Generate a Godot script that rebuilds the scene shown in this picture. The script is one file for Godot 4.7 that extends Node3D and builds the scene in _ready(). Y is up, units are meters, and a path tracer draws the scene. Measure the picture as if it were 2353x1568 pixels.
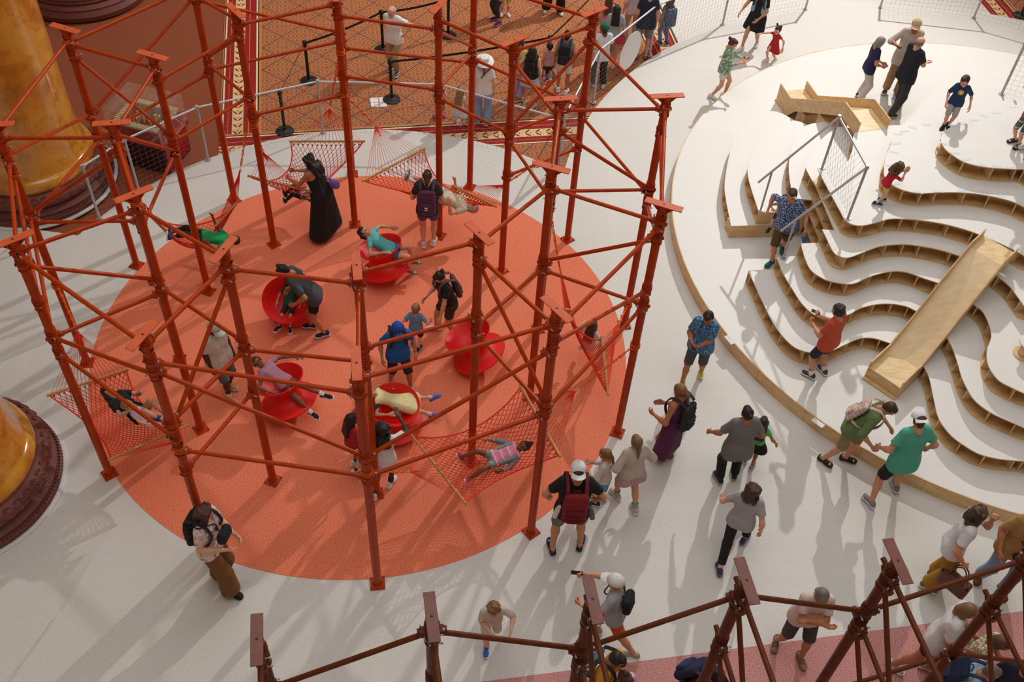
extends Node3D
# An atrium hall seen from a gallery: red pipe scaffold with hammocks, plywood terraces, carpets, marble columns and visitors.
# P() turns a pixel of the 2353 x 1568 photograph and a height above the floor into a place in metres.

const EYE := Vector3(0, 12.8, 0)
const PITCH := 0.838626
const ROLL := 0.072194
const FOCAL := 2404.96
const SKEW := 0.20961                      # the hall's axes are turned by 12 degrees against the camera's
const DISC := Vector3(-2.3966, 0, -11.1975)  # middle of the red floor
const MOUND := Vector3(9.127, 0, -14.782)    # middle of the round terraces
const RIM := 0.26                          # top of the round platform
const RISE := 0.28                         # one terrace step

var cam_basis: Basis
var mats := {}
var texs := {}
var names := {}
var rng := RandomNumberGenerator.new()


class MB:
	var v := PackedVector3Array()
	var n := PackedVector3Array()
	var t := PackedVector2Array()
	var i := PackedInt32Array()
	var sure := false   # the triangles are known to run clockwise
	func orient() -> void:
		for m in range(0, i.size(), 3):
			var a := v[i[m]]
			if (v[i[m + 1]] - a).cross(v[i[m + 2]] - a).dot(n[i[m]] + n[i[m + 1]] + n[i[m + 2]]) > 0.0:
				var q := i[m + 1]
				i[m + 1] = i[m + 2]
				i[m + 2] = q
		sure = true
	func put(p: Vector3, nn: Vector3, uv := Vector2.ZERO) -> int:
		v.append(p); n.append(nn); t.append(uv)
		return v.size() - 1
	# corners run counter-clockwise seen from outside
	func quad(a: Vector3, b: Vector3, c: Vector3, d: Vector3) -> void:
		var nn := (b - a).cross(d - a).normalized()
		if nn == Vector3.ZERO: nn = (c - b).cross(d - b).normalized()
		var k := put(a, nn, Vector2(0, 0)); put(b, nn, Vector2(1, 0)); put(c, nn, Vector2(1, 1)); put(d, nn, Vector2(0, 1))
		i.append_array([k, k + 2, k + 1, k, k + 3, k + 2])
	func tri(a: Vector3, b: Vector3, c: Vector3) -> void:
		var nn := (b - a).cross(c - a).normalized()
		var k := put(a, nn); put(b, nn); put(c, nn)
		i.append_array([k, k + 2, k + 1])
	func box(xf: Transform3D, s: Vector3, bev := 0.0) -> void:
		var h := s * 0.5
		if bev <= 0.0:
			for ax in 3:
				for sg in [-1.0, 1.0]:
					var e := Vector3.ZERO; e[ax] = h[ax] * sg
					var u := Vector3.ZERO; u[(ax + 1) % 3] = h[(ax + 1) % 3]
					var w := Vector3.ZERO; w[(ax + 2) % 3] = h[(ax + 2) % 3] * sg
					quad(xf * (e - u - w), xf * (e + u - w), xf * (e + u + w), xf * (e - u + w))
			return
		var g := h - Vector3.ONE * bev
		for ax in 3:
			var b1 := (ax + 1) % 3
			var b2 := (ax + 2) % 3
			for sg in [-1.0, 1.0]:
				var e := Vector3.ZERO; e[ax] = h[ax] * sg
				var u := Vector3.ZERO; u[b1] = g[b1]
				var w := Vector3.ZERO; w[b2] = g[b2] * sg
				quad(xf * (e - u - w), xf * (e + u - w), xf * (e + u + w), xf * (e - u + w))
				for s2 in [-1.0, 1.0]:
					# bevel strip between face +-ax and face +-b1, running along b2
					var p := Vector3.ZERO; p[ax] = h[ax] * sg; p[b1] = g[b1] * s2
					var q := Vector3.ZERO; q[ax] = g[ax] * sg; q[b1] = h[b1] * s2
					var z := Vector3.ZERO; z[b2] = g[b2]
					if sg * s2 > 0: quad(xf * (p - z), xf * (q - z), xf * (q + z), xf * (p + z))
					else: quad(xf * (p + z), xf * (q + z), xf * (q - z), xf * (p - z))
	func tube(a: Vector3, b: Vector3, r0: float, r1: float, seg := 10, caps := true) -> void:
		var d := (b - a).normalized()
		var x := d.cross(Vector3.UP if absf(d.y) < 0.95 else Vector3.RIGHT).normalized()
		var y := d.cross(x)
		var k := v.size()
		for j in seg + 1:
			var an := TAU * j / seg
			var o := x * cos(an) + y * sin(an)
			put(a + o * r0, o, Vector2(float(j) / seg, 0)); put(b + o * r1, o, Vector2(float(j) / seg, 1))
		for j in seg:
			var q := k + j * 2
			i.append_array([q, q + 1, q + 2, q + 2, q + 1, q + 3])
		if caps:
			for e in 2:
				var c := put(a if e == 0 else b, -d if e == 0 else d)
				for j in seg + 1:
					var an := TAU * j / seg
					var o := x * cos(an) + y * sin(an)
					put((a + o * r0) if e == 0 else (b + o * r1), -d if e == 0 else d)
				for j in seg:
					if e == 0: i.append_array([c, c + 1 + j, c + 2 + j])
					else: i.append_array([c, c + 2 + j, c + 1 + j])
	func sweep(p: PackedVector3Array, r: float, seg := 5) -> void:
		var k := v.size()
		var x := Vector3.ZERO
		for m in p.size():
			var d := (p[mini(m + 1, p.size() - 1)] - p[maxi(m - 1, 0)]).normalized()
			if x == Vector3.ZERO: x = d.cross(Vector3.UP if absf(d.y) < 0.9 else Vector3.RIGHT).normalized()
			x = (x - d * d.dot(x)).normalized()
			var y := d.cross(x)
			for j in seg:
				var an := TAU * j / seg
				var o := x * cos(an) + y * sin(an)
				put(p[m] + o * r, o)
		for m in p.size() - 1:
			for j in seg:
				var q := k + m * seg + j
				var w := k + m * seg + (j + 1) % seg
				i.append_array([q, q + seg, w, w, q + seg, w + seg])
	# profile of (radius, height) from bottom to top along the outside
	func lathe(pr: PackedVector2Array, seg: int, xf := Transform3D(), crease := 0.75) -> void:
		for m in pr.size() - 1:
			var a := pr[m]
			var b := pr[m + 1]
			var d := (b - a).normalized()
			var nn := Vector2(d.y, -d.x)
			var na := nn
			var nb := nn
			if m > 0:
				var e := (a - pr[m - 1]).normalized()
				var ne := Vector2(e.y, -e.x)
				if ne.dot(nn) > crease: na = (ne + nn).normalized()
			if m < pr.size() - 2:
				var e := (pr[m + 2] - b).normalized()
				var ne := Vector2(e.y, -e.x)
				if ne.dot(nn) > crease: nb = (ne + nn).normalized()
			var k := v.size()
			for j in seg + 1:
				var an := TAU * j / seg
				var c := cos(an)
				var s := sin(an)
				put(xf * Vector3(a.x * c, a.y, a.x * s), xf.basis * Vector3(na.x * c, na.y, na.x * s), Vector2(float(j) / seg, a.y))
				put(xf * Vector3(b.x * c, b.y, b.x * s), xf.basis * Vector3(nb.x * c, nb.y, nb.x * s), Vector2(float(j) / seg, b.y))
			for j in seg:
				var q := k + j * 2
				i.append_array([q, q + 2, q + 1, q + 1, q + 2, q + 3])
	func ball(c: Vector3, r: Vector3, seg := 10, rings := 6, bs := Basis()) -> void:
		var k := v.size()
		for m in rings + 1:
			var f := PI * m / rings
			for j in seg + 1:
				var an := TAU * j / seg
				var o := Vector3(sin(f) * cos(an), cos(f), sin(f) * sin(an))
				put(c + bs * (o * r), (bs * (o / r)).normalized())
		for m in rings:
			for j in seg:
				var q := k + m * (seg + 1) + j
				i.append_array([q, q + 1, q + seg + 1, q + 1, q + seg + 2, q + seg + 1])
	func ring(c: Vector3, ax: Vector3, R: float, r: float, seg := 16, s2 := 6) -> void:
		var p := PackedVector3Array()
		var x := ax.cross(Vector3.UP if absf(ax.y) < 0.9 else Vector3.RIGHT).normalized()
		var y := ax.cross(x)
		for j in seg + 1: p.append(c + (x * cos(TAU * j / seg) + y * sin(TAU * j / seg)) * R)
		sweep(p, r, s2)
	func flat_poly(poly: PackedVector2Array, y: float, up := true) -> void:
		var ix := Geometry2D.triangulate_polygon(poly)
		var k := v.size()
		for p in poly: put(Vector3(p.x, y, p.y), Vector3.UP if up else Vector3.DOWN, p)
		for m in range(0, ix.size(), 3):
			var a := poly[ix[m]]
			var b := poly[ix[m + 1]]
			var c := poly[ix[m + 2]]
			var cw := (b - a).cross(c - a) > 0   # x right, z down: positive turns clockwise seen from above
			if cw == up: i.append_array([k + ix[m], k + ix[m + 1], k + ix[m + 2]])
			else: i.append_array([k + ix[m], k + ix[m + 2], k + ix[m + 1]])
	func walls(poly: PackedVector2Array, y0: float, y1: float, closed := true, flip := false, crease := 0.8) -> void:
		var m := poly.size()
		if closed:
			var area := 0.0
			for j in m: area += poly[j].cross(poly[(j + 1) % m])
			flip = area < 0.0
		for j in (m if closed else m - 1):
			var a := poly[j]
			var b := poly[(j + 1) % m]
			if a.distance_to(b) < 0.0001: continue
			var d := (b - a).normalized()
			var nn := Vector2(d.y, -d.x) * (-1.0 if flip else 1.0)
			var na := nn
			var nb := nn
			if closed or j > 0:
				var e := (a - poly[(j - 1 + m) % m]).normalized()
				var ne := Vector2(e.y, -e.x) * (-1.0 if flip else 1.0)
				if ne.dot(nn) > crease: na = (na + ne).normalized()
			if closed or j < m - 2:
				var e := (poly[(j + 2) % m] - b).normalized()
				var ne := Vector2(e.y, -e.x) * (-1.0 if flip else 1.0)
				if ne.dot(nn) > crease: nb = (nb + ne).normalized()
			var k := put(Vector3(a.x, y0, a.y), Vector3(na.x, 0, na.y)); put(Vector3(b.x, y0, b.y), Vector3(nb.x, 0, nb.y))
			put(Vector3(b.x, y1, b.y), Vector3(nb.x, 0, nb.y)); put(Vector3(a.x, y1, a.y), Vector3(na.x, 0, na.y))
			if flip: i.append_array([k, k + 1, k + 2, k, k + 2, k + 3])
			else: i.append_array([k, k + 2, k + 1, k, k + 3, k + 2])
	func join(o: MB, xf: Transform3D) -> void:
		var k := v.size()
		v.append_array(xf * o.v)
		var bs := xf.basis.orthonormalized()
		for q in o.n: n.append(bs * q)
		t.append_array(o.t)
		for q in o.i: i.append(q + k)


func mesh_of(parts: Array) -> ArrayMesh:   # [[MB, material], ...]
	var m := ArrayMesh.new()
	for p in parts:
		var b: MB = p[0]
		if b.i.is_empty(): continue
		if not b.sure: b.orient()
		var a := []
		a.resize(Mesh.ARRAY_MAX)
		a[Mesh.ARRAY_VERTEX] = b.v
		a[Mesh.ARRAY_NORMAL] = b.n
		a[Mesh.ARRAY_TEX_UV] = b.t
		a[Mesh.ARRAY_INDEX] = b.i
		m.add_surface_from_arrays(Mesh.PRIMITIVE_TRIANGLES, a)
		m.surface_set_material(m.get_surface_count() - 1, p[1])
	return m


func numbered(called: String) -> String:
	if not names.has(called):
		names[called] = 0
		return called
	names[called] += 1
	return "%s_%03d" % [called, names[called]]


func inst(called: String, m: Mesh, parent: Node = self, xf := Transform3D()) -> MeshInstance3D:
	var o := MeshInstance3D.new()
	o.name = numbered(called) if parent == self else called
	if m: o.mesh = m
	o.transform = xf
	o.cast_shadow = GeometryInstance3D.SHADOW_CASTING_SETTING_ON
	parent.add_child(o, true)
	return o


func obj(called: String, b: MB, m: Material, parent: Node = self, xf := Transform3D()) -> MeshInstance3D:
	return inst(called, mesh_of([[b, m]]), parent, xf)


func thing(called: String, label: String, category: String, at := Transform3D(), group := "") -> Node3D:
	var o := Node3D.new()
	o.name = numbered(called)
	add_child(o)
	o.transform = at
	tag(o, label, category, group)
	return o


func tag(o: Node, label: String, category := "", group := "", kind := "") -> Node:
	if label: o.set_meta("label", label)
	if category: o.set_meta("category", category)
	if group: o.set_meta("group", group)
	if kind: o.set_meta("kind", kind)
	return o


func structure(o: Node, label := "") -> Node:
	return tag(o, label, "", "", "structure")


func P(x: float, y: float, h := 0.0) -> Vector3:
	var d := cam_basis * Vector3((x - 1176.5) / FOCAL, -(y - 784.0) / FOCAL, -1.0)
	return EYE + d * ((h - EYE.y) / d.y)


func pixel(p: Vector3) -> Vector2:
	var c := (p - EYE) * cam_basis
	return Vector2(1176.5 + FOCAL * c.x / -c.z, 784.0 - FOCAL * c.y / -c.z)


func P2(x: float, y: float, h := 0.0) -> Vector2:
	var p := P(x, y, h)
	return Vector2(p.x, p.z)


func hall(u: float, v: float, y := 0.0) -> Vector3:   # hall axes: u across, v deep
	return Vector3(u * cos(SKEW) - v * sin(SKEW), y, -u * sin(SKEW) - v * cos(SKEW))


func xz(p: Vector3) -> Vector2:
	return Vector2(p.x, p.z)


func look(z: Vector3, up := Vector3.UP) -> Basis:   # a basis whose +z points along z
	var zz := z.normalized()
	if absf(zz.dot(up)) > 0.99: up = Vector3.RIGHT
	var x := up.cross(zz).normalized()
	return Basis(x, zz.cross(x), zz)


func smooth(p: PackedVector2Array, step := 6, closed := false) -> PackedVector2Array:
	var o := PackedVector2Array()
	var m := p.size()
	for j in (m if closed else m - 1):
		var a := p[(j - 1 + m) % m] if closed else p[maxi(j - 1, 0)]
		var d := p[(j + 2) % m] if closed else p[mini(j + 2, m - 1)]
		for s in step: o.append(p[j].cubic_interpolate(p[(j + 1) % m], a, d, float(s) / step))
	if not closed: o.append(p[m - 1])
	return o


func circle(c: Vector3, r: float, seg := 96) -> PackedVector2Array:
	var o := PackedVector2Array()
	for j in seg: o.append(Vector2(c.x + r * cos(TAU * j / seg), c.z + r * sin(TAU * j / seg)))
	return o


# ---------------------------------------------------------------- materials
func ramp(cols: Array, hard := false) -> Gradient:   # [[offset, colour], ...]
	var g := Gradient.new()
	var of := PackedFloat32Array()
	var cs := PackedColorArray()
	for c in cols: of.append(c[0]); cs.append(c[1])
	g.offsets = of
	g.colors = cs
	if hard: g.interpolation_mode = Gradient.GRADIENT_INTERPOLATE_CONSTANT
	return g


func noise_tex(key: String, freq: float, cols: Array, size := 512, kind := FastNoiseLite.TYPE_SIMPLEX_SMOOTH, oct := 3, hard := false, bump := 0.0, warp := 0.0, sd := 7) -> NoiseTexture2D:
	if texs.has(key): return texs[key]
	var f := FastNoiseLite.new()
	f.noise_type = kind
	f.frequency = freq
	f.seed = sd
	f.fractal_octaves = oct
	if warp > 0.0:
		f.domain_warp_enabled = true
		f.domain_warp_amplitude = warp
		f.domain_warp_frequency = freq * 1.3
	var t := NoiseTexture2D.new()
	t.width = size
	t.height = size
	t.seamless = true
	t.noise = f
	if bump > 0.0:
		t.as_normal_map = true
		t.bump_strength = bump
	elif cols: t.color_ramp = ramp(cols, hard)
	texs[key] = t
	return t


func mat(key: String, c: Color, rough := 0.8, metal := 0.0) -> StandardMaterial3D:
	if mats.has(key): return mats[key]
	var m := StandardMaterial3D.new()
	m.resource_name = key
	m.albedo_color = c
	m.roughness = rough
	m.metallic = metal
	mats[key] = m
	return m


func tri_mat(key: String, t: Texture2D, tile: float, rough := 0.8, world := true, tint := Color.WHITE) -> StandardMaterial3D:
	if mats.has(key): return mats[key]
	var m := mat(key, tint, rough)
	m.albedo_texture = t
	m.uv1_triplanar = true
	m.uv1_world_triplanar = world
	m.uv1_scale = Vector3.ONE / tile
	return m


func with_bump(m: StandardMaterial3D, t: Texture2D, k := 0.5) -> StandardMaterial3D:
	m.normal_enabled = true
	m.normal_texture = t
	m.normal_scale = k
	return m


func C(r: int, g: int, b: int) -> Color:
	return Color(r / 255.0, g / 255.0, b / 255.0)


# ---------------------------------------------------------------- the scene
func _ready() -> void:
	rng.seed = 11
	var cp := cos(PITCH)
	var sp := sin(PITCH)
	var up0 := Vector3(0, cp, -sp)
	var r := Vector3.RIGHT * cos(ROLL) + up0 * sin(ROLL)
	var u := Vector3.RIGHT * -sin(ROLL) + up0 * cos(ROLL)
	cam_basis = Basis(r, u, Vector3(0, sp, cp))
	var cam := Camera3D.new()
	cam.name = "camera"
	cam.fov = rad_to_deg(2.0 * atan(784.0 / FOCAL))
	cam.far = 200.0
	cam.transform = Transform3D(cam_basis, EYE)
	cam.current = true
	add_child(cam)

	var e := Environment.new()
	e.background_mode = Environment.BG_COLOR
	e.background_color = Color(0.75, 0.8, 0.86)
	e.tonemap_mode = Environment.TONE_MAPPER_LINEAR
	e.tonemap_exposure = 1.6
	e.sdfgi_enabled = true
	e.ssao_enabled = true
	e.ssil_enabled = true
	var we := WorldEnvironment.new()
	we.environment = e
	add_child(we)

	# the stage lamp high on the far gallery: every clear shadow on the floor runs away from below it
	lamp(Vector3(9.5, 14.0, -29.0), Vector3(0.0, 0.0, -11.0), 140.0)
	# skylights of the hall roof
	for k in 3: skylight(k)

	materials()
	shell()
	floors()
	columns()
	red_scaffold()
	brown_scaffold()
	terraces()
	slides()
	fences()
	stanchions()
	display_case()
	hammocks()
	spinning_chairs()
	small_things()
	people()


func lamp(at: Vector3, to: Vector3, energy: float) -> void:
	var l := SpotLight3D.new()
	l.name = "stage_lamp_light"
	l.light_energy = energy
	l.light_color = Color(1.0, 0.985, 0.965)
	l.light_size = 0.14
	l.spot_range = 70.0
	l.spot_attenuation = 2.0
	l.spot_angle = 48.0
	l.spot_angle_attenuation = 0.6
	l.shadow_enabled = true
	add_child(l)
	var z := (at - to).normalized()
	l.transform = Transform3D(look(z), at - z * 0.32)
	var t := thing("stage_lamp", "black stage lamp on a bracket below the far gallery", "lamp", Transform3D(look(z), at))
	var b := MB.new()
	b.lathe(PackedVector2Array([Vector2(0.0, -0.35), Vector2(0.16, -0.33), Vector2(0.2, -0.1), Vector2(0.2, 0.25), Vector2(0.0, 0.25)]), 20, Transform3D(Basis(Vector3.RIGHT, -PI / 2), Vector3.ZERO))
	obj("housing", b, mat("lamp_black", Color(0.03, 0.03, 0.03), 0.5), t)
	var g := MB.new()
	g.lathe(PackedVector2Array([Vector2(0.17, -0.26), Vector2(0.0, -0.262)]), 20, Transform3D(Basis(Vector3.RIGHT, PI / 2), Vector3.ZERO))
	var gm := mat("lamp_glow", Color.WHITE)
	gm.emission_enabled = true
	gm.emission = Color(1, 0.95, 0.88)
	gm.emission_energy_multiplier = 3.0
	obj("lens", g, gm, t)


func skylight(k: int) -> void:
	var c := hall(3.0, 3.0 + 12.0 * k, 23.6)
	var l := AreaLight3D.new()
	l.name = "skylight_light"
	l.area_size = Vector2(22.0, 7.0)
	l.light_energy = 11.2
	l.light_color = Color(0.965, 0.985, 1.0)
	l.area_range = 80.0
	l.shadow_enabled = true
	add_child(l)
	l.transform = Transform3D(Basis(Vector3.UP, SKEW) * Basis(Vector3.RIGHT, -PI / 2), c + Vector3(0, -0.25, 0))
	var b := MB.new()
	b.box(Transform3D(Basis(Vector3.UP, SKEW), c), Vector3(22.0, 0.1, 7.0))
	var m := mat("skylight_glass", Color(0.9, 0.92, 0.95), 0.2)
	m.emission_enabled = true
	m.emission = Color(0.965, 0.985, 1.0)
	m.emission_energy_multiplier = 1.2
	structure(obj("window_%d" % (k + 1), b, m), "frosted skylight in the hall roof")


func materials() -> void:
	# terrazzo print of the white floor: pale ground with grey, tan and white chips
	var chips := [[0.0, C(158, 150, 140)], [0.22, C(202, 196, 187)], [0.36, C(217, 212, 205)], [0.6, C(223, 219, 213)], [0.9, C(228, 225, 220)]]
	tri_mat("white_floor", noise_tex("chips", 0.19, chips, 1024, FastNoiseLite.TYPE_SIMPLEX, 2), 3.1, 0.55)
	var chips2 := [[0.0, C(190, 184, 176)], [0.24, C(222, 217, 210)], [0.4, C(232, 229, 224)], [0.8, C(238, 236, 232)]]
	tri_mat("deck_white", noise_tex("chips2", 0.18, chips2, 1024, FastNoiseLite.TYPE_SIMPLEX, 2, false, 0.0, 0.0, 3), 2.7, 0.5)
	var red := [[0.0, C(196, 86, 54)], [0.3, C(224, 108, 72)], [0.5, C(237, 122, 86)], [0.7, C(245, 141, 106)], [1.0, C(252, 188, 158)]]
	tri_mat("red_floor", noise_tex("rubber_red", 0.17, red, 1024, FastNoiseLite.TYPE_SIMPLEX, 2, false, 0.0, 0.0, 5), 3.3, 0.85)
	var pink := [[0.0, C(140, 82, 80)], [0.3, C(182, 116, 112)], [0.5, C(199, 134, 129)], [0.7, C(214, 154, 148)], [1.0, C(236, 200, 194)]]
	tri_mat("pink_floor", noise_tex("rubber_pink", 0.17, pink, 1024, FastNoiseLite.TYPE_SIMPLEX, 2, false, 0.0, 0.0, 9), 3.3, 0.85)
	var brown := [[0.0, C(116, 55, 30)], [0.5, C(142, 72, 42)], [1.0, C(160, 86, 52)]]
	tri_mat("brown_carpet", noise_tex("weave", 0.16, brown, 512, FastNoiseLite.TYPE_SIMPLEX, 4), 1.7, 0.95)
	# painted steel with slight mottling
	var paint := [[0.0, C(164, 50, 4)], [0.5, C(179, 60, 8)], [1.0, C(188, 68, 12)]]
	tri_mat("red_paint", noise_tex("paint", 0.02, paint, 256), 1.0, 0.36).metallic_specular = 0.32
	var plate := [[0.0, C(204, 84, 36)], [1.0, C(216, 98, 52)]]  # paler copy of the red paint; spotlight glare is put into the colour
	tri_mat("red_plate_glare", noise_tex("plate", 0.02, plate, 256), 1.0, 0.4)
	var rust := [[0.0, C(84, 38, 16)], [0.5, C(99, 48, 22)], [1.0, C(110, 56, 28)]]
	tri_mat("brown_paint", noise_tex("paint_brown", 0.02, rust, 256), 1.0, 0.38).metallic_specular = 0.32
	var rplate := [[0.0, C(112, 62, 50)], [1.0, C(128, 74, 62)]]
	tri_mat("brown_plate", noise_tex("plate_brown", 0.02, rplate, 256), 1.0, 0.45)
	# birch plywood
	var ply := [[0.0, C(208, 166, 112)], [0.45, C(222, 186, 134)], [0.6, C(228, 194, 144)], [1.0, C(236, 206, 162)]]
	var pt := noise_tex("ply", 0.012, ply, 512, FastNoiseLite.TYPE_SIMPLEX_SMOOTH, 4, false, 0.0, 24.0)
	var pm := tri_mat("plywood", pt, 1.6, 0.5)
	pm.uv1_scale = Vector3(0.35, 1.3, 0.9)
	var ply2 := [[0.0, C(226, 190, 138)], [0.5, C(238, 210, 164)], [1.0, C(244, 222, 184)]]
	var pm2 := tri_mat("plywood_glossy", noise_tex("ply_pale", 0.012, ply2, 512, FastNoiseLite.TYPE_SIMPLEX_SMOOTH, 4, false, 0.0, 24.0), 1.6, 0.22)
	pm2.uv1_scale = Vector3(0.5, 0.8, 1.4)
	mat("ply_edge", C(176, 124, 76), 0.6)
	# ochre marble with brown veins
	var mar := [[0.0, C(140, 74, 10)], [0.22, C(172, 102, 20)], [0.36, C(196, 126, 30)], [0.45, C(204, 138, 42)], [0.49, C(176, 100, 24)], [0.52, C(206, 142, 46)], [0.7, C(212, 152, 60)], [0.85, C(204, 140, 48)], [1.0, C(184, 112, 30)]]
	var mm := tri_mat("marble", noise_tex("marble", 0.0035, mar, 1024, FastNoiseLite.TYPE_SIMPLEX_SMOOTH, 5, false, 0.0, 70.0), 3.4, 0.18)
	mm.clearcoat_enabled = true
	mm.clearcoat = 0.6
	mm.clearcoat_roughness = 0.1
	var terra := [[0.0, C(84, 36, 28)], [0.5, C(112, 52, 40)], [1.0, C(128, 66, 54)]]
	with_bump(tri_mat("terracotta", noise_tex("terracotta", 0.05, terra, 512), 0.6, 0.55), noise_tex("terracotta_n", 0.12, [], 256, FastNoiseLite.TYPE_SIMPLEX, 3, false, 4.0), 0.4)
	mat("steel", Color(0.8, 0.8, 0.81), 0.35, 0.35)
	mat("galvanised", Color(0.7, 0.7, 0.71), 0.45, 0.3)
	mat("wire", Color(0.5, 0.5, 0.51), 0.5, 0.3)
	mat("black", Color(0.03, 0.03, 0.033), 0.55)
	mat("rope_red", C(232, 48, 14), 0.75)
	mat("rope_orange", C(240, 104, 20), 0.75)
	var wood := [[0.0, C(180, 118, 52)], [1.0, C(214, 160, 90)]]
	tri_mat("dowel", noise_tex("dowel", 0.03, wood, 256), 0.7, 0.5)
	mat("red_plastic", C(232, 16, 8), 0.5)
	mat("cream_wall", C(214, 200, 178), 0.9)
	mat("roof_white", C(226, 222, 214), 0.9)
	mat("white_paper", C(236, 234, 236), 0.8)
	mat("blue_tape", C(214, 222, 231), 0.6)


func shell() -> void:
	# the hall's walls and roof, outside the frame, with thickness; the roof holds the skylights
	var bs := Basis(Vector3.UP, SKEW)
	var w := mat("cream_wall", Color.WHITE)
	for d in [["wall_far", hall(3, 37.5, 11.9), Vector3(44.6, 24, 0.6)], ["wall_near", hall(3, -8.5, 11.9), Vector3(44.6, 24, 0.6)], ["wall_east", hall(25, 14.5, 11.9), Vector3(0.6, 24, 46.6)], ["wall_west", hall(-19, 14.5, 11.9), Vector3(0.6, 24, 46.6)]]:
		var b := MB.new()
		b.box(Transform3D(bs, d[1]), d[2])
		structure(obj(d[0], b, w), "cream plastered wall of the hall")
	var c := MB.new()   # roof strips between and around the three skylights
	var edges := [-8.8, -0.5, 6.5, 11.5, 18.5, 23.5, 30.5, 37.8]
	for k in range(0, 8, 2): c.box(Transform3D(bs, hall(3, (edges[k] + edges[k + 1]) / 2, 23.75)), Vector3(44.6, 0.5, edges[k + 1] - edges[k]))
	for k in range(1, 7, 2):
		for s in [-1.0, 1.0]: c.box(Transform3D(bs, hall(3 + s * 16.6, (edges[k] + edges[k + 1]) / 2, 23.75)), Vector3(11.2, 0.5, edges[k + 1] - edges[k]))
	structure(obj("ceiling", c, mat("roof_white", Color.WHITE)), "white roof of the hall around the skylights")


# print of the big carpet: diamonds 0.83 m across, each filled with small outlined diamonds and orange crosses
func carpet_image() -> ImageTexture:
	var n := 384
	var im := Image.create(n, n, false, Image.FORMAT_RGB8)
	var tan_ := C(172, 104, 60)
	var cream := C(206, 164, 122)
	var dark := C(92, 46, 20)
	var red := C(148, 34, 18)
	var orange := C(192, 108, 50)
	for y in n:
		for x in n:
			var u := float(x) / n
			var v := float(y) / n
			var a := fposmod(u + v, 1.0)      # both diagonals run through the tile once
			var b := fposmod(u - v, 1.0)
			var da := minf(a, 1.0 - a)
			var db := minf(b, 1.0 - b)
			var dm := minf(da, db)
			var col := tan_
			if dm < 0.022: col = C(120, 30, 14)
			elif dm < 0.05: col = C(190, 138, 98)
			elif dm < 0.062: col = dark
			else:
				var p := (a - 0.062) / 0.876 * 4.0
				var q := (b - 0.062) / 0.876 * 4.0
				var ci := int(p) + int(q)
				var fp := fposmod(p, 1.0) - 0.5
				var fq := fposmod(q, 1.0) - 0.5
				var m := maxf(absf(fp), absf(fq))
				# along the tile's axes
				var hx := fp + fq
				var hy := fp - fq
				if int(p) % 2 == int(q) % 2:
					if m > 0.46: col = dark
					elif m > 0.36: col = cream
					elif m > 0.3: col = dark
					elif absf(hx) + absf(hy) * 0.0 < 0.1 and absf(hy) < 0.34: col = red
					elif absf(absf(hx) - 0.22) < 0.06 and absf(hy) < 0.2: col = red
					else: col = orange if m > 0.16 else cream
				else:
					if m > 0.46: col = cream if (absf(fp) < 0.2 or absf(fq) < 0.2) else dark
					elif absf(hx) < 0.1 or absf(hy) < 0.1: col = orange
					elif absf(fp) < 0.07 or absf(fq) < 0.07: col = C(186, 96, 52)
					elif m > 0.34 and m < 0.42: col = C(140, 70, 26)
					else: col = tan_
			im.set_pixel(x, y, col)
	return ImageTexture.create_from_image(im)


# print of the carpet border: across the strip (x) bands of red, cream and leaves; along it (y) one pair of leaves
func border_image() -> ImageTexture:
	var w := 320
	var h := 96
	var im := Image.create(w, h, false, Image.FORMAT_RGB8)
	var red := C(150, 16, 10)
	var cream := C(226, 190, 138)
	var leaf := C(140, 20, 12)
	for y in h:
		for x in w:
			var u := float(x) / w
			var v := float(y) / h
			var col := red
			if u < 0.03: col = C(186, 116, 66)
			elif u < 0.05: col = Color(0.08, 0.06, 0.04)
			elif u < 0.09: col = C(232, 212, 170)
			elif u < 0.19: col = red
			elif u < 0.2: col = C(228, 138, 74)
			elif u < 0.28: col = red
			elif u < 0.29: col = Color(0.12, 0.07, 0.04)
			elif u < 0.565:
				col = cream
				var s := (u - 0.4275) / 0.1375      # -1 .. 1 across the leaf band
				var t := fposmod(v - absf(s) * 0.55, 1.0)
				var wd := 0.34 * (1.0 - absf(absf(s) - 0.45) / 0.5)
				if absf(s) > 0.06 and absf(s) < 0.95 and absf(t - 0.42) < wd * 0.5: col = leaf
				if absf(s) < 0.06 and absf(v - 0.95) < 0.06: col = Color(0.1, 0.06, 0.04)
				if absf(s) < 0.3 and absf(v - 0.9) < 0.02: col = Color(0.1, 0.06, 0.04)
			elif u < 0.575: col = Color(0.12, 0.07, 0.04)
			elif u < 0.68: col = red
			elif u < 0.695: col = C(228, 138, 74)
			elif u < 0.86: col = red
			elif u < 0.905: col = C(232, 212, 170)
			elif u < 0.935: col = Color(0.08, 0.06, 0.04)
			else: col = C(198, 128, 74)
			im.set_pixel(x, y, col)
	return ImageTexture.create_from_image(im)


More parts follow.
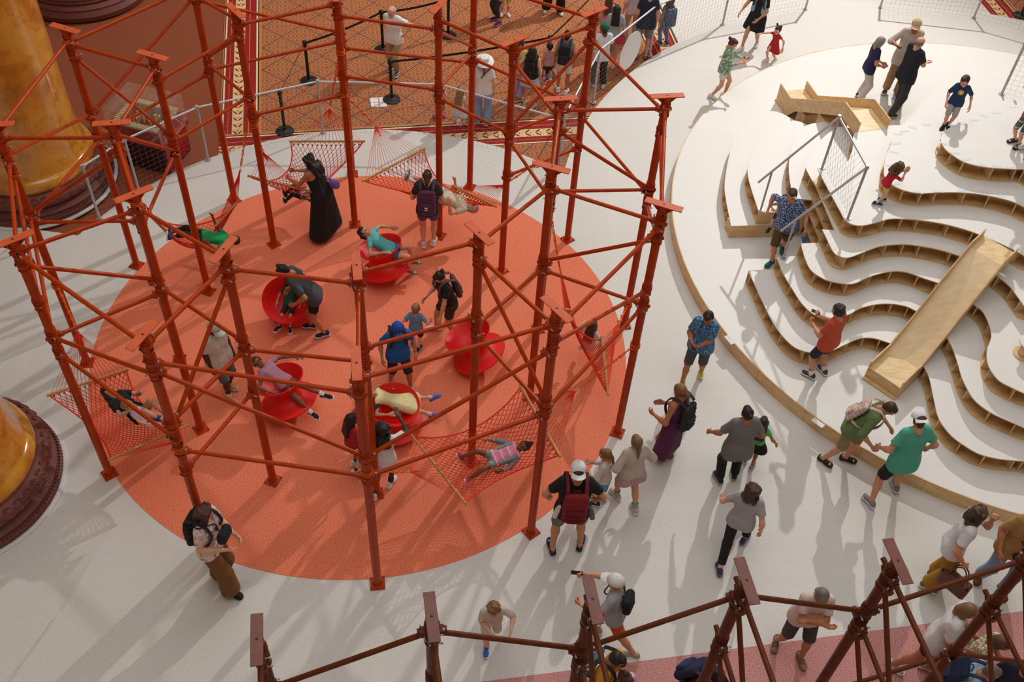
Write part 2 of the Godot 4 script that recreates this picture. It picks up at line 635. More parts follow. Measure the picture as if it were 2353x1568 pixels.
func carpet_piece(called: String, m: Material, u0: float, u1: float, v0: float, v1: float, y: float, along_u := false, per := Vector2(0.83, 0.83), flip := false) -> MeshInstance3D:
	var b := MB.new()
	var q := [hall(u0, v0, y), hall(u1, v0, y), hall(u1, v1, y), hall(u0, v1, y)]
	var uv := [Vector2(u0, v0), Vector2(u1, v0), Vector2(u1, v1), Vector2(u0, v1)]
	for k in 4:
		var c: Vector2 = uv[k]
		var t: Vector2
		if along_u: t = Vector2((c.y - v0) / (v1 - v0), c.x / per.y)
		else: t = Vector2((c.x - u0) / (u1 - u0), c.y / per.y) if per.x <= 0.0 else Vector2((c.x + 1.64) / per.x, (c.y - 21.94) / per.y)
		if flip: t.x = 1.0 - t.x
		b.put(q[k], Vector3.UP, t)
	b.i.append_array([0, 1, 2, 0, 2, 3])
	b.quad(q[1], q[0], q[0] - Vector3(0, 0.02, 0), q[1] - Vector3(0, 0.02, 0))
	return obj(called, b, m)


func floors() -> void:
	var bs := Basis(Vector3.UP, SKEW)
	var b := MB.new()
	b.box(Transform3D(bs, hall(3, 14.5, -0.2)), Vector3(44.6, 0.3, 46.6))
	structure(obj("floor", b, mats.brown_carpet), "brown carpet over the hall floor")
	var fm := mat("carpet_print", Color.WHITE, 0.95)
	fm.albedo_texture = carpet_image()
	var bm := mat("carpet_border", Color.WHITE, 0.95)
	bm.albedo_texture = border_image()
	var top := -0.035
	structure(carpet_piece("floor_carpet", fm, -1.66, 6.7, 17.3, 36.0, top), "patterned carpet field with orange diamonds")
	structure(carpet_piece("floor_carpet", fm, -1.66, 6.7, 10.0, 16.42, top), "patterned carpet field by the round floor")
	structure(carpet_piece("floor_carpet_border", bm, -2.47, -1.66, 17.3, 36.0, top, false, Vector2(-1, 0.215)), "red and cream leaf border along the brown carpet")
	structure(carpet_piece("floor_carpet_border", bm, -2.47, -1.66, 10.0, 16.42, top, false, Vector2(-1, 0.215)), "red and cream leaf border beside the white floor")
	structure(carpet_piece("floor_carpet_border", bm, 6.7, 7.51, 10.0, 36.0, top, false, Vector2(-1, 0.215), true), "red and cream leaf border by the white path")
	structure(carpet_piece("floor_carpet_border", bm, -2.47, 6.7, 16.42, 17.3, top, true, Vector2(1, 0.215)), "red and cream leaf border between two carpet fields")
	structure(carpet_piece("floor_carpet_border", bm, 15.35, 16.16, 10.0, 36.0, top, false, Vector2(-1, 0.215)), "red and cream leaf border beyond the terraces")
	structure(carpet_piece("floor_carpet", fm, 16.16, 24.0, 10.0, 36.0, top), "patterned carpet field beyond the terraces")
	# the white floor laid over it: two round ends, the open part in front and the path to the back
	var front := PackedVector2Array([xz(hall(-18.6, -8.0)), xz(hall(24.6, -8.0)), xz(hall(24.6, 11.5)), xz(hall(14, 11.5)), xz(hall(2.0, 12.3)), Vector2(-7.2, -13.2), Vector2(-9.2, -13.4), xz(hall(-18.6, 12.6))])
	var path := PackedVector2Array([xz(hall(7.5, 15)), xz(hall(15.36, 15)), xz(hall(15.36, 36.9)), xz(hall(7.5, 36.9))])
	var poly := front
	for q in [circle(DISC, 5.72, 160), circle(MOUND, 8.45, 200), path]:
		var r := Geometry2D.merge_polygons(poly, q)
		poly = r[0]
		for s in r:
			if s.size() > poly.size(): poly = s
	var holes := MB.new()
	holes.flat_poly(poly, 0.0)
	var edge := MB.new()
	edge.walls(poly, -0.04, 0.0)
	structure(inst("floor_white", mesh_of([[holes, mats.white_floor], [edge, mat("floor_edge", C(196, 190, 182))]])), "white terrazzo printed floor")
	var d := MB.new()
	d.flat_poly(circle(DISC, 4.27, 180), 0.006)
	d.walls(circle(DISC, 4.27, 180), 0.0, 0.006)
	structure(obj("floor_red", d, mats.red_floor), "round red rubber floor")
	var p := MB.new()
	# straight edge through the photographed line; the rest lies outside the frame
	var e0 := P2(1090, 1570)
	var e1 := P2(2353, 1405)
	var dir := (e1 - e0).normalized()
	var pts := PackedVector2Array([e0 - dir * 1.6, e1 + dir * 5.0])
	var back := Vector2(-dir.y, dir.x)
	pts.append(pts[1] + back * 7.0)
	pts.append(pts[0] + back * 7.0)
	p.flat_poly(pts, 0.006)
	p.walls(pts, 0.0, 0.006)
	structure(obj("floor_pink", p, mats.pink_floor), "dusty pink rubber floor")


func columns() -> void:
	var spots := [[Vector3(-8.96, 0, -14.67), "ochre marble column with red base behind the display case", "smooth"], [Vector3(-7.65, 0, -8.02), "ochre marble column beside the lower hammock", "round"], [Vector3(-10.27, 0, -21.32), "ochre marble column standing on the brown carpet", "plain"]]
	for k in 3:
		var s: Array = spots[k]
		var t := thing("marble_column", s[1], "column", Transform3D(Basis(Vector3.UP, SKEW + k), s[0]), "giant marble columns")
		var lift := 0.0 if k < 2 else 0.26
		# shaft with the flare at its foot
		var pr := PackedVector2Array()
		for p in [[1.1, 0.5], [1.14, 0.53], [1.155, 0.6], [1.13, 0.68], [1.07, 0.73], [1.045, 0.75], [1.03, 0.8], [1.0, 0.95], [0.965, 1.25], [0.95, 1.8], [0.945, 6.0], [0.94, 10.0], [0.93, 16.0], [0.93, 23.4]]: pr.append(Vector2(p[0], p[1] + lift))
		var b := MB.new()
		b.lathe(pr, 64)
		obj("shaft", b, mats.marble, t)
		# moulded terracotta base
		var q := PackedVector2Array()
		var prof := [[1.36, 0.0], [1.375, 0.05], [1.375, 0.11], [1.35, 0.13], [1.33, 0.15], [1.33, 0.2], [1.29, 0.22], [1.25, 0.25], [1.2, 0.29], [1.22, 0.3], [1.28, 0.32], [1.3, 0.37], [1.29, 0.43], [1.25, 0.48], [1.14, 0.52], [1.09, 0.53]]
		if k == 2: prof = [[1.46, 0.0], [1.47, 0.1], [1.42, 0.17], [1.4, 0.2], [1.4, 0.24], [1.33, 0.3], [1.3, 0.31], [1.31, 0.36], [1.28, 0.38], [1.28, 0.42], [1.24, 0.44], [1.2, 0.5], [1.2, 0.53], [1.25, 0.55], [1.28, 0.61], [1.26, 0.68], [1.2, 0.74], [1.12, 0.78], [1.08, 0.8]]
		for p in prof: q.append(Vector2(p[0], p[1]))
		var c := MB.new()
		c.lathe(q, 72, Transform3D(), 0.85)
		obj("base", c, mats.terracotta, t)
		if k < 2:
			var lip := MB.new()
			lip.lathe(PackedVector2Array([Vector2(1.435, 0.0), Vector2(1.435, 0.02), Vector2(1.42, 0.03), Vector2(1.36, 0.035)]), 72)
			obj("foot_ring", lip, mat("lip_white", C(214, 210, 210), 0.6), t)
			# carved band: rosettes inside scrolls, and two rows of beads below
			var ro := MB.new()
			ro.lathe(PackedVector2Array([Vector2(0.086, -0.01), Vector2(0.086, 0.006), Vector2(0.078, 0.014), Vector2(0.066, 0.004), Vector2(0.058, 0.012), Vector2(0.046, 0.004), Vector2(0.03, 0.012), Vector2(0.0, 0.018)]), 12)
			for m in 6: ro.ball(Vector3(cos(TAU * m / 6), 0.01, sin(TAU * m / 6)) * 0.05 + Vector3(0, 0.012, 0), Vector3(0.014, 0.006, 0.014), 5, 3)
			var rm := mesh_of([[ro, mats.terracotta]])
			var n := 46
			for m in n:
				var an := TAU * m / n
				var o := Vector3(cos(an), 0, sin(an))
				var nn := (o * 0.8 + Vector3(0, 0.6, 0)).normalized()
				inst("rosette", rm, t, Transform3D(Basis(Vector3.UP.cross(o), nn, Vector3.UP.cross(o).cross(nn)), o * 1.262 + Vector3(0, 0.445, 0)))
			var bd := MB.new()
			for row in 2:
				for m in 150:
					var an := TAU * (m + row * 0.5) / 150
					bd.ball(Vector3(cos(an) * [1.352, 1.372][row], [0.145, 0.085][row], sin(an) * [1.352, 1.372][row]), Vector3.ONE * 0.02, 5, 3)
			tag(obj("bead_moulding", bd, mats.terracotta, t), "", "", "", "stuff")
		else:
			var bd := MB.new()
			for row in 2:
				for m in 180:
					var an := TAU * (m + row * 0.5) / 180
					bd.ball(Vector3(cos(an) * [1.315, 1.285][row], [0.345, 0.4][row], sin(an) * [1.315, 1.285][row]), Vector3.ONE * 0.016, 5, 3)
			tag(obj("bead_moulding", bd, mats.terracotta, t), "", "", "", "stuff")


var posts := {}     # name -> foot of the post
const POST_H := 4.5817


# height on a post whose picture row is y
func on_post(key: String, y: float) -> Vector3:
	var f: Vector3 = posts[key]
	var lo := -0.5
	var hi := 5.5
	for k in 30:
		var m := (lo + hi) / 2
		if pixel(f + Vector3(0, m, 0)).y > y: lo = m
		else: hi = m
	return f + Vector3(0, clampf((lo + hi) / 2, 0.1, POST_H - 0.12), 0)


var coupler_mesh := {}


func coupler(paint: String) -> ArrayMesh:   # a right-angle clamp: band on the post (along y), cup for the brace (along z), bolts
	if coupler_mesh.has(paint): return coupler_mesh[paint]
	var b := MB.new()
	b.lathe(PackedVector2Array([Vector2(0.058, -0.03), Vector2(0.067, -0.028), Vector2(0.067, 0.028), Vector2(0.058, 0.03)]), 14)
	b.ring(Vector3(0, -0.055, 0), Vector3(-0.08, 1, 0.05).normalized(), 0.064, 0.0085, 14, 5)
	b.ring(Vector3(0, 0.06, 0), Vector3(0.12, 1, 0.06).normalized(), 0.064, 0.0085, 14, 5)
	b.ring(Vector3(0, 0.1, 0), Vector3(0.02, 1, -0.1).normalized(), 0.063, 0.007, 14, 5)
	b.tube(Vector3(0, 0, 0.05), Vector3(0, 0, 0.13), 0.037, 0.037, 10)
	b.box(Transform3D(Basis(), Vector3(0, 0, 0.075)), Vector3(0.082, 0.075, 0.06), 0.006)
	var s := MB.new()
	for d in [[Vector3(0.04, 0.0, 0.07), Vector3(1, 0, 0)], [Vector3(-0.03, 0.03, 0.1), Vector3(0, 1, 0)]]:
		s.tube(d[0] - d[1] * 0.02, d[0] + d[1] * 0.05, 0.006, 0.006, 6)
		s.tube(d[0] + d[1] * 0.03, d[0] + d[1] * 0.042, 0.012, 0.012, 6)
	coupler_mesh[paint] = mesh_of([[b, mats[paint]], [s, mats.galvanised]])
	return coupler_mesh[paint]


func make_post(parent: Node, foot: Vector3, radial: Vector3, paint: String, plate: String, h := POST_H) -> void:
	var key := "post" + paint
	if not coupler_mesh.has(key):
		var b := MB.new()
		b.tube(Vector3(0, 0.012, 0), Vector3(0, h - 0.012, 0), 0.056, 0.056, 16)
		b.ring(Vector3(0, 1.72, 0), Vector3.UP, 0.056, 0.004, 14, 4)
		b.ring(Vector3(0, 3.1, 0), Vector3.UP, 0.056, 0.004, 14, 4)
		coupler_mesh[key] = mesh_of([[b, mats[paint]]])
		var f := MB.new()
		f.box(Transform3D(Basis(), Vector3(0, 0.011, 0)), Vector3(0.2, 0.018, 0.2), 0.003)
		f.lathe(PackedVector2Array([Vector2(0.075, 0.018), Vector2(0.07, 0.03), Vector2(0.058, 0.034)]), 14)
		for s in [Vector3(1, 0, 1), Vector3(-1, 0, 1), Vector3(1, 0, -1), Vector3(-1, 0, -1)]: f.tube(s * 0.078 + Vector3(0, 0.02, 0), s * 0.078 + Vector3(0, 0.032, 0), 0.011, 0.011, 6)
		coupler_mesh[key + "f"] = mesh_of([[f, mats[paint]]])
		var p := MB.new()
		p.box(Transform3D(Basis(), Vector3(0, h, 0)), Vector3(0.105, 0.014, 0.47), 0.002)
		var k := MB.new()   # bolt hole shade painted as black discs: one in middle, two per end
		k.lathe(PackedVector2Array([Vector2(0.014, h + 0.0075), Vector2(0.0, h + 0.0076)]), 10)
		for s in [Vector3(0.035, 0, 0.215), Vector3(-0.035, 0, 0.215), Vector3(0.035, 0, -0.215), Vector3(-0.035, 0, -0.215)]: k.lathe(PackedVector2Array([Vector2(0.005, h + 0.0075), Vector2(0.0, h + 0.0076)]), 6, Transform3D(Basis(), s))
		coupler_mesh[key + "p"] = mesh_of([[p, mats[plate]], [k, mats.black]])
		for s in [-1.0, 1.0]:
			var g := MB.new()
			var a := Vector3(0.006, h - 0.007, s * 0.05)
			var c := Vector3(0.006, h - 0.007, s * 0.17)
			var d := Vector3(0.006, h - 0.12, s * 0.05)
			var o := Vector3(-0.012, 0, 0)
			g.tri(a, c, d); g.tri(a + o, c + o, d + o)
			g.quad(c, d, d + o, c + o); g.quad(a, c, c + o, a + o)
			coupler_mesh[key + "g%d" % s] = mesh_of([[g, mats[paint]]])
	var xf := Transform3D(look(radial), foot)
	var o := inst("post", coupler_mesh[key], parent, xf)
	inst("base_plate", coupler_mesh[key + "f"], o)
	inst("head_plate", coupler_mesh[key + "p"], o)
	inst("gusset", coupler_mesh[key + "g1"], o)
	inst("gusset", coupler_mesh[key + "g-1"], o)


func make_brace(parent: Node, a: Vector3, b: Vector3, paint: String, over0 := 0.07, over1 := 0.07) -> void:
	var d := (b - a).normalized()
	var m := MB.new()
	var p0 := a - d * over0
	var p1 := b + d * over1
	m.tube(p0, p1, 0.0262, 0.0262, 12)
	var w := MB.new()   # shade inside the open pipe ends, painted as black discs
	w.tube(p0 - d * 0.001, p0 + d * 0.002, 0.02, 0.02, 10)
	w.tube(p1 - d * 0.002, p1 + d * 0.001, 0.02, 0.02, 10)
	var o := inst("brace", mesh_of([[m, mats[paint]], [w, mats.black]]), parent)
	for e in [[a, d], [b, -d]]:
		var f: Vector3 = e[1]
		inst("coupler", coupler(paint), o, Transform3D(look(Vector3(f.x, 0, f.z)), e[0]))


func red_scaffold() -> void:
	var feet := {"O0": [867, 1340], "O2": [249, 1089], "O3": [196, 832], "O4": [312, 608], "O7": [1079, 430], "O8": [1304, 552], "O9": [1436, 751], "O10": [1419, 998], "O11": [1218, 1223], "I0": [868, 1138], "I1": [628, 1106], "I2": [461, 986], "I4": [478, 670], "I5": [626, 561], "I6": [815, 517], "I7": [1007, 542], "I8": [1148, 622], "I10": [1216, 912]}
	var heads := {"O0": [817, 838], "O1": [325, 768], "O2": [35, 550], "O3": [-5, 287], "O4": [152, 66], "O8": [1365, 25], "O9": [1531, 217], "O10": [1525, 469], "O11": [1281, 712], "I0": [820, 608], "I1": [515, 573], "I2": [308, 448], "I3": [255, 285], "I4": [350, 128], "I5": [545, 25], "I7": [1013, 15], "I8": [1183, 93], "I9": [1287, 224], "I10": [1271, 382], "I11": [1103, 535]}
	var t := thing("pipe_scaffold", "ring of orange red steel posts and braces over the round red floor", "scaffold")
	for row in ["O", "I"]:
		for k in 12:
			var key := "%s%d" % [row, k]
			var an := deg_to_rad(-11.24 + 30.0 * k)
			var rad := 4.3397 if row == "O" else 2.891
			var ringp := DISC + Vector3(-sin(an), 0, cos(an)) * rad
			var sum := ringp
			var n := 1.0
			if feet.has(key):
				sum += P(feet[key][0], feet[key][1]) * 2.0
				n += 2.0
			if heads.has(key):
				var q := P(heads[key][0], heads[key][1], POST_H)
				sum += Vector3(q.x, 0, q.z) * 2.0
				n += 2.0
			posts[key] = sum / n
			make_post(t, posts[key], posts[key] - DISC, "red_paint", "red_plate_glare")
	var rods := "O4,92,O3,292 O4,98,O5,-30 O4,102,I4,158 O4,128,I4,312 O4,262,O5,-8 O4,262,O3,358 O3,318,I3,316 I3,306,I4,156 I3,308,I4,347 I3,322,I2,470 I3,350,O3,492 O4,322,O3,503 O3,511,I3,508 O2,578,I2,482 I2,478,I1,595 I4,348,I3,525 I4,185,I5,78 O5,133,I5,85 I4,326,I5,222 O4,314,O5,168 O5,160,O6,95 O5,148,I5,226 O5,0,O6,75 O5,-10,I5,45 I5,57,I6,10 I5,265,I6,218 I6,36,I7,68 O6,110,O7,145 I6,175,I7,207 I7,45,I8,120 I7,72,O7,108 O7,120,I7,204 O7,135,O8,248 O7,-40,O8,42 I8,118,O8,60 I8,142,I9,272 I8,295,O8,92 I8,305,O8,240 O8,90,O9,258 I9,254,O9,250 I9,248,I10,412 I9,300,O9,434 O8,268,O9,448 I9,440,O9,436 I10,432,O10,512 I7,226,I8,307 I8,322,I9,460 I8,405,O8,340 I11,560,I10,430 I10,600,O10,550 I10,620,O10,700 O11,762,O10,520 I9,470,I10,602 O9,245,O10,508 O9,305,O10,475 O9,470,O10,545 O11,790,O10,668 O11,945,O10,705 I11,588,O11,750 I11,765,O11,940 I11,600,O11,922 O0,872,O11,745 O0,1052,O11,805 O0,1096,O11,950 I11,750,I10,617 I0,800,I11,727 I0,622,I11,555 I1,618,I0,652 I1,803,I0,832 O1,832,O0,904 O1,852,O0,1050 O1,1034,O0,1095 O1,792,I1,608 I1,634,O1,985 O1,972,I1,802 O1,1080,I1,898 I2,660,I1,785 O2,775,I2,672 O2,610,I2,643 O2,588,O1,795 O2,776,O1,862 O2,812,O1,1010 O3,372,O2,575 O3,400,O2,700 O3,495,O2,770 I0,655,O0,880 I0,845,O0,1100"
	for s in rods.split(" "):
		var f := s.split(",")
		make_brace(t, on_post(f[0], float(f[1])), on_post(f[2], float(f[3])), "red_paint", 0.09, 0.09)


func brown_scaffold() -> void:
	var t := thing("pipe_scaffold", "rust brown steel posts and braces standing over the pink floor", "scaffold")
	var tops := [[590, 1470], [992, 1418], [1362, 1378], [1716, 1335], [2063, 1290]]
	var row := []
	for p in tops:
		var q := P(p[0], p[1], POST_H)
		row.append(Vector3(q.x, 0, q.z))
	var step: Vector3 = (row[4] - row[0]) / 4.0
	row.append(row[4] + step)
	row.append(row[4] + step * 2.0)
	var back := Vector3(-step.z, 0, step.x).normalized()
	if back.z < 0: back = -back
	for k in row.size():
		posts["B%d" % k] = row[k]
		posts["C%d" % k] = row[k] + back * 1.45 + step * 0.02
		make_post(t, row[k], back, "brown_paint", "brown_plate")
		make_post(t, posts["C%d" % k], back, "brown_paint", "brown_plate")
	var up := func(key: String, h: float) -> Vector3: return posts[key] + Vector3(0, h, 0)
	for k in row.size() - 1:
		var a := "B%d" % k
		var b := "B%d" % (k + 1)
		var hi := k % 2 == 0    # zigzag along the row: high at every second post
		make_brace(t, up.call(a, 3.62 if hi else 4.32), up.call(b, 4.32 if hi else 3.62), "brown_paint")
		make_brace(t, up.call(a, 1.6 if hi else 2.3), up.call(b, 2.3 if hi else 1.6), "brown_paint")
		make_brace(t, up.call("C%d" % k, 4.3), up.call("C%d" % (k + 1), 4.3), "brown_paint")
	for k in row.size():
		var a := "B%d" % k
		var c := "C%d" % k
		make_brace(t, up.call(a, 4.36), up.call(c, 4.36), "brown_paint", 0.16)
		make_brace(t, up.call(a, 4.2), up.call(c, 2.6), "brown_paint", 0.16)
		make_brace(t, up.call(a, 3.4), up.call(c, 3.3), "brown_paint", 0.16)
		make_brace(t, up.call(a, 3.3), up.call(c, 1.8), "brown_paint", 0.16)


# outlines of the terraces in picture points, each read at the height of its own deck
func outline(h: float, s: String) -> PackedVector2Array:
	var o := PackedVector2Array()
	for q in s.split(" "):
		var f := q.split(",")
		o.append(P2(float(f[0]), float(f[1]), h))
	return o


func around(r0: float, r1: float, from: float, to: float, n := 18) -> PackedVector2Array:   # arc about the mound's middle, degrees, for the side outside the frame
	var o := PackedVector2Array()
	for k in n + 1:
		var a := deg_to_rad(lerpf(from, to, float(k) / n))
		var r := lerpf(r0, r1, float(k) / n)
		o.append(Vector2(MOUND.x + r * cos(a), MOUND.z + r * sin(a)))
	return o


func terraces() -> void:
	var t := thing("terraced_platform", "round white stepped mound with wavy plywood shelf edges", "terrace")
	var ply: Material = mats.plywood
	var white: Material = mats.deck_white
	# round base platform with its bent plywood rim
	var rim := circle(MOUND, 6.37, 200)
	var top := MB.new()
	top.flat_poly(rim, RIM)
	inst("base_deck", mesh_of([[top, mats.deck_white]]), t)
	var n_panels := 40
	for k in n_panels:
		var pl := PackedVector2Array()
		for j in 6:
			var a := TAU * (k + (j / 5.0) * 0.996) / n_panels
			pl.append(Vector2(MOUND.x + 6.375 * cos(a), MOUND.z + 6.375 * sin(a)))
		var b := MB.new()
		b.walls(pl, 0.0, RIM + 0.002, false, false)
		var inner := PackedVector2Array()
		for q in pl: inner.append(q + (Vector2(MOUND.x, MOUND.z) - q).normalized() * 0.018)
		b.walls(inner, 0.0, RIM + 0.002, false, true)
		for j in 5: b.quad(Vector3(pl[j].x, RIM + 0.002, pl[j].y), Vector3(inner[j].x, RIM + 0.002, inner[j].y), Vector3(inner[j + 1].x, RIM + 0.002, inner[j + 1].y), Vector3(pl[j + 1].x, RIM + 0.002, pl[j + 1].y))
		obj("rim_panel", b, ply, t)
	# wavy edge on the near side, straight cut along the stair, wavy edge on the far side
	var near := ["",
		"2353,1060 2314,1057 2281,1052 2247,1042 2213,1022 2182,997 2157,961 2146,918 2135,868 2122,843 2100,815 2070,798 2040,787 2006,777 1976,778 1946,790 1918,803 1890,810 1861,810 1831,801 1808,783 1785,755 1769,728 1751,691 1735,656 1720,623",
		"2353,983 2314,966 2275,947 2238,918 2213,874 2202,840 2191,806 2177,778 2155,748 2130,728 2102,713 2079,703 2045,698 2010,700 1976,709 1948,724 1909,734 1891,732 1868,721 1843,698 1820,663 1799,627 1785,591",
		"2353,904 2323,890 2295,874 2275,848 2268,826 2269,801 2278,773 2272,744 2258,716 2240,701 2215,678 2185,660 2155,650 2125,640 2098,630 2075,624 2045,624 2010,632 1987,641 1964,651 1941,652 1907,646 1884,636 1863,620 1850,594 1840,560",
		"2353,703 2321,659 2294,636 2265,615 2235,600 2205,588 2171,577 2137,569 2091,562 2057,562 2022,566 1988,578 1960,589 1942,592 1923,586 1912,574 1900,549 1889,527",
		"2353,588 2344,582 2300,560 2259,542 2217,527 2171,515 2125,507 2080,503 2045,503 2011,512 1983,518 1960,516 1942,506 1935,494 1883,397 1881,388",
		"2353,475 2332,465 2298,455 2252,446 2206,442 2160,442 2114,444 2080,438 2057,429 2045,421 2034,408 2031,394 2035,363 2047,331 2052,314 2066,300 2120,288 2192,276 2240,256 2270,237",
		"2353,389 2301,387 2253,382 2216,372 2192,358 2173,343 2163,326 2163,312 2180,295 2212,280 2260,263 2328,242"]
	var far := ["",
		"1680,519 1668,458 1665,424 1670,385 1678,349 1687,320 1702,296 1721,276 1745,266 1800,262",
		"1744,487 1728,439 1719,405 1719,383 1726,361 1743,337 1760,313 1774,299 1806,286 1842,281",
		"1826,456 1818,431 1813,397 1814,366 1823,330 1835,303 1852,289 1879,282 1915,284",
		"1874,427 1853,390 1854,376 1864,351 1886,322 1915,298 1940,292",
		"1890,376 1920,371 1946,371 1956,352 1960,335 1961,312 1972,301 1998,297 2040,289 2071,287 2095,276 2107,261 2120,234 2139,217"]
	for k in range(1, 8):
		var h := RIM + RISE * k
		var a := smooth(outline(h, near[k]), 5)
		var poly := PackedVector2Array(a)
		if k <= 4:
			# along the stair's two straight walls: the cut ends at the fifth deck
			var cutn := outline(RIM + RISE * 5, "1928,500 1886,402")
			if k < 5:
				poly.append(cutn[0]); poly.append(cutn[1])
			var f := outline(h, far[k])
			# behind, the lower decks run close below the edge of the fifth
			for q in outline(RIM + RISE * 5, "2040,289 2071,287 2095,276 2107,261 2120,234 2139,217"): f.append(q + Vector2(-0.45, -0.9) * 0.1 * (5 - k))
			poly.append_array(smooth(f, 5))
		elif k == 5: poly.append_array(smooth(outline(h, far[k]), 5))
		var first := poly[0]
		var last := poly[poly.size() - 1]
		var c := Vector2(MOUND.x, MOUND.z)
		var a0 := rad_to_deg((last - c).angle())
		var a1 := rad_to_deg((first - c).angle())
		if a0 > a1: a0 -= 360.0
		var close := around((last - c).length(), (first - c).length(), a0 + 8.0, a1 - 8.0, 24)
		poly.append_array(close)
		tier(t, k, h, poly, a)


func tier(t: Node3D, k: int, h: float, poly: PackedVector2Array, shown: PackedVector2Array) -> void:
	var area := 0.0
	for j in poly.size(): area += poly[j].cross(poly[(j + 1) % poly.size()])
	if area < 0.0: poly.reverse()
	var top := MB.new()
	top.flat_poly(poly, h)
	var edge := MB.new()
	edge.walls(poly, h - 0.02, h)
	edge.flat_poly(poly, h - 0.02, false)
	var o := inst("tier", mesh_of([[top, mats.deck_white], [edge, mats.plywood]]), t)
	var bot := MB.new()
	bot.flat_poly(poly, h - RISE + 0.018)
	bot.walls(poly, h - RISE + 0.001, h - RISE + 0.018)
	obj("shelf_board", bot, mats.plywood, o)
	# closed back 0.3 m inside the edge, and upright dividers in front of it
	var inn := Geometry2D.offset_polygon(poly, -0.26)
	for q in inn:
		if q.size() < 8: continue
		var bk := MB.new()
		bk.walls(q, h - RISE + 0.018, h - 0.02)
		obj("back_panel", bk, mats.plywood, o)
	var run := 0.0
	var nextf := 0.12
	var odd := 0
	for j in poly.size():
		var p := poly[j]
		var q := poly[(j + 1) % poly.size()]
		var l := p.distance_to(q)
		while nextf < run + l:
			var s := (nextf - run) / l
			var at := p.lerp(q, s)
			var d := (q - p).normalized()
			var nn := Vector2(-d.y, d.x)      # inwards
			nextf += [0.3, 0.44, 0.38, 0.5, 0.26][(odd + k) % 5]
			odd += 1
			if at.x > 10.6 or at.y < -19.5: continue
			var dir := nn.rotated(deg_to_rad([0, 8, -6, 12, -10][(odd + k) % 5]))
			var deep := 0.25
			var mid := at + dir * (deep * 0.5 + 0.006)
			var f := MB.new()
			f.box(Transform3D(look(Vector3(dir.x, 0, dir.y)), Vector3(mid.x, h - RISE * 0.5, mid.y)), Vector3(0.018, RISE - 0.042, deep))
			obj("divider", f, mats.plywood, o)
		run += l
	# the straight cut along the stair is closed with boards
	if k <= 4:
		for j in poly.size():
			var p := poly[j]
			var q := poly[(j + 1) % poly.size()]
			var l := p.distance_to(q)
			if l > 0.45 and p.x < 5.6 and q.x < 5.6 and absf((q - p).normalized().x) > 0.6 and p.y > -15.5 and p.y < -12.5:
				var n_b := maxi(1, int(l / 0.75))
				for m in n_b:
					var a := p.lerp(q, float(m) / n_b + 0.002)
					var c := p.lerp(q, float(m + 1) / n_b - 0.002)
					var b := MB.new()
					var d := (c - a).normalized()
					var mid := (a + c) * 0.5 + Vector2(d.y, -d.x) * 0.002
					b.box(Transform3D(look(Vector3(d.x, 0, d.y)), Vector3(mid.x, h - RISE * 0.5, mid.y)), Vector3(0.016, RISE - 0.004, a.distance_to(c)))
					obj("stair_board", b, mats.plywood, o)


func strip(b: MB, path: PackedVector3Array, side: Vector3, thick: float) -> void:   # a slab that follows path, as wide as side
	var up := PackedVector3Array()
	for j in path.size():
		var d := (path[mini(j + 1, path.size() - 1)] - path[maxi(j - 1, 0)]).normalized()
		var nn := d.cross(side).normalized()
		if nn.y < 0: nn = -nn
		up.append(nn * thick)
	for j in path.size() - 1:
		var p := path[j]
		var q := path[j + 1]
		b.quad(p, q, q + side, p + side)
		b.quad(p - up[j], p - up[j] + side, q - up[j + 1] + side, q - up[j + 1])
		b.quad(p, p - up[j], q - up[j + 1], q)
		b.quad(p + side, q + side, q - up[j + 1] + side, p - up[j] + side)
	var z := path.size() - 1
	b.quad(path[0], path[0] + side, path[0] + side - up[0], path[0] - up[0])
	b.quad(path[z], path[z] - up[z], path[z] + side - up[z], path[z] + side)


func panel(b: MB, pts: PackedVector3Array, low: PackedVector3Array, off: Vector3) -> void:   # a board between an upper and a lower line
	for j in pts.size() - 1:
		b.quad(low[j], low[j + 1], pts[j + 1], pts[j])
		b.quad(low[j] + off, pts[j] + off, pts[j + 1] + off, low[j + 1] + off)
		b.quad(pts[j], pts[j + 1], pts[j + 1] + off, pts[j] + off)
		b.quad(low[j], low[j] + off, low[j + 1] + off, low[j + 1])
	var z := pts.size() - 1
	b.quad(pts[0], pts[0] + off, low[0] + off, low[0])
	b.quad(pts[z], low[z], low[z] + off, pts[z] + off)


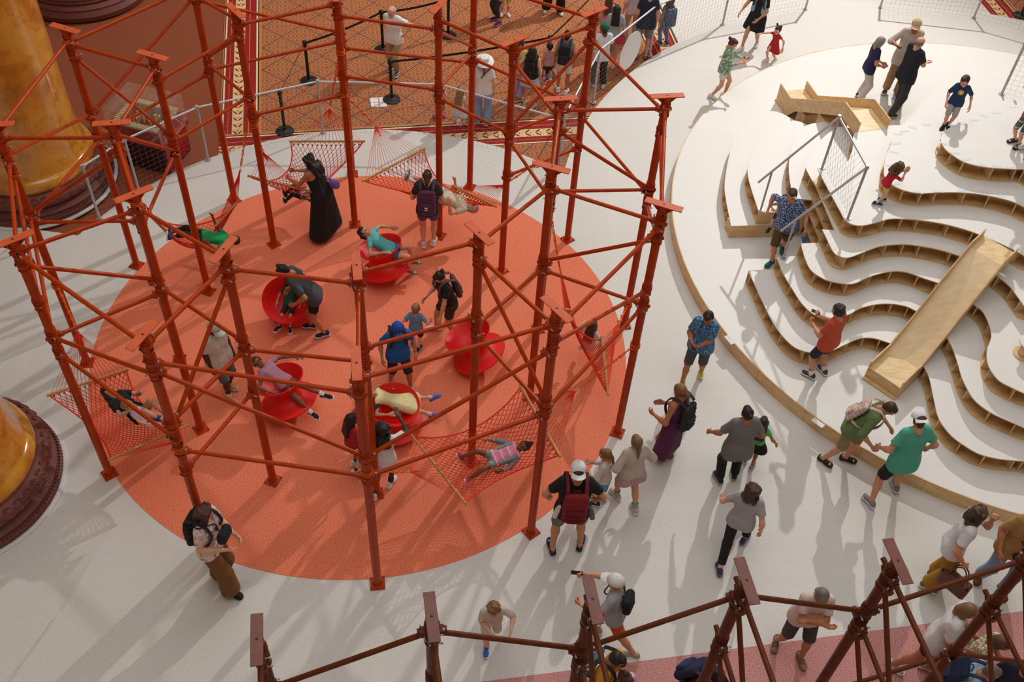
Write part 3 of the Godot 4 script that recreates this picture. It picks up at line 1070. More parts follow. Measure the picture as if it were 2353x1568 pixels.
func make_slide(called: String, label: String, path: PackedVector3Array, side: Vector3, wall: float, closed_end: float, props_: Array) -> void:
	var t := thing(called, label, "slide", Transform3D(Basis(), Vector3.ZERO), "plywood slides of the terrace")
	var b := MB.new()
	strip(b, path, side, 0.018)
	obj("chute", b, mats.plywood_glossy, t)
	var sn := side.normalized()
	for s in 2:
		var up := PackedVector3Array()
		var low := PackedVector3Array()
		for j in path.size():
			var p := path[j] + (side if s else Vector3.ZERO)
			up.append(p + Vector3(0, wall if j > 0 or wall < 0.16 else wall, 0))
			low.append(p - Vector3(0, 0.1, 0))
		if closed_end > 0.0:
			low[low.size() - 1].y = RIM + 0.002
			low[low.size() - 2].y = maxf(RIM + 0.002, low[low.size() - 2].y - 0.16)
		var w := MB.new()
		panel(w, up, low, sn * (0.02 if s else -0.02))
		obj("side_panel", w, mats.plywood, t)
	var e := path[path.size() - 1]
	var d := (e - path[path.size() - 2]).normalized()
	if closed_end > 0.0:
		var f := MB.new()
		f.box(Transform3D(look(d), e + side * 0.5 + Vector3(0, -closed_end * 0.5 - 0.01, 0) - d * 0.03), Vector3(side.length(), closed_end, 0.018))
		obj("end_board", f, mats.plywood, t)
		var g := MB.new()
		g.box(Transform3D(look(d), e + side * 0.5 + Vector3(0, -closed_end, 0) - d * 0.0), Vector3(side.length() + 0.04, 0.02, 0.1))
		obj("foot_board", g, mats.plywood, t)
	for q in props_:
		var f := MB.new()
		f.box(Transform3D(look(d), q[0]), q[1])
		obj("support_box", f, mats.plywood, t)


func slides() -> void:
	var h5 := RIM + RISE * 5
	# near slide from the fifth deck to the round platform
	var a := P(2259, 542, h5 + 0.004)
	var l := P(2233, 570, h5 + 0.004)
	var r0 := P(2040, 803, 0.52)
	var e := P(1998, 845, 0.52)
	var dir := (e - a)
	dir.y = 0
	dir = dir.normalized()
	var side := Vector3(-dir.z, 0, dir.x)
	if side.x < 0: side = -side
	side *= 0.56
	var on := func(p: Vector3) -> Vector3: return Vector3(a.x, p.y, a.z) + dir * dir.dot(Vector3(p.x - a.x, 0, p.z - a.z))
	var path := PackedVector3Array([a + dir * -0.02, on.call(l)])
	var p0: Vector3 = on.call(l)
	var p1: Vector3 = on.call(r0)
	for k in range(1, 9):
		var s := k / 8.0
		var q := p0.lerp(p1, s)
		q.y += sin(s * TAU) * 0.02
		path.append(q)
	path.append(on.call(e))
	make_slide("plywood_slide", "long plywood slide running down from the terraces past the man in orange", path, side, 0.13, 0.24, [])
	# far slide, leaving the fifth deck the other way
	var a2 := P(1972, 303, h5 + 0.004)
	var dir2 := P(1927, 243, 1.8) - P(1970, 305, 1.8)
	dir2 = (P(1783, 197, 0.7) - P(1970, 305, 1.8))
	dir2.y = 0
	dir2 = dir2.normalized()
	var side2 := Vector3(-dir2.z, 0, dir2.x)
	if side2.x < 0: side2 = -side2
	side2 *= 0.56
	var p2 := PackedVector3Array([a2 + Vector3(0, 0, 0), a2 + dir2 * 0.62])
	var w0 := a2 + dir2 * 0.62
	var w1 := a2 + dir2 * 2.42
	w1.y = 0.5
	for k in range(1, 7):
		var q := w0.lerp(w1, k / 6.0)
		p2.append(q)
	p2.append(w1 + dir2 * 0.52)
	var mid := w0.lerp(w1, 0.35) + side2 * 0.5
	var mid2 := w0.lerp(w1, 0.75) + side2 * 0.5
	make_slide("plywood_slide", "short kinked plywood slide at the back of the terraces", p2, side2, 0.2, 0.22, [[Vector3(mid.x, 0.78, mid.z), Vector3(0.5, 0.6, 0.3)], [Vector3(mid2.x, 0.55, mid2.z), Vector3(0.5, 0.3, 0.3)]])
	# drum seat at the edge of the frame
	var st := thing("drum_stool", "small plywood drum seat with a white top on a terrace step", "stool", Transform3D(Basis(), P(2352, 815, RIM + RISE * 3)))
	var b := MB.new()
	b.lathe(PackedVector2Array([Vector2(0.0, 0.002), Vector2(0.16, 0.002), Vector2(0.16, 0.02), Vector2(0.1, 0.022), Vector2(0.1, 0.26), Vector2(0.17, 0.262)]), 28)
	obj("drum", b, mats.plywood, st)
	var c := MB.new()
	c.lathe(PackedVector2Array([Vector2(0.0, 0.262), Vector2(0.17, 0.262), Vector2(0.17, 0.28), Vector2(0.0, 0.281)]), 28)
	obj("seat_top", c, mats.deck_white, st)


func fence(label: String, feet: Array, h: float, ends := true, base := 0.0) -> void:
	var t := thing("mesh_fence", label, "fence", Transform3D(Basis(), feet[0]), "steel mesh fences")
	var o: Vector3 = feet[0]
	for k in feet.size():
		var p: Vector3 = feet[k] - o
		if ends or (k > 0 and k < feet.size() - 1):
			var b := MB.new()
			b.tube(p + Vector3(0, 0.004, 0), p + Vector3(0, h + 0.03, 0), 0.024, 0.024, 10)
			b.tube(p, p + Vector3(0, 0.012, 0), 0.06, 0.06, 12)
			b.tube(p + Vector3(0, h - 0.035, 0), p + Vector3(0, h + 0.035, 0), 0.034, 0.034, 10)
			for c in 5: b.ring(p + Vector3(0, h * (c + 0.5) / 5.5, 0), Vector3.UP, 0.026, 0.004, 10, 4)
			obj("post", b, mats.galvanised, t)
		if k == feet.size() - 1: continue
		var q: Vector3 = feet[k + 1] - o
		var r := MB.new()
		r.tube(p + Vector3(0, h, 0), q + Vector3(0, h, 0), 0.02, 0.02, 10)
		obj("top_rail", r, mats.steel, t)
		var w := MB.new()
		var l := p.distance_to(q)
		var d := (q - p) / l
		var nx := int(l / 0.1)
		var ny := int((h - 0.06) / 0.1)
		for j in range(1, nx): w.tube(p + d * (l * j / nx) + Vector3(0, 0.04, 0), p + d * (l * j / nx) + Vector3(0, h, 0), 0.0017, 0.0017, 4, false)
		for j in ny + 1: w.tube(p + Vector3(0, 0.04 + (h - 0.08) * j / ny, 0), q + Vector3(0, 0.04 + (h - 0.08) * j / ny, 0), 0.0017, 0.0017, 4, false)
		obj("wire_mesh", w, mats.wire, t)


func fences() -> void:
	var on := func(c: Vector3, r: float, x: float, y: float) -> Vector3:
		var p := P(x, y)
		return c + (p - c).normalized() * r
	var cusp := P(1276, 390)
	fence("steel mesh fence around the red floor in front of the carpet", [on.call(DISC, 5.68, 262, 520), on.call(DISC, 5.68, 334, 452), on.call(DISC, 5.68, 476, 365), on.call(DISC, 5.68, 742, 305), on.call(DISC, 5.68, 1012, 308), cusp], 1.2)
	fence("steel mesh fence curving up beside the waiting queue", [cusp + Vector3(0.08, 0, -0.05), P(1363, 235), P(1492, 128), P(1660, 57), P(1850, 22)], 1.24)
	fence("steel mesh fence behind the terraces at the far carpet", [P(2022, 18), P(2237, 42), P(2420, 95)], 1.24)
	fence("steel mesh fence panel on top of the mound", [P(2301, 217, RIM + RISE * 5), P(2420, 250, RIM + RISE * 5)], 1.1)
	# round white sign hung on the queue fence
	var s := thing("round_sign", "blank white round sign hung on the queue fence", "sign", Transform3D(look(P(1363, 235).direction_to(P(1492, 128)).cross(Vector3.UP)), P(1363, 235).lerp(P(1492, 128), 0.56) + Vector3(0, 0.62, 0)))
	var b := MB.new()
	b.lathe(PackedVector2Array([Vector2(0.0, -0.006), Vector2(0.42, -0.006), Vector2(0.425, 0.0), Vector2(0.42, 0.006), Vector2(0.0, 0.006)]), 40, Transform3D(Basis(Vector3.RIGHT, PI / 2), Vector3(0, 0, 0.03)))
	obj("disc", b, mats.white_paper, s)
	for k in 2:
		var w := MB.new()
		w.ring(Vector3([-0.2, 0.2][k], 0.38, 0.03), Vector3.RIGHT, 0.035, 0.004, 10, 4)
		obj("tie_ring", w, mats.galvanised, s)
	# stair railings in the notch, and the mesh panel that joins them
	var h5 := RIM + RISE * 5
	var g := thing("stair_railing", "steel pipe railing with wire mesh panel at the stair through the terraces", "railing", Transform3D(Basis(), Vector3.ZERO))
	var f0 := P(1889, 386, h5)
	var f1 := P(1948, 502, h5)
	var up := Vector3(0, 1.06, 0)
	var lows := [[f0, P(1748, 482, RIM + RISE * 2), P(1775, 393, RIM + RISE * 2 + 0.9), "1748,404"], [f1, P(1799, 594, RIM + RISE * 2), P(1828, 480, RIM + RISE * 2 + 0.9), "1800,500"]]
	for e in lows:
		var a: Vector3 = e[0]
		var low: Vector3 = e[1]
		var b0 := MB.new()
		b0.tube(a, a + up, 0.021, 0.021, 10)
		b0.tube(a, a + Vector3(0, 0.012, 0), 0.055, 0.055, 12)
		b0.tube(a + up - Vector3(0, 0.03, 0), a + up + Vector3(0, 0.035, 0), 0.03, 0.03, 10)
		obj("post", b0, mats.galvanised, g)
		var lt := low + Vector3(0, 0.86, 0)
		var b1 := MB.new()
		b1.tube(low, lt, 0.018, 0.018, 10)
		b1.tube(low, low + Vector3(0, 0.012, 0), 0.055, 0.055, 12)
		obj("post", b1, mats.galvanised, g)
		var d := ((a + up) - lt).normalized()
		var b2 := MB.new()
		b2.tube(lt - d * 0.3, a + up, 0.02, 0.02, 10)
		obj("handrail", b2, mats.steel, g)
	var tr := MB.new()
	tr.tube(f0 + up, f1 + up, 0.019, 0.019, 10)
	obj("top_rail", tr, mats.steel, g)
	var w := MB.new()   # diagonal netting
	var l := f0.distance_to(f1)
	for j in range(-10, 13):
		for s2 in [-1.0, 1.0]:
			var x0 := 0.11 * j
			var pts := []
			for m in 2:
				var y := [0.04, 1.04][m] as float
				pts.append(Vector2(x0 + (s2 * 0.55 if m else 0.0), y))
			var c0: Vector2 = pts[0]
			var c1: Vector2 = pts[1]
			# clip to the panel's width
			for m in 2:
				var p: Vector2 = [c0, c1][m]
				var q: Vector2 = [c1, c0][m]
				if p.x < 0.0: p = p.lerp(q, clampf((0.0 - p.x) / (q.x - p.x), 0, 1))
				elif p.x > l: p = p.lerp(q, clampf((l - p.x) / (q.x - p.x), 0, 1))
				if m == 0: c0 = p
				else: c1 = p
			if c0.distance_to(c1) < 0.05 or c0.x < -0.01 or c0.x > l + 0.01 or c1.x < -0.01 or c1.x > l + 0.01: continue
			var dd := (f1 - f0) / l
			w.tube(f0 + dd * c0.x + Vector3(0, c0.y, 0), f0 + dd * c1.x + Vector3(0, c1.y, 0), 0.002, 0.002, 4, false)
	obj("wire_mesh", w, mats.wire, g)


func belt(a: Vector3, b: Vector3, w := 0.05, sag := 0.05) -> MB:
	var m := MB.new()
	var n := 10
	for k in n:
		var p := a.lerp(b, float(k) / n) - Vector3(0, sag * 4.0 * (float(k) / n) * (1.0 - float(k) / n), 0)
		var q := a.lerp(b, float(k + 1) / n) - Vector3(0, sag * 4.0 * (float(k + 1) / n) * (1.0 - float(k + 1) / n), 0)
		var h := Vector3(0, w * 0.5, 0)
		var s := (q - p).cross(Vector3.UP).normalized() * 0.002
		m.quad(p - h + s, q - h + s, q + h + s, p + h + s)
		m.quad(q - h - s, p - h - s, p + h - s, q + h - s)
		m.quad(p + h + s, q + h + s, q + h - s, p + h - s)
	return m


func stanchions() -> void:
	var px_ := [[655, 302], [710, 186], [880, 114], [900, 229], [1030, 82], [1257, 172], [1402, 16], [1680, -120], [2345, 36]]
	var labs := ["black belt post at the white floor edge beside the carpet border", "black belt post in the open part of the patterned carpet", "black belt post behind the man in the white polo", "black belt post in front of the man in the white polo", "black belt post beyond the scaffold on the carpet", "black belt post behind the child in pink", "black belt post at the head of the queue", "black belt post by the white path", "black belt post on the border beyond the terraces"]
	var at := []
	for k in px_.size():
		var p := P(px_[k][0], px_[k][1], -0.035)
		at.append(p)
		var t := thing("belt_stanchion", labs[k], "stanchion", Transform3D(Basis(Vector3.UP, 0.4 * k), p), "queue belt posts")
		var b := MB.new()
		b.lathe(PackedVector2Array([Vector2(0.0, 0.0), Vector2(0.18, 0.0), Vector2(0.182, 0.012), Vector2(0.175, 0.02), Vector2(0.06, 0.034), Vector2(0.032, 0.05)]), 28)
		obj("base", b, mats.black, t)
		var c := MB.new()
		c.tube(Vector3(0, 0.03, 0), Vector3(0, 0.86, 0), 0.032, 0.032, 14)
		obj("pole", c, mats.black, t)
		var d := MB.new()
		d.box(Transform3D(Basis(), Vector3(0, 0.9, 0)), Vector3(0.085, 0.1, 0.085), 0.015)
		obj("belt_head", d, mats.black, t)
	var run := [[1, 2], [2, 4], [3, 5], [5, 6]]
	var bl := ["black queue belt stretched behind the scaffold post", "black queue belt beside the bald man's shoulder", "black queue belt passing behind the waiting women", "black queue belt running up behind the queue"]
	for k in run.size():
		var r: Array = run[k]
		tag(obj("queue_belt", belt(at[r[0]] + Vector3(0, 0.9, 0), at[r[1]] + Vector3(0, 0.9, 0)), mats.black), bl[k], "belt", "queue belts")
	var slack := MB.new()
	slack.tube(at[1] + Vector3(0, 0.9, 0), at[0] + Vector3(0, 0.9, 0), 0.008, 0.008, 6)
	tag(obj("queue_belt", slack, mats.black), "thin black cord between two belt posts at the carpet border", "belt", "queue belts")


func display_case() -> void:
	# glass topped red case with a model building, standing on the brown carpet behind the fence
	var near := P(384, 405, -0.03)
	var along := (near - P(309, 386, -0.03)).normalized()
	var depth := Vector3(along.z, 0, -along.x)
	if depth.z > 0: depth = -depth
	var t := thing("display_case", "red display case with a model building under clear glass", "display case", Transform3D(Basis(along * 0.7, Vector3.UP, -depth * 0.85), near - along * 0.5 + depth * 0.46))
	var red := mat("case_red", C(150, 14, 18), 0.4)
	var dark := mat("case_dark", C(58, 6, 10), 0.5)
	var b := MB.new()
	b.box(Transform3D(Basis(), Vector3(0, 0.3, 0)), Vector3(1.5, 0.58, 0.95), 0.01)
	obj("plinth", b, dark, t)
	for s in [-1.0, 1.0]:
		var k := MB.new()
		k.box(Transform3D(Basis(), Vector3(s * 0.752, 0.3, 0)), Vector3(0.01, 0.5, 0.86), 0.0)
		obj("end_panel", k, red, t)
	var m := MB.new()
	m.box(Transform3D(Basis(), Vector3(0, 0.64, 0)), Vector3(1.62, 0.1, 1.06), 0.01)
	obj("ledge", m, red, t)
	var st := MB.new()
	for s in [-1.0, 1.0]: st.box(Transform3D(Basis(), Vector3(0, 0.66, s * 0.532)), Vector3(1.3, 0.035, 0.006))
	st.box(Transform3D(Basis(), Vector3(0.812, 0.66, 0)), Vector3(0.006, 0.035, 0.8))
	obj("brass_strip", st, mat("brass", C(196, 150, 80), 0.4, 0.3), t)
	# model: four wings round a court with small round columns, pale arcades
	var w := MB.new()
	for s in [-1.0, 1.0]:
		w.box(Transform3D(Basis(), Vector3(0, 0.8, s * 0.4)), Vector3(1.36, 0.22, 0.12))
		w.box(Transform3D(Basis(), Vector3(s * 0.62, 0.8, 0)), Vector3(0.12, 0.22, 0.7))
	obj("model_wings", w, red, t)
	var pale := mat("model_pale", C(196, 182, 140), 0.8)
	var ar := MB.new()
	for s in [-1.0, 1.0]:
		for j in 22: ar.box(Transform3D(Basis(), Vector3(-0.62 + j * 0.059, 0.93, s * 0.4)), Vector3(0.03, 0.05, 0.14))
		for j in 11: ar.box(Transform3D(Basis(), Vector3(s * 0.62, 0.93, -0.29 + j * 0.058)), Vector3(0.14, 0.05, 0.03))
		for j in 20: ar.box(Transform3D(Basis(), Vector3(-0.56 + j * 0.059, 0.8, s * 0.325)), Vector3(0.02, 0.2, 0.03))
	obj("model_arcade", ar, pale, t)
	for s in [[-0.3, -0.1], [-0.18, -0.1], [-0.3, 0.12], [-0.18, 0.12], [0.2, -0.1], [0.32, -0.1], [0.2, 0.12], [0.32, 0.12]]:
		var c := MB.new()
		c.lathe(PackedVector2Array([Vector2(0.035, 0.7), Vector2(0.03, 0.72), Vector2(0.028, 0.9), Vector2(0.036, 0.93), Vector2(0.02, 0.935), Vector2(0.018, 0.9)]), 12, Transform3D(Basis(), Vector3(s[0], 0, s[1])))
		obj("model_column", c, mat("model_yellow", C(214, 190, 110), 0.7), t)
	var gl := mat("clear_glass", Color(0.85, 0.88, 0.88, 0.03), 0.02)
	gl.transparency = BaseMaterial3D.TRANSPARENCY_ALPHA
	for d in [[Vector3(0, 0.96, 0.52), Vector3(1.56, 0.55, 0.008)], [Vector3(0, 0.96, -0.52), Vector3(1.56, 0.55, 0.008)], [Vector3(0.78, 0.96, 0), Vector3(0.008, 0.55, 1.04)], [Vector3(-0.78, 0.96, 0), Vector3(0.008, 0.55, 1.04)], [Vector3(0, 1.24, 0), Vector3(1.57, 0.008, 1.05)]]:
		var g := MB.new()
		g.box(Transform3D(Basis(), d[0]), d[1])
		obj("pane", g, gl, t)


# ---------------------------------------------------------------- hammocks
func hammock(label: String, tie0: Vector3, ap0: Vector3, s0: Array, s1: Array, ap1: Vector3, tie1: Vector3, sag: float, pinch := 0.34, rope := "rope_red") -> void:
	var t := thing("net_hammock", label, "hammock", Transform3D(Basis(), Vector3.ZERO), "hammocks hung in the red scaffold")
	var a0: Vector3 = s0[0]
	var a1: Vector3 = s0[1]
	var b0: Vector3 = s1[0]
	var b1: Vector3 = s1[1]
	for e in [[a0, a1], [b0, b1]]:
		var w := MB.new()
		var d: Vector3 = (e[1] - e[0]).normalized()
		w.tube(e[0] - d * 0.03, e[1] + d * 0.03, 0.021, 0.021, 10)
		obj("spreader_bar", w, mats.dowel, t)
	var ncord := 18
	for e in [[ap0, a0, a1], [ap1, b0, b1]]:
		var f := MB.new()
		for k in ncord:
			var q: Vector3 = e[1].lerp(e[2], (k + 0.5) / ncord)
			f.tube(e[0], q, 0.0035, 0.0035, 4, false)
		var mid: Vector3 = (e[1] + e[2]) * 0.5
		f.tube(e[0], e[0].lerp(mid, 0.28), 0.016, 0.01, 7)
		obj("cord_fan", f, mats[rope], t)
	for e in [[tie0, ap0], [tie1, ap1]]:
		var p: Vector3 = e[0]
		var q: Vector3 = e[1]
		var r := MB.new()
		var d := (q - p).normalized()
		var pts := PackedVector3Array()
		var pts2 := PackedVector3Array()
		var sd := d.cross(Vector3(0.3, 1, 0.2)).normalized()
		var n := 20
		for k in n + 1:
			var s := float(k) / n
			var o := sd * sin(s * 22.0) * 0.012 + d.cross(sd) * cos(s * 22.0) * 0.012
			pts.append(p.lerp(q, s * 0.93) + o)
			pts2.append(p.lerp(q, s * 0.93) - o)
		r.sweep(pts, 0.008, 5)
		r.sweep(pts2, 0.008, 5)
		for s in [0.25, 0.6]: r.ball(p.lerp(q, s), Vector3.ONE * 0.026, 8, 5)
		obj("hanging_rope", r, mats.rope_orange, t)
		var l := MB.new()   # wraps round the post
		for k in 3: l.ring(p + Vector3(0, 0.03 * (k - 1), 0), Vector3(0.08 * k, 1, 0.05).normalized(), 0.066, 0.008, 14, 5)
		obj("rope_wrap", l, mats.rope_orange, t)
		var c := MB.new()
		c.ring(q - d * 0.045, sd, 0.026, 0.005, 12, 5)
		c.ring(q - d * 0.012, d.cross(sd), 0.02, 0.004, 10, 5)
		obj("steel_hook", c, mats.steel, t)
	# knotted net: a diamond mesh between the bars, narrowing and sagging in the middle
	var nu := 15
	var nv := 34
	var at := func(u: float, v: float) -> Vector3:
		var q := 4.0 * v * (1.0 - v)
		var uu := 0.5 + (u - 0.5) * (1.0 - pinch * q)
		var edge := (u - 0.5) * (u - 0.5) * 4.0
		return a0.lerp(a1, uu).lerp(b0.lerp(b1, uu), v) - Vector3(0, sag * pow(q, 0.8) * (1.0 - 0.45 * edge), 0)
	var net := MB.new()
	for j in nv:
		for k in nu:
			var v0 := float(j) / nv
			var v1 := float(j + 1) / nv
			var h := 0.5 if j % 2 else 0.0
			var u0 := (k + h) / nu
			if j % 2 == 0:
				net.tube(at.call(u0, v0), at.call(minf(u0 + 0.5 / nu, 1), v1), 0.005, 0.005, 4, false)
				net.tube(at.call(minf(u0 + 1.0 / nu, 1), v0), at.call(minf(u0 + 0.5 / nu, 1), v1), 0.005, 0.005, 4, false)
			else:
				net.tube(at.call(u0, v0), at.call(maxf(u0 - 0.5 / nu, 0), v1), 0.005, 0.005, 4, false)
				net.tube(at.call(u0, v0), at.call(minf(u0 + 0.5 / nu, 1), v1), 0.005, 0.005, 4, false)
	obj("net", net, mats[rope], t)
	for u in [0.0, 1.0]:
		var e := MB.new()
		var pts := PackedVector3Array()
		for j in 25: pts.append(at.call(u, j / 24.0))
		e.sweep(pts, 0.011, 6)
		obj("edge_rope", e, mats[rope], t)
	var kn := MB.new()
	for k in nu:
		for v in [0.018, 0.982]: kn.ball(at.call((k + 0.5) / nu, v), Vector3(0.013, 0.02, 0.013), 5, 4)
	tag(obj("knot_row", kn, mats[rope], t), "", "", "", "stuff")


func hammocks() -> void:
	hammock("red net hammock held by the woman in the long black dress", on_post("I5", 285), P(605, 350, 1.62), [P(573, 405, 1.05), P(716, 441, 1.05)], [P(668, 325, 1.22), P(835, 325, 1.22)], P(757, 250, 1.75), on_post("I6", 118), 0.6)
	hammock("red net hammock with a pair of legs behind the purple backpack", on_post("I6", 215), P(863, 288, 1.62), [P(836, 415, 1.15), P(974, 342, 1.15)], [P(1042, 428, 0.95), P(1138, 474, 0.95)], P(1158, 425, 1.25), P(1233, 376, 1.9), 0.5)
	hammock("red net hammock hanging steeply with the child in green", on_post("I5", 235), P(552, 392, 1.75), [P(548, 461, 1.2), P(497, 518, 0.95)], [P(344, 495, 1.25), P(387, 537, 1.0)], P(333, 470, 1.6), on_post("I2", 420), 0.62, 0.1)
	hammock("red net hammock carrying a woman with a child in her lap", on_post("O3", 655), P(178, 762, 1.6), [P(112, 908, 1.05), P(290, 850, 1.05)], [P(253, 1056, 0.8), P(430, 978, 0.8)], P(420, 1015, 1.15), on_post("O1", 1028), 0.34, 0.3)
	hammock("red net hammock with a small child seated in its fold", on_post("I9", 480), P(1283, 600, 1.75), [P(1297, 711, 1.5), P(1313, 713, 0.85)], [P(1383, 778, 0.95), P(1397, 905, 0.7)], P(1420, 745, 0.95), on_post("O9", 700), 0.3, 0.15)
	hammock("red net hammock with the girl in the striped pink top", on_post("O0", 1084), P(942, 1085, 1.3), [P(948, 1003, 0.95), P(1068, 1155, 0.95)], [P(1197, 888, 1.05), P(1285, 1046, 1.05)], P(1322, 899, 1.4), on_post("O10", 793), 0.34, 0.28)


# ---------------------------------------------------------------- spinning-top chairs
var seats := []     # where each chair stands


func spinning_chairs() -> void:
	var pr := PackedVector2Array()
	for p in [[0.0, 0.0], [0.09, 0.006], [0.13, 0.03], [0.16, 0.06], [0.25, 0.1], [0.36, 0.145], [0.43, 0.185], [0.447, 0.2], [0.445, 0.215], [0.42, 0.222], [0.33, 0.24], [0.25, 0.275], [0.205, 0.33], [0.205, 0.39], [0.235, 0.46], [0.29, 0.53], [0.345, 0.59], [0.378, 0.635], [0.382, 0.65], [0.372, 0.655], [0.352, 0.635], [0.3, 0.565], [0.235, 0.49], [0.18, 0.44], [0.1, 0.405], [0.0, 0.395]]: pr.append(Vector2(p[0], p[1]))
	# turned rings, as the moulded shell has
	var b := MB.new()
	b.lathe(pr, 56, Transform3D(), 0.5)
	var m := mesh_of([[b, mats.red_plastic]])
	var rings := MB.new()
	for r in [[0.26, 0.52], [0.32, 0.592], [0.2, 0.455], [0.13, 0.418]]: rings.ring(Vector3(0, r[1] - 0.001, 0), Vector3.UP, r[0], 0.0025, 48, 4)
	var rm := mesh_of([[rings, mats.red_plastic]])
	# middle of the upper rim in the picture, the way the chair leans, by how many degrees
	var spots := [[655, 690, Vector3(-0.12, 0, 1.0), 43.0, "glossy red spinning chair holding the boy in green"], [872, 566, Vector3(-0.8, 0, -0.5), 18.0, "glossy red spinning chair under the girl in turquoise"], [640, 872, Vector3(-0.8, 0, -0.5), 18.0, "glossy red spinning chair under the girl in mauve"], [906, 930, Vector3(0.3, 0, 0.5), 8.0, "glossy red spinning chair under the girl in the yellow dress"], [1074, 770, Vector3(-0.8, 0, -0.1), 26.0, "empty glossy red spinning chair tipped toward the woman in khaki shorts"]]
	for s in spots:
		var lean: Vector3 = s[2].normalized()
		var an := deg_to_rad(s[3])
		var bs := Basis(Vector3.UP.cross(lean).normalized(), an)
		var low := 0.0   # lift so that the lower rim touches the floor
		for p in pr: low = minf(low, p.y * cos(an) - p.x * sin(an))
		var rim := P(s[0], s[1], 0.65 * cos(an) - low)
		var foot := Vector3(rim.x, 0.008 - low, rim.z) - lean * 0.65 * sin(an)
		var t := thing("spinning_chair", s[4], "chair", Transform3D(bs, foot), "red spinning top chairs")
		seats.append(t.transform)
		inst("shell", m, t)
		inst("grooved_rings", rm, t)


func small_things() -> void:
	# four white sheets taped to the carpet
	var s := thing("paper_marker", "white taped paper square lying on the patterned carpet", "paper", Transform3D(Basis(Vector3.UP, SKEW), P(870, 235, -0.034)))
	for k in 4:
		var b := MB.new()
		b.box(Transform3D(Basis(), Vector3([-0.085, 0.085][k % 2], 0.002, [-0.085, 0.085][k / 2])), Vector3(0.155, 0.002, 0.155))
		obj("sheet", b, mats.white_paper, s)
	for k in [[1677, 781, "small white notice stuck beside the man in blue"], [1880, 972, "small white notice stuck on the platform rim by the green shirt man"]]:
		var p := P(k[0], k[1], RIM + 0.002)
		var tn := (p - MOUND).cross(Vector3.UP)
		var b := MB.new()
		b.box(Transform3D(look(tn), Vector3.ZERO), Vector3(0.09, 0.002, 0.2))
		tag(obj("floor_notice", b, mats.white_paper, self, Transform3D(Basis(), p)), k[2], "notice", "notices on the platform rim")
	# strips of pale blue tape along the upper deck edges
	var n := 0
	for k in [[6, "2063,308 2078,302 2096,293 2128,287 2060,330 2055,350 2037,380 2060,423 2110,441 2158,440 2210,438 2262,441 2300,449"], [7, "2170,304 2190,290 2212,284 2238,276 2262,266 2290,259 2330,246 2170,330 2195,352 2220,367 2256,378 2290,382 2320,384"]]:
		for q in k[1].split(" "):
			var f: PackedStringArray = q.split(",")
			var h: float = RIM + RISE * float(k[0])
			var b := MB.new()
			b.box(Transform3D(Basis(Vector3.UP, 0.4 * sin(n * 2.1)), Vector3.ZERO), Vector3(0.16, 0.0016, 0.05))
			var o := obj("tape_strip", b, mats.blue_tape, self, Transform3D(Basis(), P(float(f[0]), float(f[1]), h) + Vector3(0, 0.002, 0)))
			tag(o, "pale blue tape strip stuck on an upper terrace deck", "tape", "tape strips on the terraces")
			n += 1


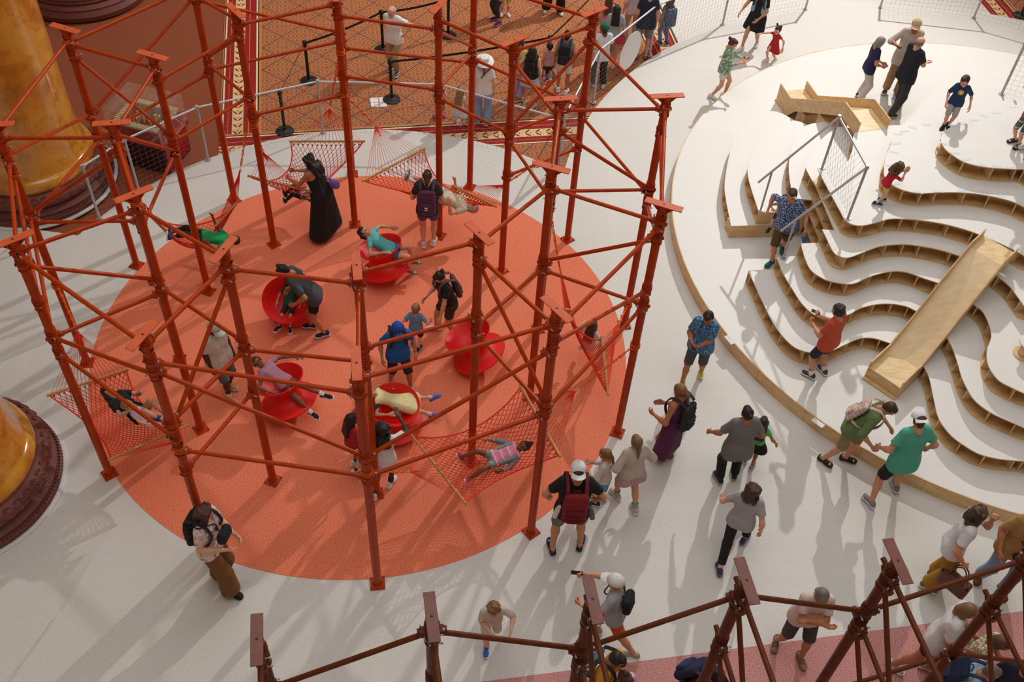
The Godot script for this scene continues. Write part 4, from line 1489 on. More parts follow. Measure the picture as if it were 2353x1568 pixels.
# ---------------------------------------------------------------- figures
# One skin over bones: each bone [a, b, radius a, radius b, flat end] adds exp(-distance / k); the surface lies where the sum is 1.
func skin_mesh(bones: Array, cell: float, k: float, floor_y := -1e9) -> MB:
	var lo := Vector3.INF
	var hi := -Vector3.INF
	var mg := k * 3.6
	for q in bones:
		var r: float = maxf(q[2], q[3]) + mg
		lo = lo.min(q[0].min(q[1]) - Vector3.ONE * r)
		hi = hi.max(q[0].max(q[1]) + Vector3.ONE * r)
	lo -= Vector3.ONE * cell
	var nx := int((hi.x - lo.x) / cell) + 3
	var ny := int((hi.y - lo.y) / cell) + 3
	var nz := int((hi.z - lo.z) / cell) + 3
	var F := PackedFloat32Array()
	F.resize(nx * ny * nz)
	var ik := 1.0 / k
	for q in bones:
		var a: Vector3 = q[0]
		var b: Vector3 = q[1]
		var ra: float = q[2]
		var dr: float = q[3] - ra
		var r: float = maxf(q[2], q[3]) + mg
		var p0 := ((a.min(b) - Vector3.ONE * r - lo) / cell).floor()
		var p1 := ((a.max(b) + Vector3.ONE * r - lo) / cell).ceil()
		var ab := b - a
		var l2 := maxf(ab.length_squared(), 1e-9)
		var ln := sqrt(l2)
		var flat: bool = q.size() > 4 and q[4]
		var cutn: Vector3 = q[5] if q.size() > 5 else Vector3.ZERO   # nothing below this plane
		var cutd: float = q[6] if q.size() > 5 else 0.0
		var cuts: bool = q.size() > 5
		for iy in range(maxi(0, int(p0.y)), mini(ny - 1, int(p1.y)) + 1):
			var py := lo.y + iy * cell - a.y
			for iz in range(maxi(0, int(p0.z)), mini(nz - 1, int(p1.z)) + 1):
				var pz := lo.z + iz * cell - a.z
				var row := (iy * nz + iz) * nx
				for ix in range(maxi(0, int(p0.x)), mini(nx - 1, int(p1.x)) + 1):
					var pa := Vector3(lo.x + ix * cell - a.x, py, pz)
					var t := pa.dot(ab) / l2
					var c := clampf(t, 0.0, 1.0)
					var d := (pa - ab * c).length() - ra - dr * c
					if flat and t > 1.0: d = maxf(d, (t - 1.0) * ln + 0.004)
					if cuts: d = maxf(d, cutd - (pa + a).dot(cutn))
					if d < mg: F[row + ix] += exp(-d * ik)
	if floor_y > -1e8:
		for iy in ny:
			if lo.y + iy * cell < floor_y:
				for m in nz * nx: F[iy * nz * nx + m] = 0.0
	var o := MB.new()
	o.sure = true
	var cv := PackedInt32Array()
	cv.resize(F.size())
	cv.fill(-1)
	var sy := nx * nz
	var st := [1, nx, sy]
	var off := [0, 1, nx, nx + 1, sy, sy + 1, sy + nx, sy + nx + 1]
	var edges := [[0, 1], [2, 3], [4, 5], [6, 7], [0, 2], [1, 3], [4, 6], [5, 7], [0, 4], [1, 5], [2, 6], [3, 7]]
	for iy in range(1, ny - 1):
		for iz in range(1, nz - 1):
			var row := (iy * nz + iz) * nx
			for ix in range(1, nx - 1):
				var n0 := row + ix
				var inside := F[n0] >= 1.0
				for ax in 3:
					if (F[n0 + st[ax]] >= 1.0) == inside: continue
					var u: int = st[(ax + 1) % 3]
					var w: int = st[(ax + 2) % 3]
					var cs := [n0 - u - w, n0 - w, n0, n0 - u]
					var vi := []
					for c in cs:
						if cv[c] < 0:
							var L := []
							for e in 8:
								var f := F[c + off[e]]
								L.append(-k * log(f) if f > 1e-4 else 9.2 * k)
							var s := Vector3.ZERO
							var m := 0
							for e in edges:
								var g: float = L[e[0]]
								var h: float = L[e[1]]
								if (g <= 0.0) == (h <= 0.0): continue
								var tt := g / (g - h)
								var q0 := Vector3(e[0] & 1, (e[0] >> 2) & 1, (e[0] >> 1) & 1)
								var q1 := Vector3(e[1] & 1, (e[1] >> 2) & 1, (e[1] >> 1) & 1)
								s += q0.lerp(q1, tt)
								m += 1
							s /= maxf(m, 1)
							var gr := Vector3(L[1] + L[3] + L[5] + L[7] - L[0] - L[2] - L[4] - L[6], L[4] + L[5] + L[6] + L[7] - L[0] - L[1] - L[2] - L[3], L[2] + L[3] + L[6] + L[7] - L[0] - L[1] - L[4] - L[5])
							var cx: int = c % nx
							var cz: int = (c / nx) % nz
							var cy: int = c / sy
							cv[c] = o.put(lo + (Vector3(cx, cy, cz) + s) * cell, gr.normalized())
						vi.append(cv[c])
					# x,(x+1)%3: order of axes here is x, z, y, so the turn is mirrored
					if inside: o.i.append_array([vi[0], vi[1], vi[2], vi[0], vi[2], vi[3]])
					else: o.i.append_array([vi[0], vi[2], vi[1], vi[0], vi[3], vi[2]])
	return o


# Skins are worked out together on all processor cores once every figure is laid out.
var jobs := []      # [node, bones, cell, k, floor, material, [[template, transform], ...]]
var results := []


func skin_later(called: String, bones: Array, cell: float, k: float, m: Material, parent: Node, floor_y := -1e9, more := []) -> MeshInstance3D:
	var o := inst(called, null, parent)
	jobs.append([o, bones, cell, k, floor_y, m, more])
	return o


func work(n: int) -> void:
	var j: Array = jobs[n]
	var b := skin_mesh(j[1], j[2], j[3], j[4])
	for q in j[6]: b.join(q[0], q[1])
	results[n] = b


func finish_skins() -> void:
	results.resize(jobs.size())
	var id := WorkerThreadPool.add_group_task(work, jobs.size(), -1, true)
	WorkerThreadPool.wait_for_group_task_completion(id)
	for n in jobs.size(): jobs[n][0].mesh = mesh_of([[results[n], jobs[n][5]]])


var heads := {}
var skins := []
var ONE := Vector3.ONE


func make_templates() -> void:
	var h := [[Vector3(0, 0.03, -0.03), Vector3(0, 0.034, 0.014), 0.07, 0.066], [Vector3(0, -0.02, 0.022), Vector3(0, -0.062, 0.03), 0.05, 0.04], [Vector3(0, -0.085, 0.048), Vector3(0, -0.09, 0.05), 0.016, 0.015], [Vector3(0, 0.008, 0.082), Vector3(0, -0.026, 0.1), 0.004, 0.008], [Vector3(-0.016, -0.056, 0.075), Vector3(0.016, -0.056, 0.075), 0.005, 0.005], [Vector3(0, -0.05, -0.022), Vector3(0, -0.14, -0.03), 0.042, 0.046]]
	for s in [-1.0, 1.0]:
		h.append([Vector3(s * 0.03, -0.05, 0.01), Vector3(s * 0.022, -0.075, 0.035), 0.028, 0.02])
		h.append([Vector3(s * 0.032, -0.024, 0.05), Vector3(s * 0.034, -0.03, 0.045), 0.02, 0.02])
		h.append([Vector3(s * 0.012, 0.02, 0.078), Vector3(s * 0.04, 0.02, 0.066), 0.005, 0.005])
		h.append([Vector3(s * 0.077, 0.005, -0.008), Vector3(s * 0.075, -0.032, -0.012), 0.009, 0.007])
	heads.head = skin_mesh(h, 0.0072, 0.0075)
	for s in [-1.0, 1.0]:
		var e := MB.new()
		var l := MB.new()
		e.ball(Vector3(s * 0.029, -0.004, 0.077), Vector3(0.0125, 0.0065, 0.007), 8, 5)
		l.ball(Vector3(s * 0.029, 0.0165, 0.082), Vector3(0.017, 0.0035, 0.005), 6, 4, Basis(Vector3.BACK, -s * 0.15))
		heads["eye%d" % s] = mesh_of([[e, mat("eye_dark", C(36, 24, 18), 0.25)]])
		heads["brow%d" % s] = l
	var m := MB.new()
	m.ball(Vector3(0, -0.0565, 0.0825), Vector3(0.02, 0.0065, 0.006), 8, 5)
	heads.lips = mesh_of([[m, mat("lips", C(150, 70, 62), 0.5)]])
	# hair, worn on the same head
	var cap := [[Vector3(0, 0.045, -0.035), Vector3(0, 0.058, 0.022), 0.074, 0.056], [Vector3(0, 0.01, -0.045), Vector3(0, -0.03, -0.05), 0.066, 0.05], [Vector3(0.05, 0.03, -0.01), Vector3(0.054, 0.005, -0.02), 0.034, 0.028], [Vector3(-0.05, 0.03, -0.01), Vector3(-0.054, 0.005, -0.02), 0.034, 0.028]]
	var bob := cap.duplicate()
	for s in [-1.0, 1.0]: bob.append([Vector3(s * 0.056, 0.02, -0.012), Vector3(s * 0.066, -0.085, -0.005), 0.034, 0.028])
	bob.append([Vector3(0, 0.0, -0.055), Vector3(0, -0.08, -0.06), 0.068, 0.06])
	var long := bob.duplicate()
	for s in [-0.04, 0.0, 0.04]: long.append([Vector3(s, -0.05, -0.07), Vector3(s * 1.6, -0.3, -0.115), 0.05, 0.032])
	var pony := cap.duplicate()
	pony.append([Vector3(0, 0.03, -0.1), Vector3(0, -0.02, -0.135), 0.026, 0.03])
	pony.append([Vector3(0, -0.02, -0.135), Vector3(0.01, -0.2, -0.13), 0.028, 0.014])
	var bun := cap.duplicate()
	bun.append([Vector3(0, 0.115, -0.06), Vector3(0, 0.13, -0.06), 0.034, 0.032])
	var bunlow := cap.duplicate()
	bunlow.append([Vector3(0, 0.05, -0.13), Vector3(0, 0.06, -0.135), 0.034, 0.034])
	var r := RandomNumberGenerator.new()
	r.seed = 4
	var curl := cap.duplicate()
	for k in 46:
		var d := Vector3(r.randf_range(-1, 1), r.randf_range(-0.35, 1), r.randf_range(-1, 0.55)).normalized()
		var c := Vector3(0, 0.03, -0.02) + d * Vector3(0.078, 0.085, 0.09)
		curl.append([c, c + d * 0.006, 0.016, 0.014])
	var curlong := bob.duplicate()
	for k in 70:
		var an := r.randf_range(0.35, TAU - 0.35)
		var y := r.randf_range(-0.14, 0.1)
		var rad := 0.088 if y > -0.05 else 0.1
		var c := Vector3(sin(an) * rad, y, cos(an) * rad * 0.8 - 0.03)
		curlong.append([c, c + Vector3(0, -0.02, 0), 0.02, 0.016])
	var mane := curlong.duplicate()
	for k in 60:
		var an := r.randf_range(-1.25, 1.25)
		var c := Vector3(sin(an) * 0.125, r.randf_range(-0.27, -0.06), -0.06 - cos(an) * 0.06)
		mane.append([c, c + Vector3(r.randf_range(-0.02, 0.02), -0.035, r.randf_range(-0.02, 0.0)), 0.018, 0.01])
	var braid := cap.duplicate()
	for k in 7: braid.append([Vector3(0.012 * (k % 2), -0.02 - k * 0.038, -0.115 + k * 0.003), Vector3(0, -0.045 - k * 0.038, -0.115 + k * 0.003), 0.022 - k * 0.001, 0.019 - k * 0.001])
	var puffs := cap.duplicate()
	for s in [-1.0, 1.0]: puffs.append([Vector3(s * 0.06, 0.11, -0.03), Vector3(s * 0.075, 0.14, -0.035), 0.022, 0.026])
	var side := [[Vector3(0.062, 0.005, -0.03), Vector3(0.04, -0.02, -0.075), 0.026, 0.03], [Vector3(-0.062, 0.005, -0.03), Vector3(-0.04, -0.02, -0.075), 0.026, 0.03], [Vector3(-0.03, -0.015, -0.085), Vector3(0.03, -0.015, -0.085), 0.028, 0.028]]
	for d in [["short", cap], ["bob", bob], ["long", long], ["pony", pony], ["bun", bun], ["bunback", bunlow], ["curly", curl], ["curlybob", curlong], ["mane", mane], ["braid", braid], ["puffs", puffs], ["fringe", side]]: heads["hair_" + d[0]] = skin_mesh(d[1], 0.0085, 0.009)
	# caps and hats
	var dome := MB.new()
	var pr := PackedVector2Array()
	for k in 10:
		var f := PI * 0.5 * k / 9.0
		pr.append(Vector2(0.096 * cos(f), 0.03 + 0.094 * sin(f)))
	dome.lathe(pr, 22, Transform3D(Basis().scaled(Vector3(0.95, 1, 1.12)), Vector3(0, 0.005, -0.012)))
	dome.ball(Vector3(0, 0.13, -0.012), Vector3(0.007, 0.005, 0.007), 6, 4)
	var brim := MB.new()
	for k in 10:   # curved peak
		for j in 3:
			var g := func(a: float, b: float) -> Vector3:
				var an := lerpf(-1.05, 1.05, a)
				return Vector3(sin(an) * (0.088 + 0.012 * b), 0.036 - 0.018 * b - 0.03 * b * sin(an) * sin(an), cos(an) * 0.098 + 0.075 * b * cos(an * 0.9))
			for dy in [0.0, -0.004]: brim.quad(g.call(k / 10.0, j / 3.0) + Vector3(0, dy, 0), g.call(k / 10.0, (j + 1) / 3.0) + Vector3(0, dy, 0), g.call((k + 1) / 10.0, (j + 1) / 3.0) + Vector3(0, dy, 0), g.call((k + 1) / 10.0, j / 3.0) + Vector3(0, dy, 0))
	heads.dome = dome
	heads.peak = brim
	var sun := MB.new()
	sun.lathe(PackedVector2Array([Vector2(0.19, 0.02), Vector2(0.185, 0.026), Vector2(0.1, 0.045), Vector2(0.098, 0.1), Vector2(0.08, 0.125), Vector2(0.0, 0.13)]), 26, Transform3D(Basis().scaled(Vector3(0.95, 1, 1.08)), Vector3(0, 0.005, -0.012)))
	heads.sunhat = sun
	# hands: wrist at the origin, fingers along -y, thumb towards +z, palm towards -x (a left hand)
	for st in [["relaxed", 16.0, 26.0, 18.0], ["grip", 62.0, 72.0, 46.0], ["flat", 5.0, 6.0, 4.0]]:
		var b := [[Vector3(0, 0.03, 0), Vector3(0, -0.02, 0), 0.021, 0.022]]
		for f in 4:
			var z: float = [0.028, 0.01, -0.009, -0.026][f]
			var kn := Vector3(0.002, [-0.082, -0.086, -0.083, -0.077][f], z)
			b.append([Vector3(0, -0.015, z * 0.55), kn, 0.0145, 0.0105])
			var p := kn
			var an := 0.0
			for s in 3:
				an += deg_to_rad(st[1 + s])
				var ln: float = [0.036, 0.024, 0.02][s] * [0.96, 1.06, 1.0, 0.82][f]
				var q := p + Vector3(-sin(an), -cos(an), z * 0.35) * ln
				b.append([p, q, 0.0098 - s * 0.0009, 0.009 - s * 0.001])
				p = q
		var tb := Vector3(-0.004, -0.03, 0.024)
		var t1 := tb + Vector3(-0.012 - (0.012 if st[0] == "grip" else 0.0), -0.03, 0.024)
		var t2 := t1 + Vector3(-0.012 - (0.014 if st[0] == "grip" else 0.0), -0.026, 0.004)
		b.append([Vector3(0, -0.012, 0.014), tb, 0.014, 0.0135])
		b.append([tb, t1, 0.0125, 0.0105])
		b.append([t1, t2, 0.0102, 0.0085])
		heads["hand_" + st[0]] = skin_mesh(b, 0.0058, 0.0034)
		var mir: MB = MB.new()
		var src: MB = heads["hand_" + st[0]]
		for q in src.v: mir.v.append(Vector3(-q.x, q.y, q.z))
		for q in src.n: mir.n.append(Vector3(-q.x, q.y, q.z))
		mir.t = src.t
		for q in range(0, src.i.size(), 3): mir.i.append_array([src.i[q], src.i[q + 2], src.i[q + 1]])
		mir.sure = true
		heads["hand_" + st[0] + "_r"] = mir
	# bare foot and shoe: ankle above the origin, toes towards +z
	var ft := [[Vector3(0, 0.06, -0.03), Vector3(0, 0.03, -0.045), 0.032, 0.028], [Vector3(0, 0.055, -0.02), Vector3(0, 0.028, 0.09), 0.032, 0.022], [Vector3(-0.016, 0.022, 0.08), Vector3(-0.02, 0.016, 0.13), 0.018, 0.013], [Vector3(0.012, 0.022, 0.08), Vector3(0.012, 0.015, 0.125), 0.018, 0.01]]
	for k in 3: ft.append([Vector3(0.0 + k * 0.014, 0.018, 0.1), Vector3(0.002 + k * 0.015, 0.013, 0.132 - k * 0.008), 0.009, 0.008])
	heads.foot = skin_mesh(ft, 0.0085, 0.006, 0.004)
	var up := [[Vector3(0, 0.07, -0.035), Vector3(0, 0.04, -0.045), 0.036, 0.038], [Vector3(0, 0.06, -0.02), Vector3(0, 0.038, 0.09), 0.038, 0.03], [Vector3(-0.012, 0.03, 0.09), Vector3(-0.012, 0.028, 0.14), 0.03, 0.024], [Vector3(0.014, 0.03, 0.09), Vector3(0.012, 0.028, 0.13), 0.03, 0.024]]
	heads.shoe = skin_mesh(up, 0.009, 0.007, 0.012)
	var out := PackedVector2Array()
	for p in [[0.0, -0.092], [0.034, -0.082], [0.042, -0.05], [0.036, 0.0], [0.043, 0.06], [0.05, 0.1], [0.044, 0.145], [0.018, 0.17], [-0.014, 0.174], [-0.04, 0.152], [-0.049, 0.1], [-0.04, 0.05], [-0.034, 0.0], [-0.041, -0.05], [-0.034, -0.082]]: out.append(Vector2(p[0], p[1]))
	out = smooth(out, 3, true)
	var so := MB.new()
	so.flat_poly(out, 0.026)
	so.walls(out, 0.001, 0.026)
	heads.sole = so
	var laces := MB.new()
	for k in 4: laces.tube(Vector3(-0.022, 0.078 - k * 0.008, 0.012 + k * 0.02), Vector3(0.022, 0.078 - k * 0.008, 0.012 + k * 0.02), 0.005, 0.005, 5)
	heads.laces = laces
	var strap := MB.new()
	for z in [0.085, 0.045]:
		var pts := PackedVector3Array()
		for k in 9:
			var an := PI * k / 8.0
			pts.append(Vector3(cos(an) * 0.042, 0.012 + sin(an) * (0.042 if z > 0.06 else 0.055), z))
		for dz in [-0.01, 0.0, 0.01]:
			var pz := PackedVector3Array()
			for q in pts: pz.append(q + Vector3(0, 0, dz))
			strap.sweep(pz, 0.0075, 5)
	var hp := PackedVector3Array()
	for k in 11:
		var an := PI * k / 10.0
		hp.append(Vector3(cos(an) * 0.036, 0.06, -0.02 - sin(an) * 0.062))
	strap.sweep(hp, 0.007, 5)
	heads.strap = strap
	skins = [mat("skin_pale", C(226, 172, 142), 0.6), mat("skin_light", C(210, 150, 116), 0.6), mat("skin_tan", C(184, 120, 82), 0.6), mat("skin_brown", C(130, 78, 50), 0.6), mat("skin_dark", C(84, 50, 36), 0.6)]
	for s in skins:
		s.subsurf_scatter_enabled = true
		s.subsurf_scatter_strength = 0.08


var hairs := {"black": C(24, 19, 18), "dark": C(44, 28, 22), "brown": C(82, 52, 34), "red": C(92, 44, 34), "chest": C(112, 74, 44), "blond": C(176, 132, 80), "fair": C(150, 112, 72), "grey": C(138, 132, 124), "silver": C(186, 182, 176), "white": C(222, 218, 210)}


func hair_mat(c: String) -> StandardMaterial3D:
	var key := "hair_" + c
	if mats.has(key): return mats[key]
	var b: Color = hairs[c]
	var t := noise_tex("hairtex", 0.09, [[0.0, Color(0.62, 0.62, 0.62)], [0.5, Color(0.88, 0.88, 0.88)], [1.0, Color.WHITE]], 128, FastNoiseLite.TYPE_SIMPLEX, 3)
	var m := tri_mat(key, t, 0.12, 0.45, false, b)
	m.uv1_scale = Vector3(22, 5, 22)
	return with_bump(m, noise_tex("hair_n", 0.2, [], 128, FastNoiseLite.TYPE_SIMPLEX, 2, false, 5.0), 0.7)


# cloth: a plain colour, or a print "kind:colour,colour,..." with its own grain
func cloth(spec: String) -> StandardMaterial3D:
	var key := "cloth_" + spec
	if mats.has(key): return mats[key]
	var m: StandardMaterial3D
	var parts := spec.split(":")
	var cs := []
	for h in parts[parts.size() - 1].split(","): cs.append(Color(h))
	if parts.size() == 1:
		var c: Color = cs[0]
		m = tri_mat(key, noise_tex("plain", 0.03, [[0.0, Color(0.93, 0.93, 0.93)], [1.0, Color.WHITE]], 128), 0.4, 0.88, false, c)
	else:
		var rs := []
		for k in cs.size(): rs.append([float(k) / cs.size() * 0.5 + (0.25 if k else 0.0), cs[k]])
		var fr := {"floral": 0.034, "leaf": 0.02, "fine": 0.11, "stripe": 0.02, "check": 0.06}
		m = tri_mat(key, noise_tex("print_" + spec, fr.get(parts[0], 0.04), rs, 256, FastNoiseLite.TYPE_CELLULAR if parts[0] == "floral" else FastNoiseLite.TYPE_SIMPLEX, 1, true, 0.0, 14.0 if parts[0] == "leaf" else 0.0), 0.42, 0.85, false)
		if parts[0] == "leaf": m.uv1_scale = Vector3(1.9, 3.0, 1.9)
		if parts[0] == "stripe": m.uv1_scale = Vector3(0.02, 9.0, 0.02)
		if parts[0] == "fine": m.uv1_scale = Vector3(3.0, 3.0, 3.0)
	with_bump(m, noise_tex("cloth_n", 0.012, [], 256, FastNoiseLite.TYPE_SIMPLEX_SMOOTH, 3, false, 9.0), 0.55)
	m.rim_enabled = true
	m.rim = 0.12
	return m


func ik(a: Vector3, b: Vector3, l0: float, l1: float, pole: Vector3) -> Array:   # joint and end of a two-bone limb
	var d := b - a
	var l := clampf(d.length(), absf(l0 - l1) + 0.001, (l0 + l1) * 0.999)
	var n := d.normalized()
	var x := (l0 * l0 - l1 * l1 + l * l) / (2.0 * l)
	var h := sqrt(maxf(l0 * l0 - x * x, 0.0))
	var p := (pole - n * pole.dot(n)).normalized()
	return [a + n * x + p * h, a + n * l]


func v3(a: Array) -> Vector3:
	return Vector3(a[0], a[1], a[2])


# d: at = [x, y, height] picture point of the feet, H, f (facing: 0 to the camera, 90 to +x), clothes and pose; lengths in body heights
func person(d: Dictionary) -> Dictionary:
	var H: float = d.H
	var xf: Transform3D = d.get("xf", Transform3D(Basis(Vector3.UP, deg_to_rad(d.get("f", 0.0))), P(d.at[0], d.at[1], d.at[2] if d.at.size() > 2 else 0.0) + Vector3(0, 0.007, 0)) if d.has("at") else Transform3D())
	var adult := clampf((H - 0.9) / 0.7, 0.0, 1.0)
	var hs := 0.67 + 0.195 * H
	var g: float = d.get("g", 1.0)
	var hipy := lerpf(0.475, 0.51, adult) * H
	var pel: Vector3 = v3(d.hip) * H if d.has("hip") else Vector3(0, hipy - 0.004 * H, 0)
	if d.has("at") and not d.has("hip"):   # low enough for both feet to reach the floor
		for s in [1, -1]:
			var fa0: Array = d.get("lf" if s > 0 else "rf", [0.062 * s, 0.0, 0.02 * s])
			var dx := Vector2(fa0[0] - s * 0.05, fa0[2]).length()
			pel.y = minf(pel.y, (sqrt(maxf(0.462 * 0.462 - dx * dx, 0.01)) + 0.06 + fa0[1]) * H)
	var torso := H - 0.2 * hs - 0.05 * H - hipy
	var B := Basis(Vector3.UP, deg_to_rad(d.get("tw", 0.0))) * Basis(Vector3.RIGHT, deg_to_rad(d.get("lean", 2.0))) * Basis(Vector3.BACK, deg_to_rad(d.get("side", 0.0)))
	var chest := pel + B * Vector3(0, torso, 0)
	var sw: float = d.get("sw", 0.093) * H
	var hd: Array = d.get("hd", [0, 5])
	var HB := Basis(Vector3.UP, deg_to_rad(hd[0])) * Basis(Vector3.RIGHT, deg_to_rad(hd[1])) * (Basis(Vector3.BACK, deg_to_rad(hd[2])) if hd.size() > 2 else Basis())
	if d.has("headrel"): HB = B * HB
	var neck := chest + B * Vector3(0, 0.03 * H, 0.0)
	var hc := neck + (B.y * 0.6 + HB.y * 0.4).normalized() * 0.09 * hs + HB.z * 0.018
	var ua := 0.172 * H
	var fa := 0.15 * H
	var bones := []
	var J := {"pel": pel, "chest": chest, "B": B, "H": H, "xf": xf, "hc": hc, "HB": HB, "hs": hs, "sw": sw, "g": g}
	# torso
	var bars := []
	for q in [[0.0, 0.046, 0.06], [0.2, 0.041, 0.056], [0.42, 0.038, 0.052], [0.62, 0.043, 0.054], [0.8, 0.053, 0.052], [0.97, 0.076, 0.035]]:
		var w: float = q[1]
		if d.get("fem", false) and q[0] > 0.3 and q[0] < 0.7: w *= 0.85
		var gg := g if q[0] < 0.75 else 1.0 + (g - 1.0) * 0.4
		bars.append([q[0], w * H * sqrt(gg), q[2] * H * gg])
	for q in bars:
		var c: Vector3 = pel + B * Vector3(0, torso * q[0], 0)
		bones.append([c - B.x * q[1], c + B.x * q[1], q[2], q[2]])
	bones.append([chest - B.y * 0.01 * H, hc - HB.y * 0.05 * hs - HB.z * 0.02, 0.034 * H, 0.031 * H])
	# arms
	var hands := []
	for s in [1, -1]:
		var sh: Vector3 = chest + B * Vector3(s * sw, -0.018 * H, 0)
		var tg: Array = d.get("la" if s > 0 else "ra", [0.045 * s, -0.308, 0.03])
		var pole: Array = d.get("lp" if s > 0 else "rp", [0.6 * s, -0.3, -1.0])
		var r := ik(sh, sh + v3(tg) * H, ua, fa, v3(pole))
		var el: Vector3 = r[0]
		var wr: Vector3 = r[1]
		bones.append([sh, el, 0.0285 * H * (0.6 + 0.4 * g), 0.0225 * H])
		bones.append([el, el.lerp(wr, 0.35), 0.0235 * H, 0.0225 * H])
		bones.append([el.lerp(wr, 0.3), wr, 0.022 * H, 0.0155 * H])
		var nm := "l" if s > 0 else "r"
		J["sh" + nm] = sh; J["el" + nm] = el; J["wr" + nm] = wr
		var dn := (wr - el).normalized()
		var th: Vector3 = v3(d["th" + nm]) if d.has("th" + nm) else Vector3(-0.3 * s, 0.15, 1.0)
		th = (th - dn * th.dot(dn)).normalized()
		var hb := Basis(-dn.cross(th), -dn, th)   # x = y cross z
		var kind: String = "hand_" + d.get("h" + nm, "relaxed") + ("" if s > 0 else "_r")
		hands.append([heads[kind], Transform3D(hb.scaled_local(ONE * (0.52 + 0.29 * H)), wr + dn * 0.004)])
		J["hand" + nm] = wr + dn * 0.075 * (0.5 + 0.3 * H)
		J["hb" + nm] = hb
	# legs
	var hw := 0.052 * H * (0.7 + 0.3 * g)
	for s in [1, -1]:
		var nm := "l" if s > 0 else "r"
		var hj := pel + Basis(Vector3.UP, deg_to_rad(d.get("ptw", 0.0))) * Vector3(s * hw, -0.012 * H, 0)
		var tg: Array = d.get(nm + "f", [0.062 * s, 0.0, 0.02 * s])
		var ank := v3(tg) * H + Vector3(0, 0.048 * H, 0)
		var pole: Array = d.get(nm + "k", [0.12 * s, 0.1, 1.0])
		var r := ik(hj, ank, 0.235 * H, 0.23 * H, v3(pole))
		var kn: Vector3 = r[0]
		ank = r[1]
		bones.append([hj, kn, 0.05 * H * (0.55 + 0.45 * g), 0.031 * H])
		bones.append([kn, kn.lerp(ank, 0.35) - (v3(pole).normalized() * 0.005 * H), 0.029 * H, 0.0295 * H])
		bones.append([kn.lerp(ank, 0.3), ank, 0.0285 * H, 0.0205 * H])
		J["hj" + nm] = hj; J["kn" + nm] = kn; J["an" + nm] = ank
		var toe: Array = d.get(nm + "t", [0.22 * s, 0.0, 1.0])
		var fb := look(v3(toe)).scaled_local(ONE * (0.42 + 0.33 * H))
		J["ft" + nm] = Transform3D(fb, ank - fb.y * 0.062 * 1.0)
	var cell: float = clampf(0.0138 * H, 0.0138, 0.022)
	hands.append([heads.head, Transform3D(HB.scaled_local(ONE * hs), hc)])
	var shoe: Array = d.get("shoe", ["shoe", "dddddd", "ffffff"])
	if shoe[0] != "shoe":
		for nm in ["l", "r"]: hands.append([heads.foot, J["ft" + nm]])
	var sk: Material = skins[d.get("skin", 1)]
	var root := thing("person", d.label, "person", xf, d.get("group", "visitors"))
	skin_later("body", bones, cell, 0.0068 * H, sk, root, -1e9, hands)
	if not d.get("faceless", false):
		for s in ["1", "-1"]: inst("eye", heads["eye" + s], root, Transform3D(HB.scaled_local(ONE * hs), hc))
		inst("lips", heads.lips, root, Transform3D(HB.scaled_local(ONE * hs), hc))
	var hair: Array = d.get("hair", ["short", "brown"])
	var hx := Transform3D(HB.scaled_local(ONE * hs), hc)
	if hair[0] != "none":
		if not heads.has("hm_%s_%s" % hair): heads["hm_%s_%s" % hair] = mesh_of([[heads["hair_" + hair[0]], hair_mat(hair[1])]])
		inst("hair", heads["hm_%s_%s" % hair], root, hx)
	if not d.get("faceless", false):
		for s in ["1", "-1"]:
			if not heads.has("bm_" + hair[1] + s): heads["bm_" + hair[1] + s] = mesh_of([[heads["brow" + s], hair_mat(hair[1])]])
			inst("eyebrow", heads["bm_" + hair[1] + s], root, hx)
	if d.has("hat"):
		var ht: Array = d.hat
		var tb := Basis(Vector3.UP, PI if ht[0] == "back" else 0.0) * Basis(Vector3.RIGHT, -0.12)
		var hm := MB.new()
		if ht[0] == "sun": hm.join(heads.sunhat, Transform3D())
		else: hm.join(heads.dome, Transform3D())
		var hn := obj("hat", hm, cloth(ht[1]), root, hx * Transform3D(tb.scaled_local(ONE * 1.06), Vector3(0, 0.012, 0)))
		if ht[0] != "sun": obj("peak", heads.peak, cloth(ht[2] if ht.size() > 2 else ht[1]), hn)
	# clothes
	var ez := 0.0085 * H
	if d.has("top"):
		var tp: Array = d.top        # [cloth, sleeve 0..2, hem]
		var b := []
		var hem: float = tp[2] if tp.size() > 2 else -0.1
		var loose: float = d.get("loose", 1.0)
		var hemd: float = (pel + B * Vector3(0, torso * hem, 0)).dot(B.y) if not d.has("skirt_of_top") else -1e9
		for k in 12:
			var s := lerpf(hem, d.get("topend", 0.985), k / 11.0)
			var lo := 0
			while lo < 4 and bars[lo + 1][0] < s: lo += 1
			var u := clampf((s - bars[lo][0]) / (bars[lo + 1][0] - bars[lo][0]), 0.0, 1.0)
			var c: Vector3 = pel + B * Vector3(0, torso * s, 0)
			var w: float = lerpf(bars[lo][1], bars[lo + 1][1], u)
			var r: float = lerpf(bars[lo][2], bars[lo + 1][2], u) + ez * (loose if s < 0.85 else 0.7) - 0.0065 * H + (0.007 * H if s < 0.2 else 0.0)
			b.append([c - B.x * w, c + B.x * w, r, r, false, B.y, hemd])
		var sl: float = tp[1]
		if sl > 0.0:
			for nm in ["l", "r"]:
				var sh: Vector3 = J["sh" + nm]
				var el: Vector3 = J["el" + nm]
				var wr: Vector3 = J["wr" + nm]
				b.append([sh, sh.lerp(el, minf(sl, 1.0)), 0.0315 * H * (0.6 + 0.4 * g), 0.036 * H * (0.85 + 0.15 * loose), sl <= 1.0])
				if sl > 1.0: b.append([el, el.lerp(wr, sl - 1.0), 0.03 * H, 0.0255 * H, true])
		var nmn: String = d.get("topname", "shirt")
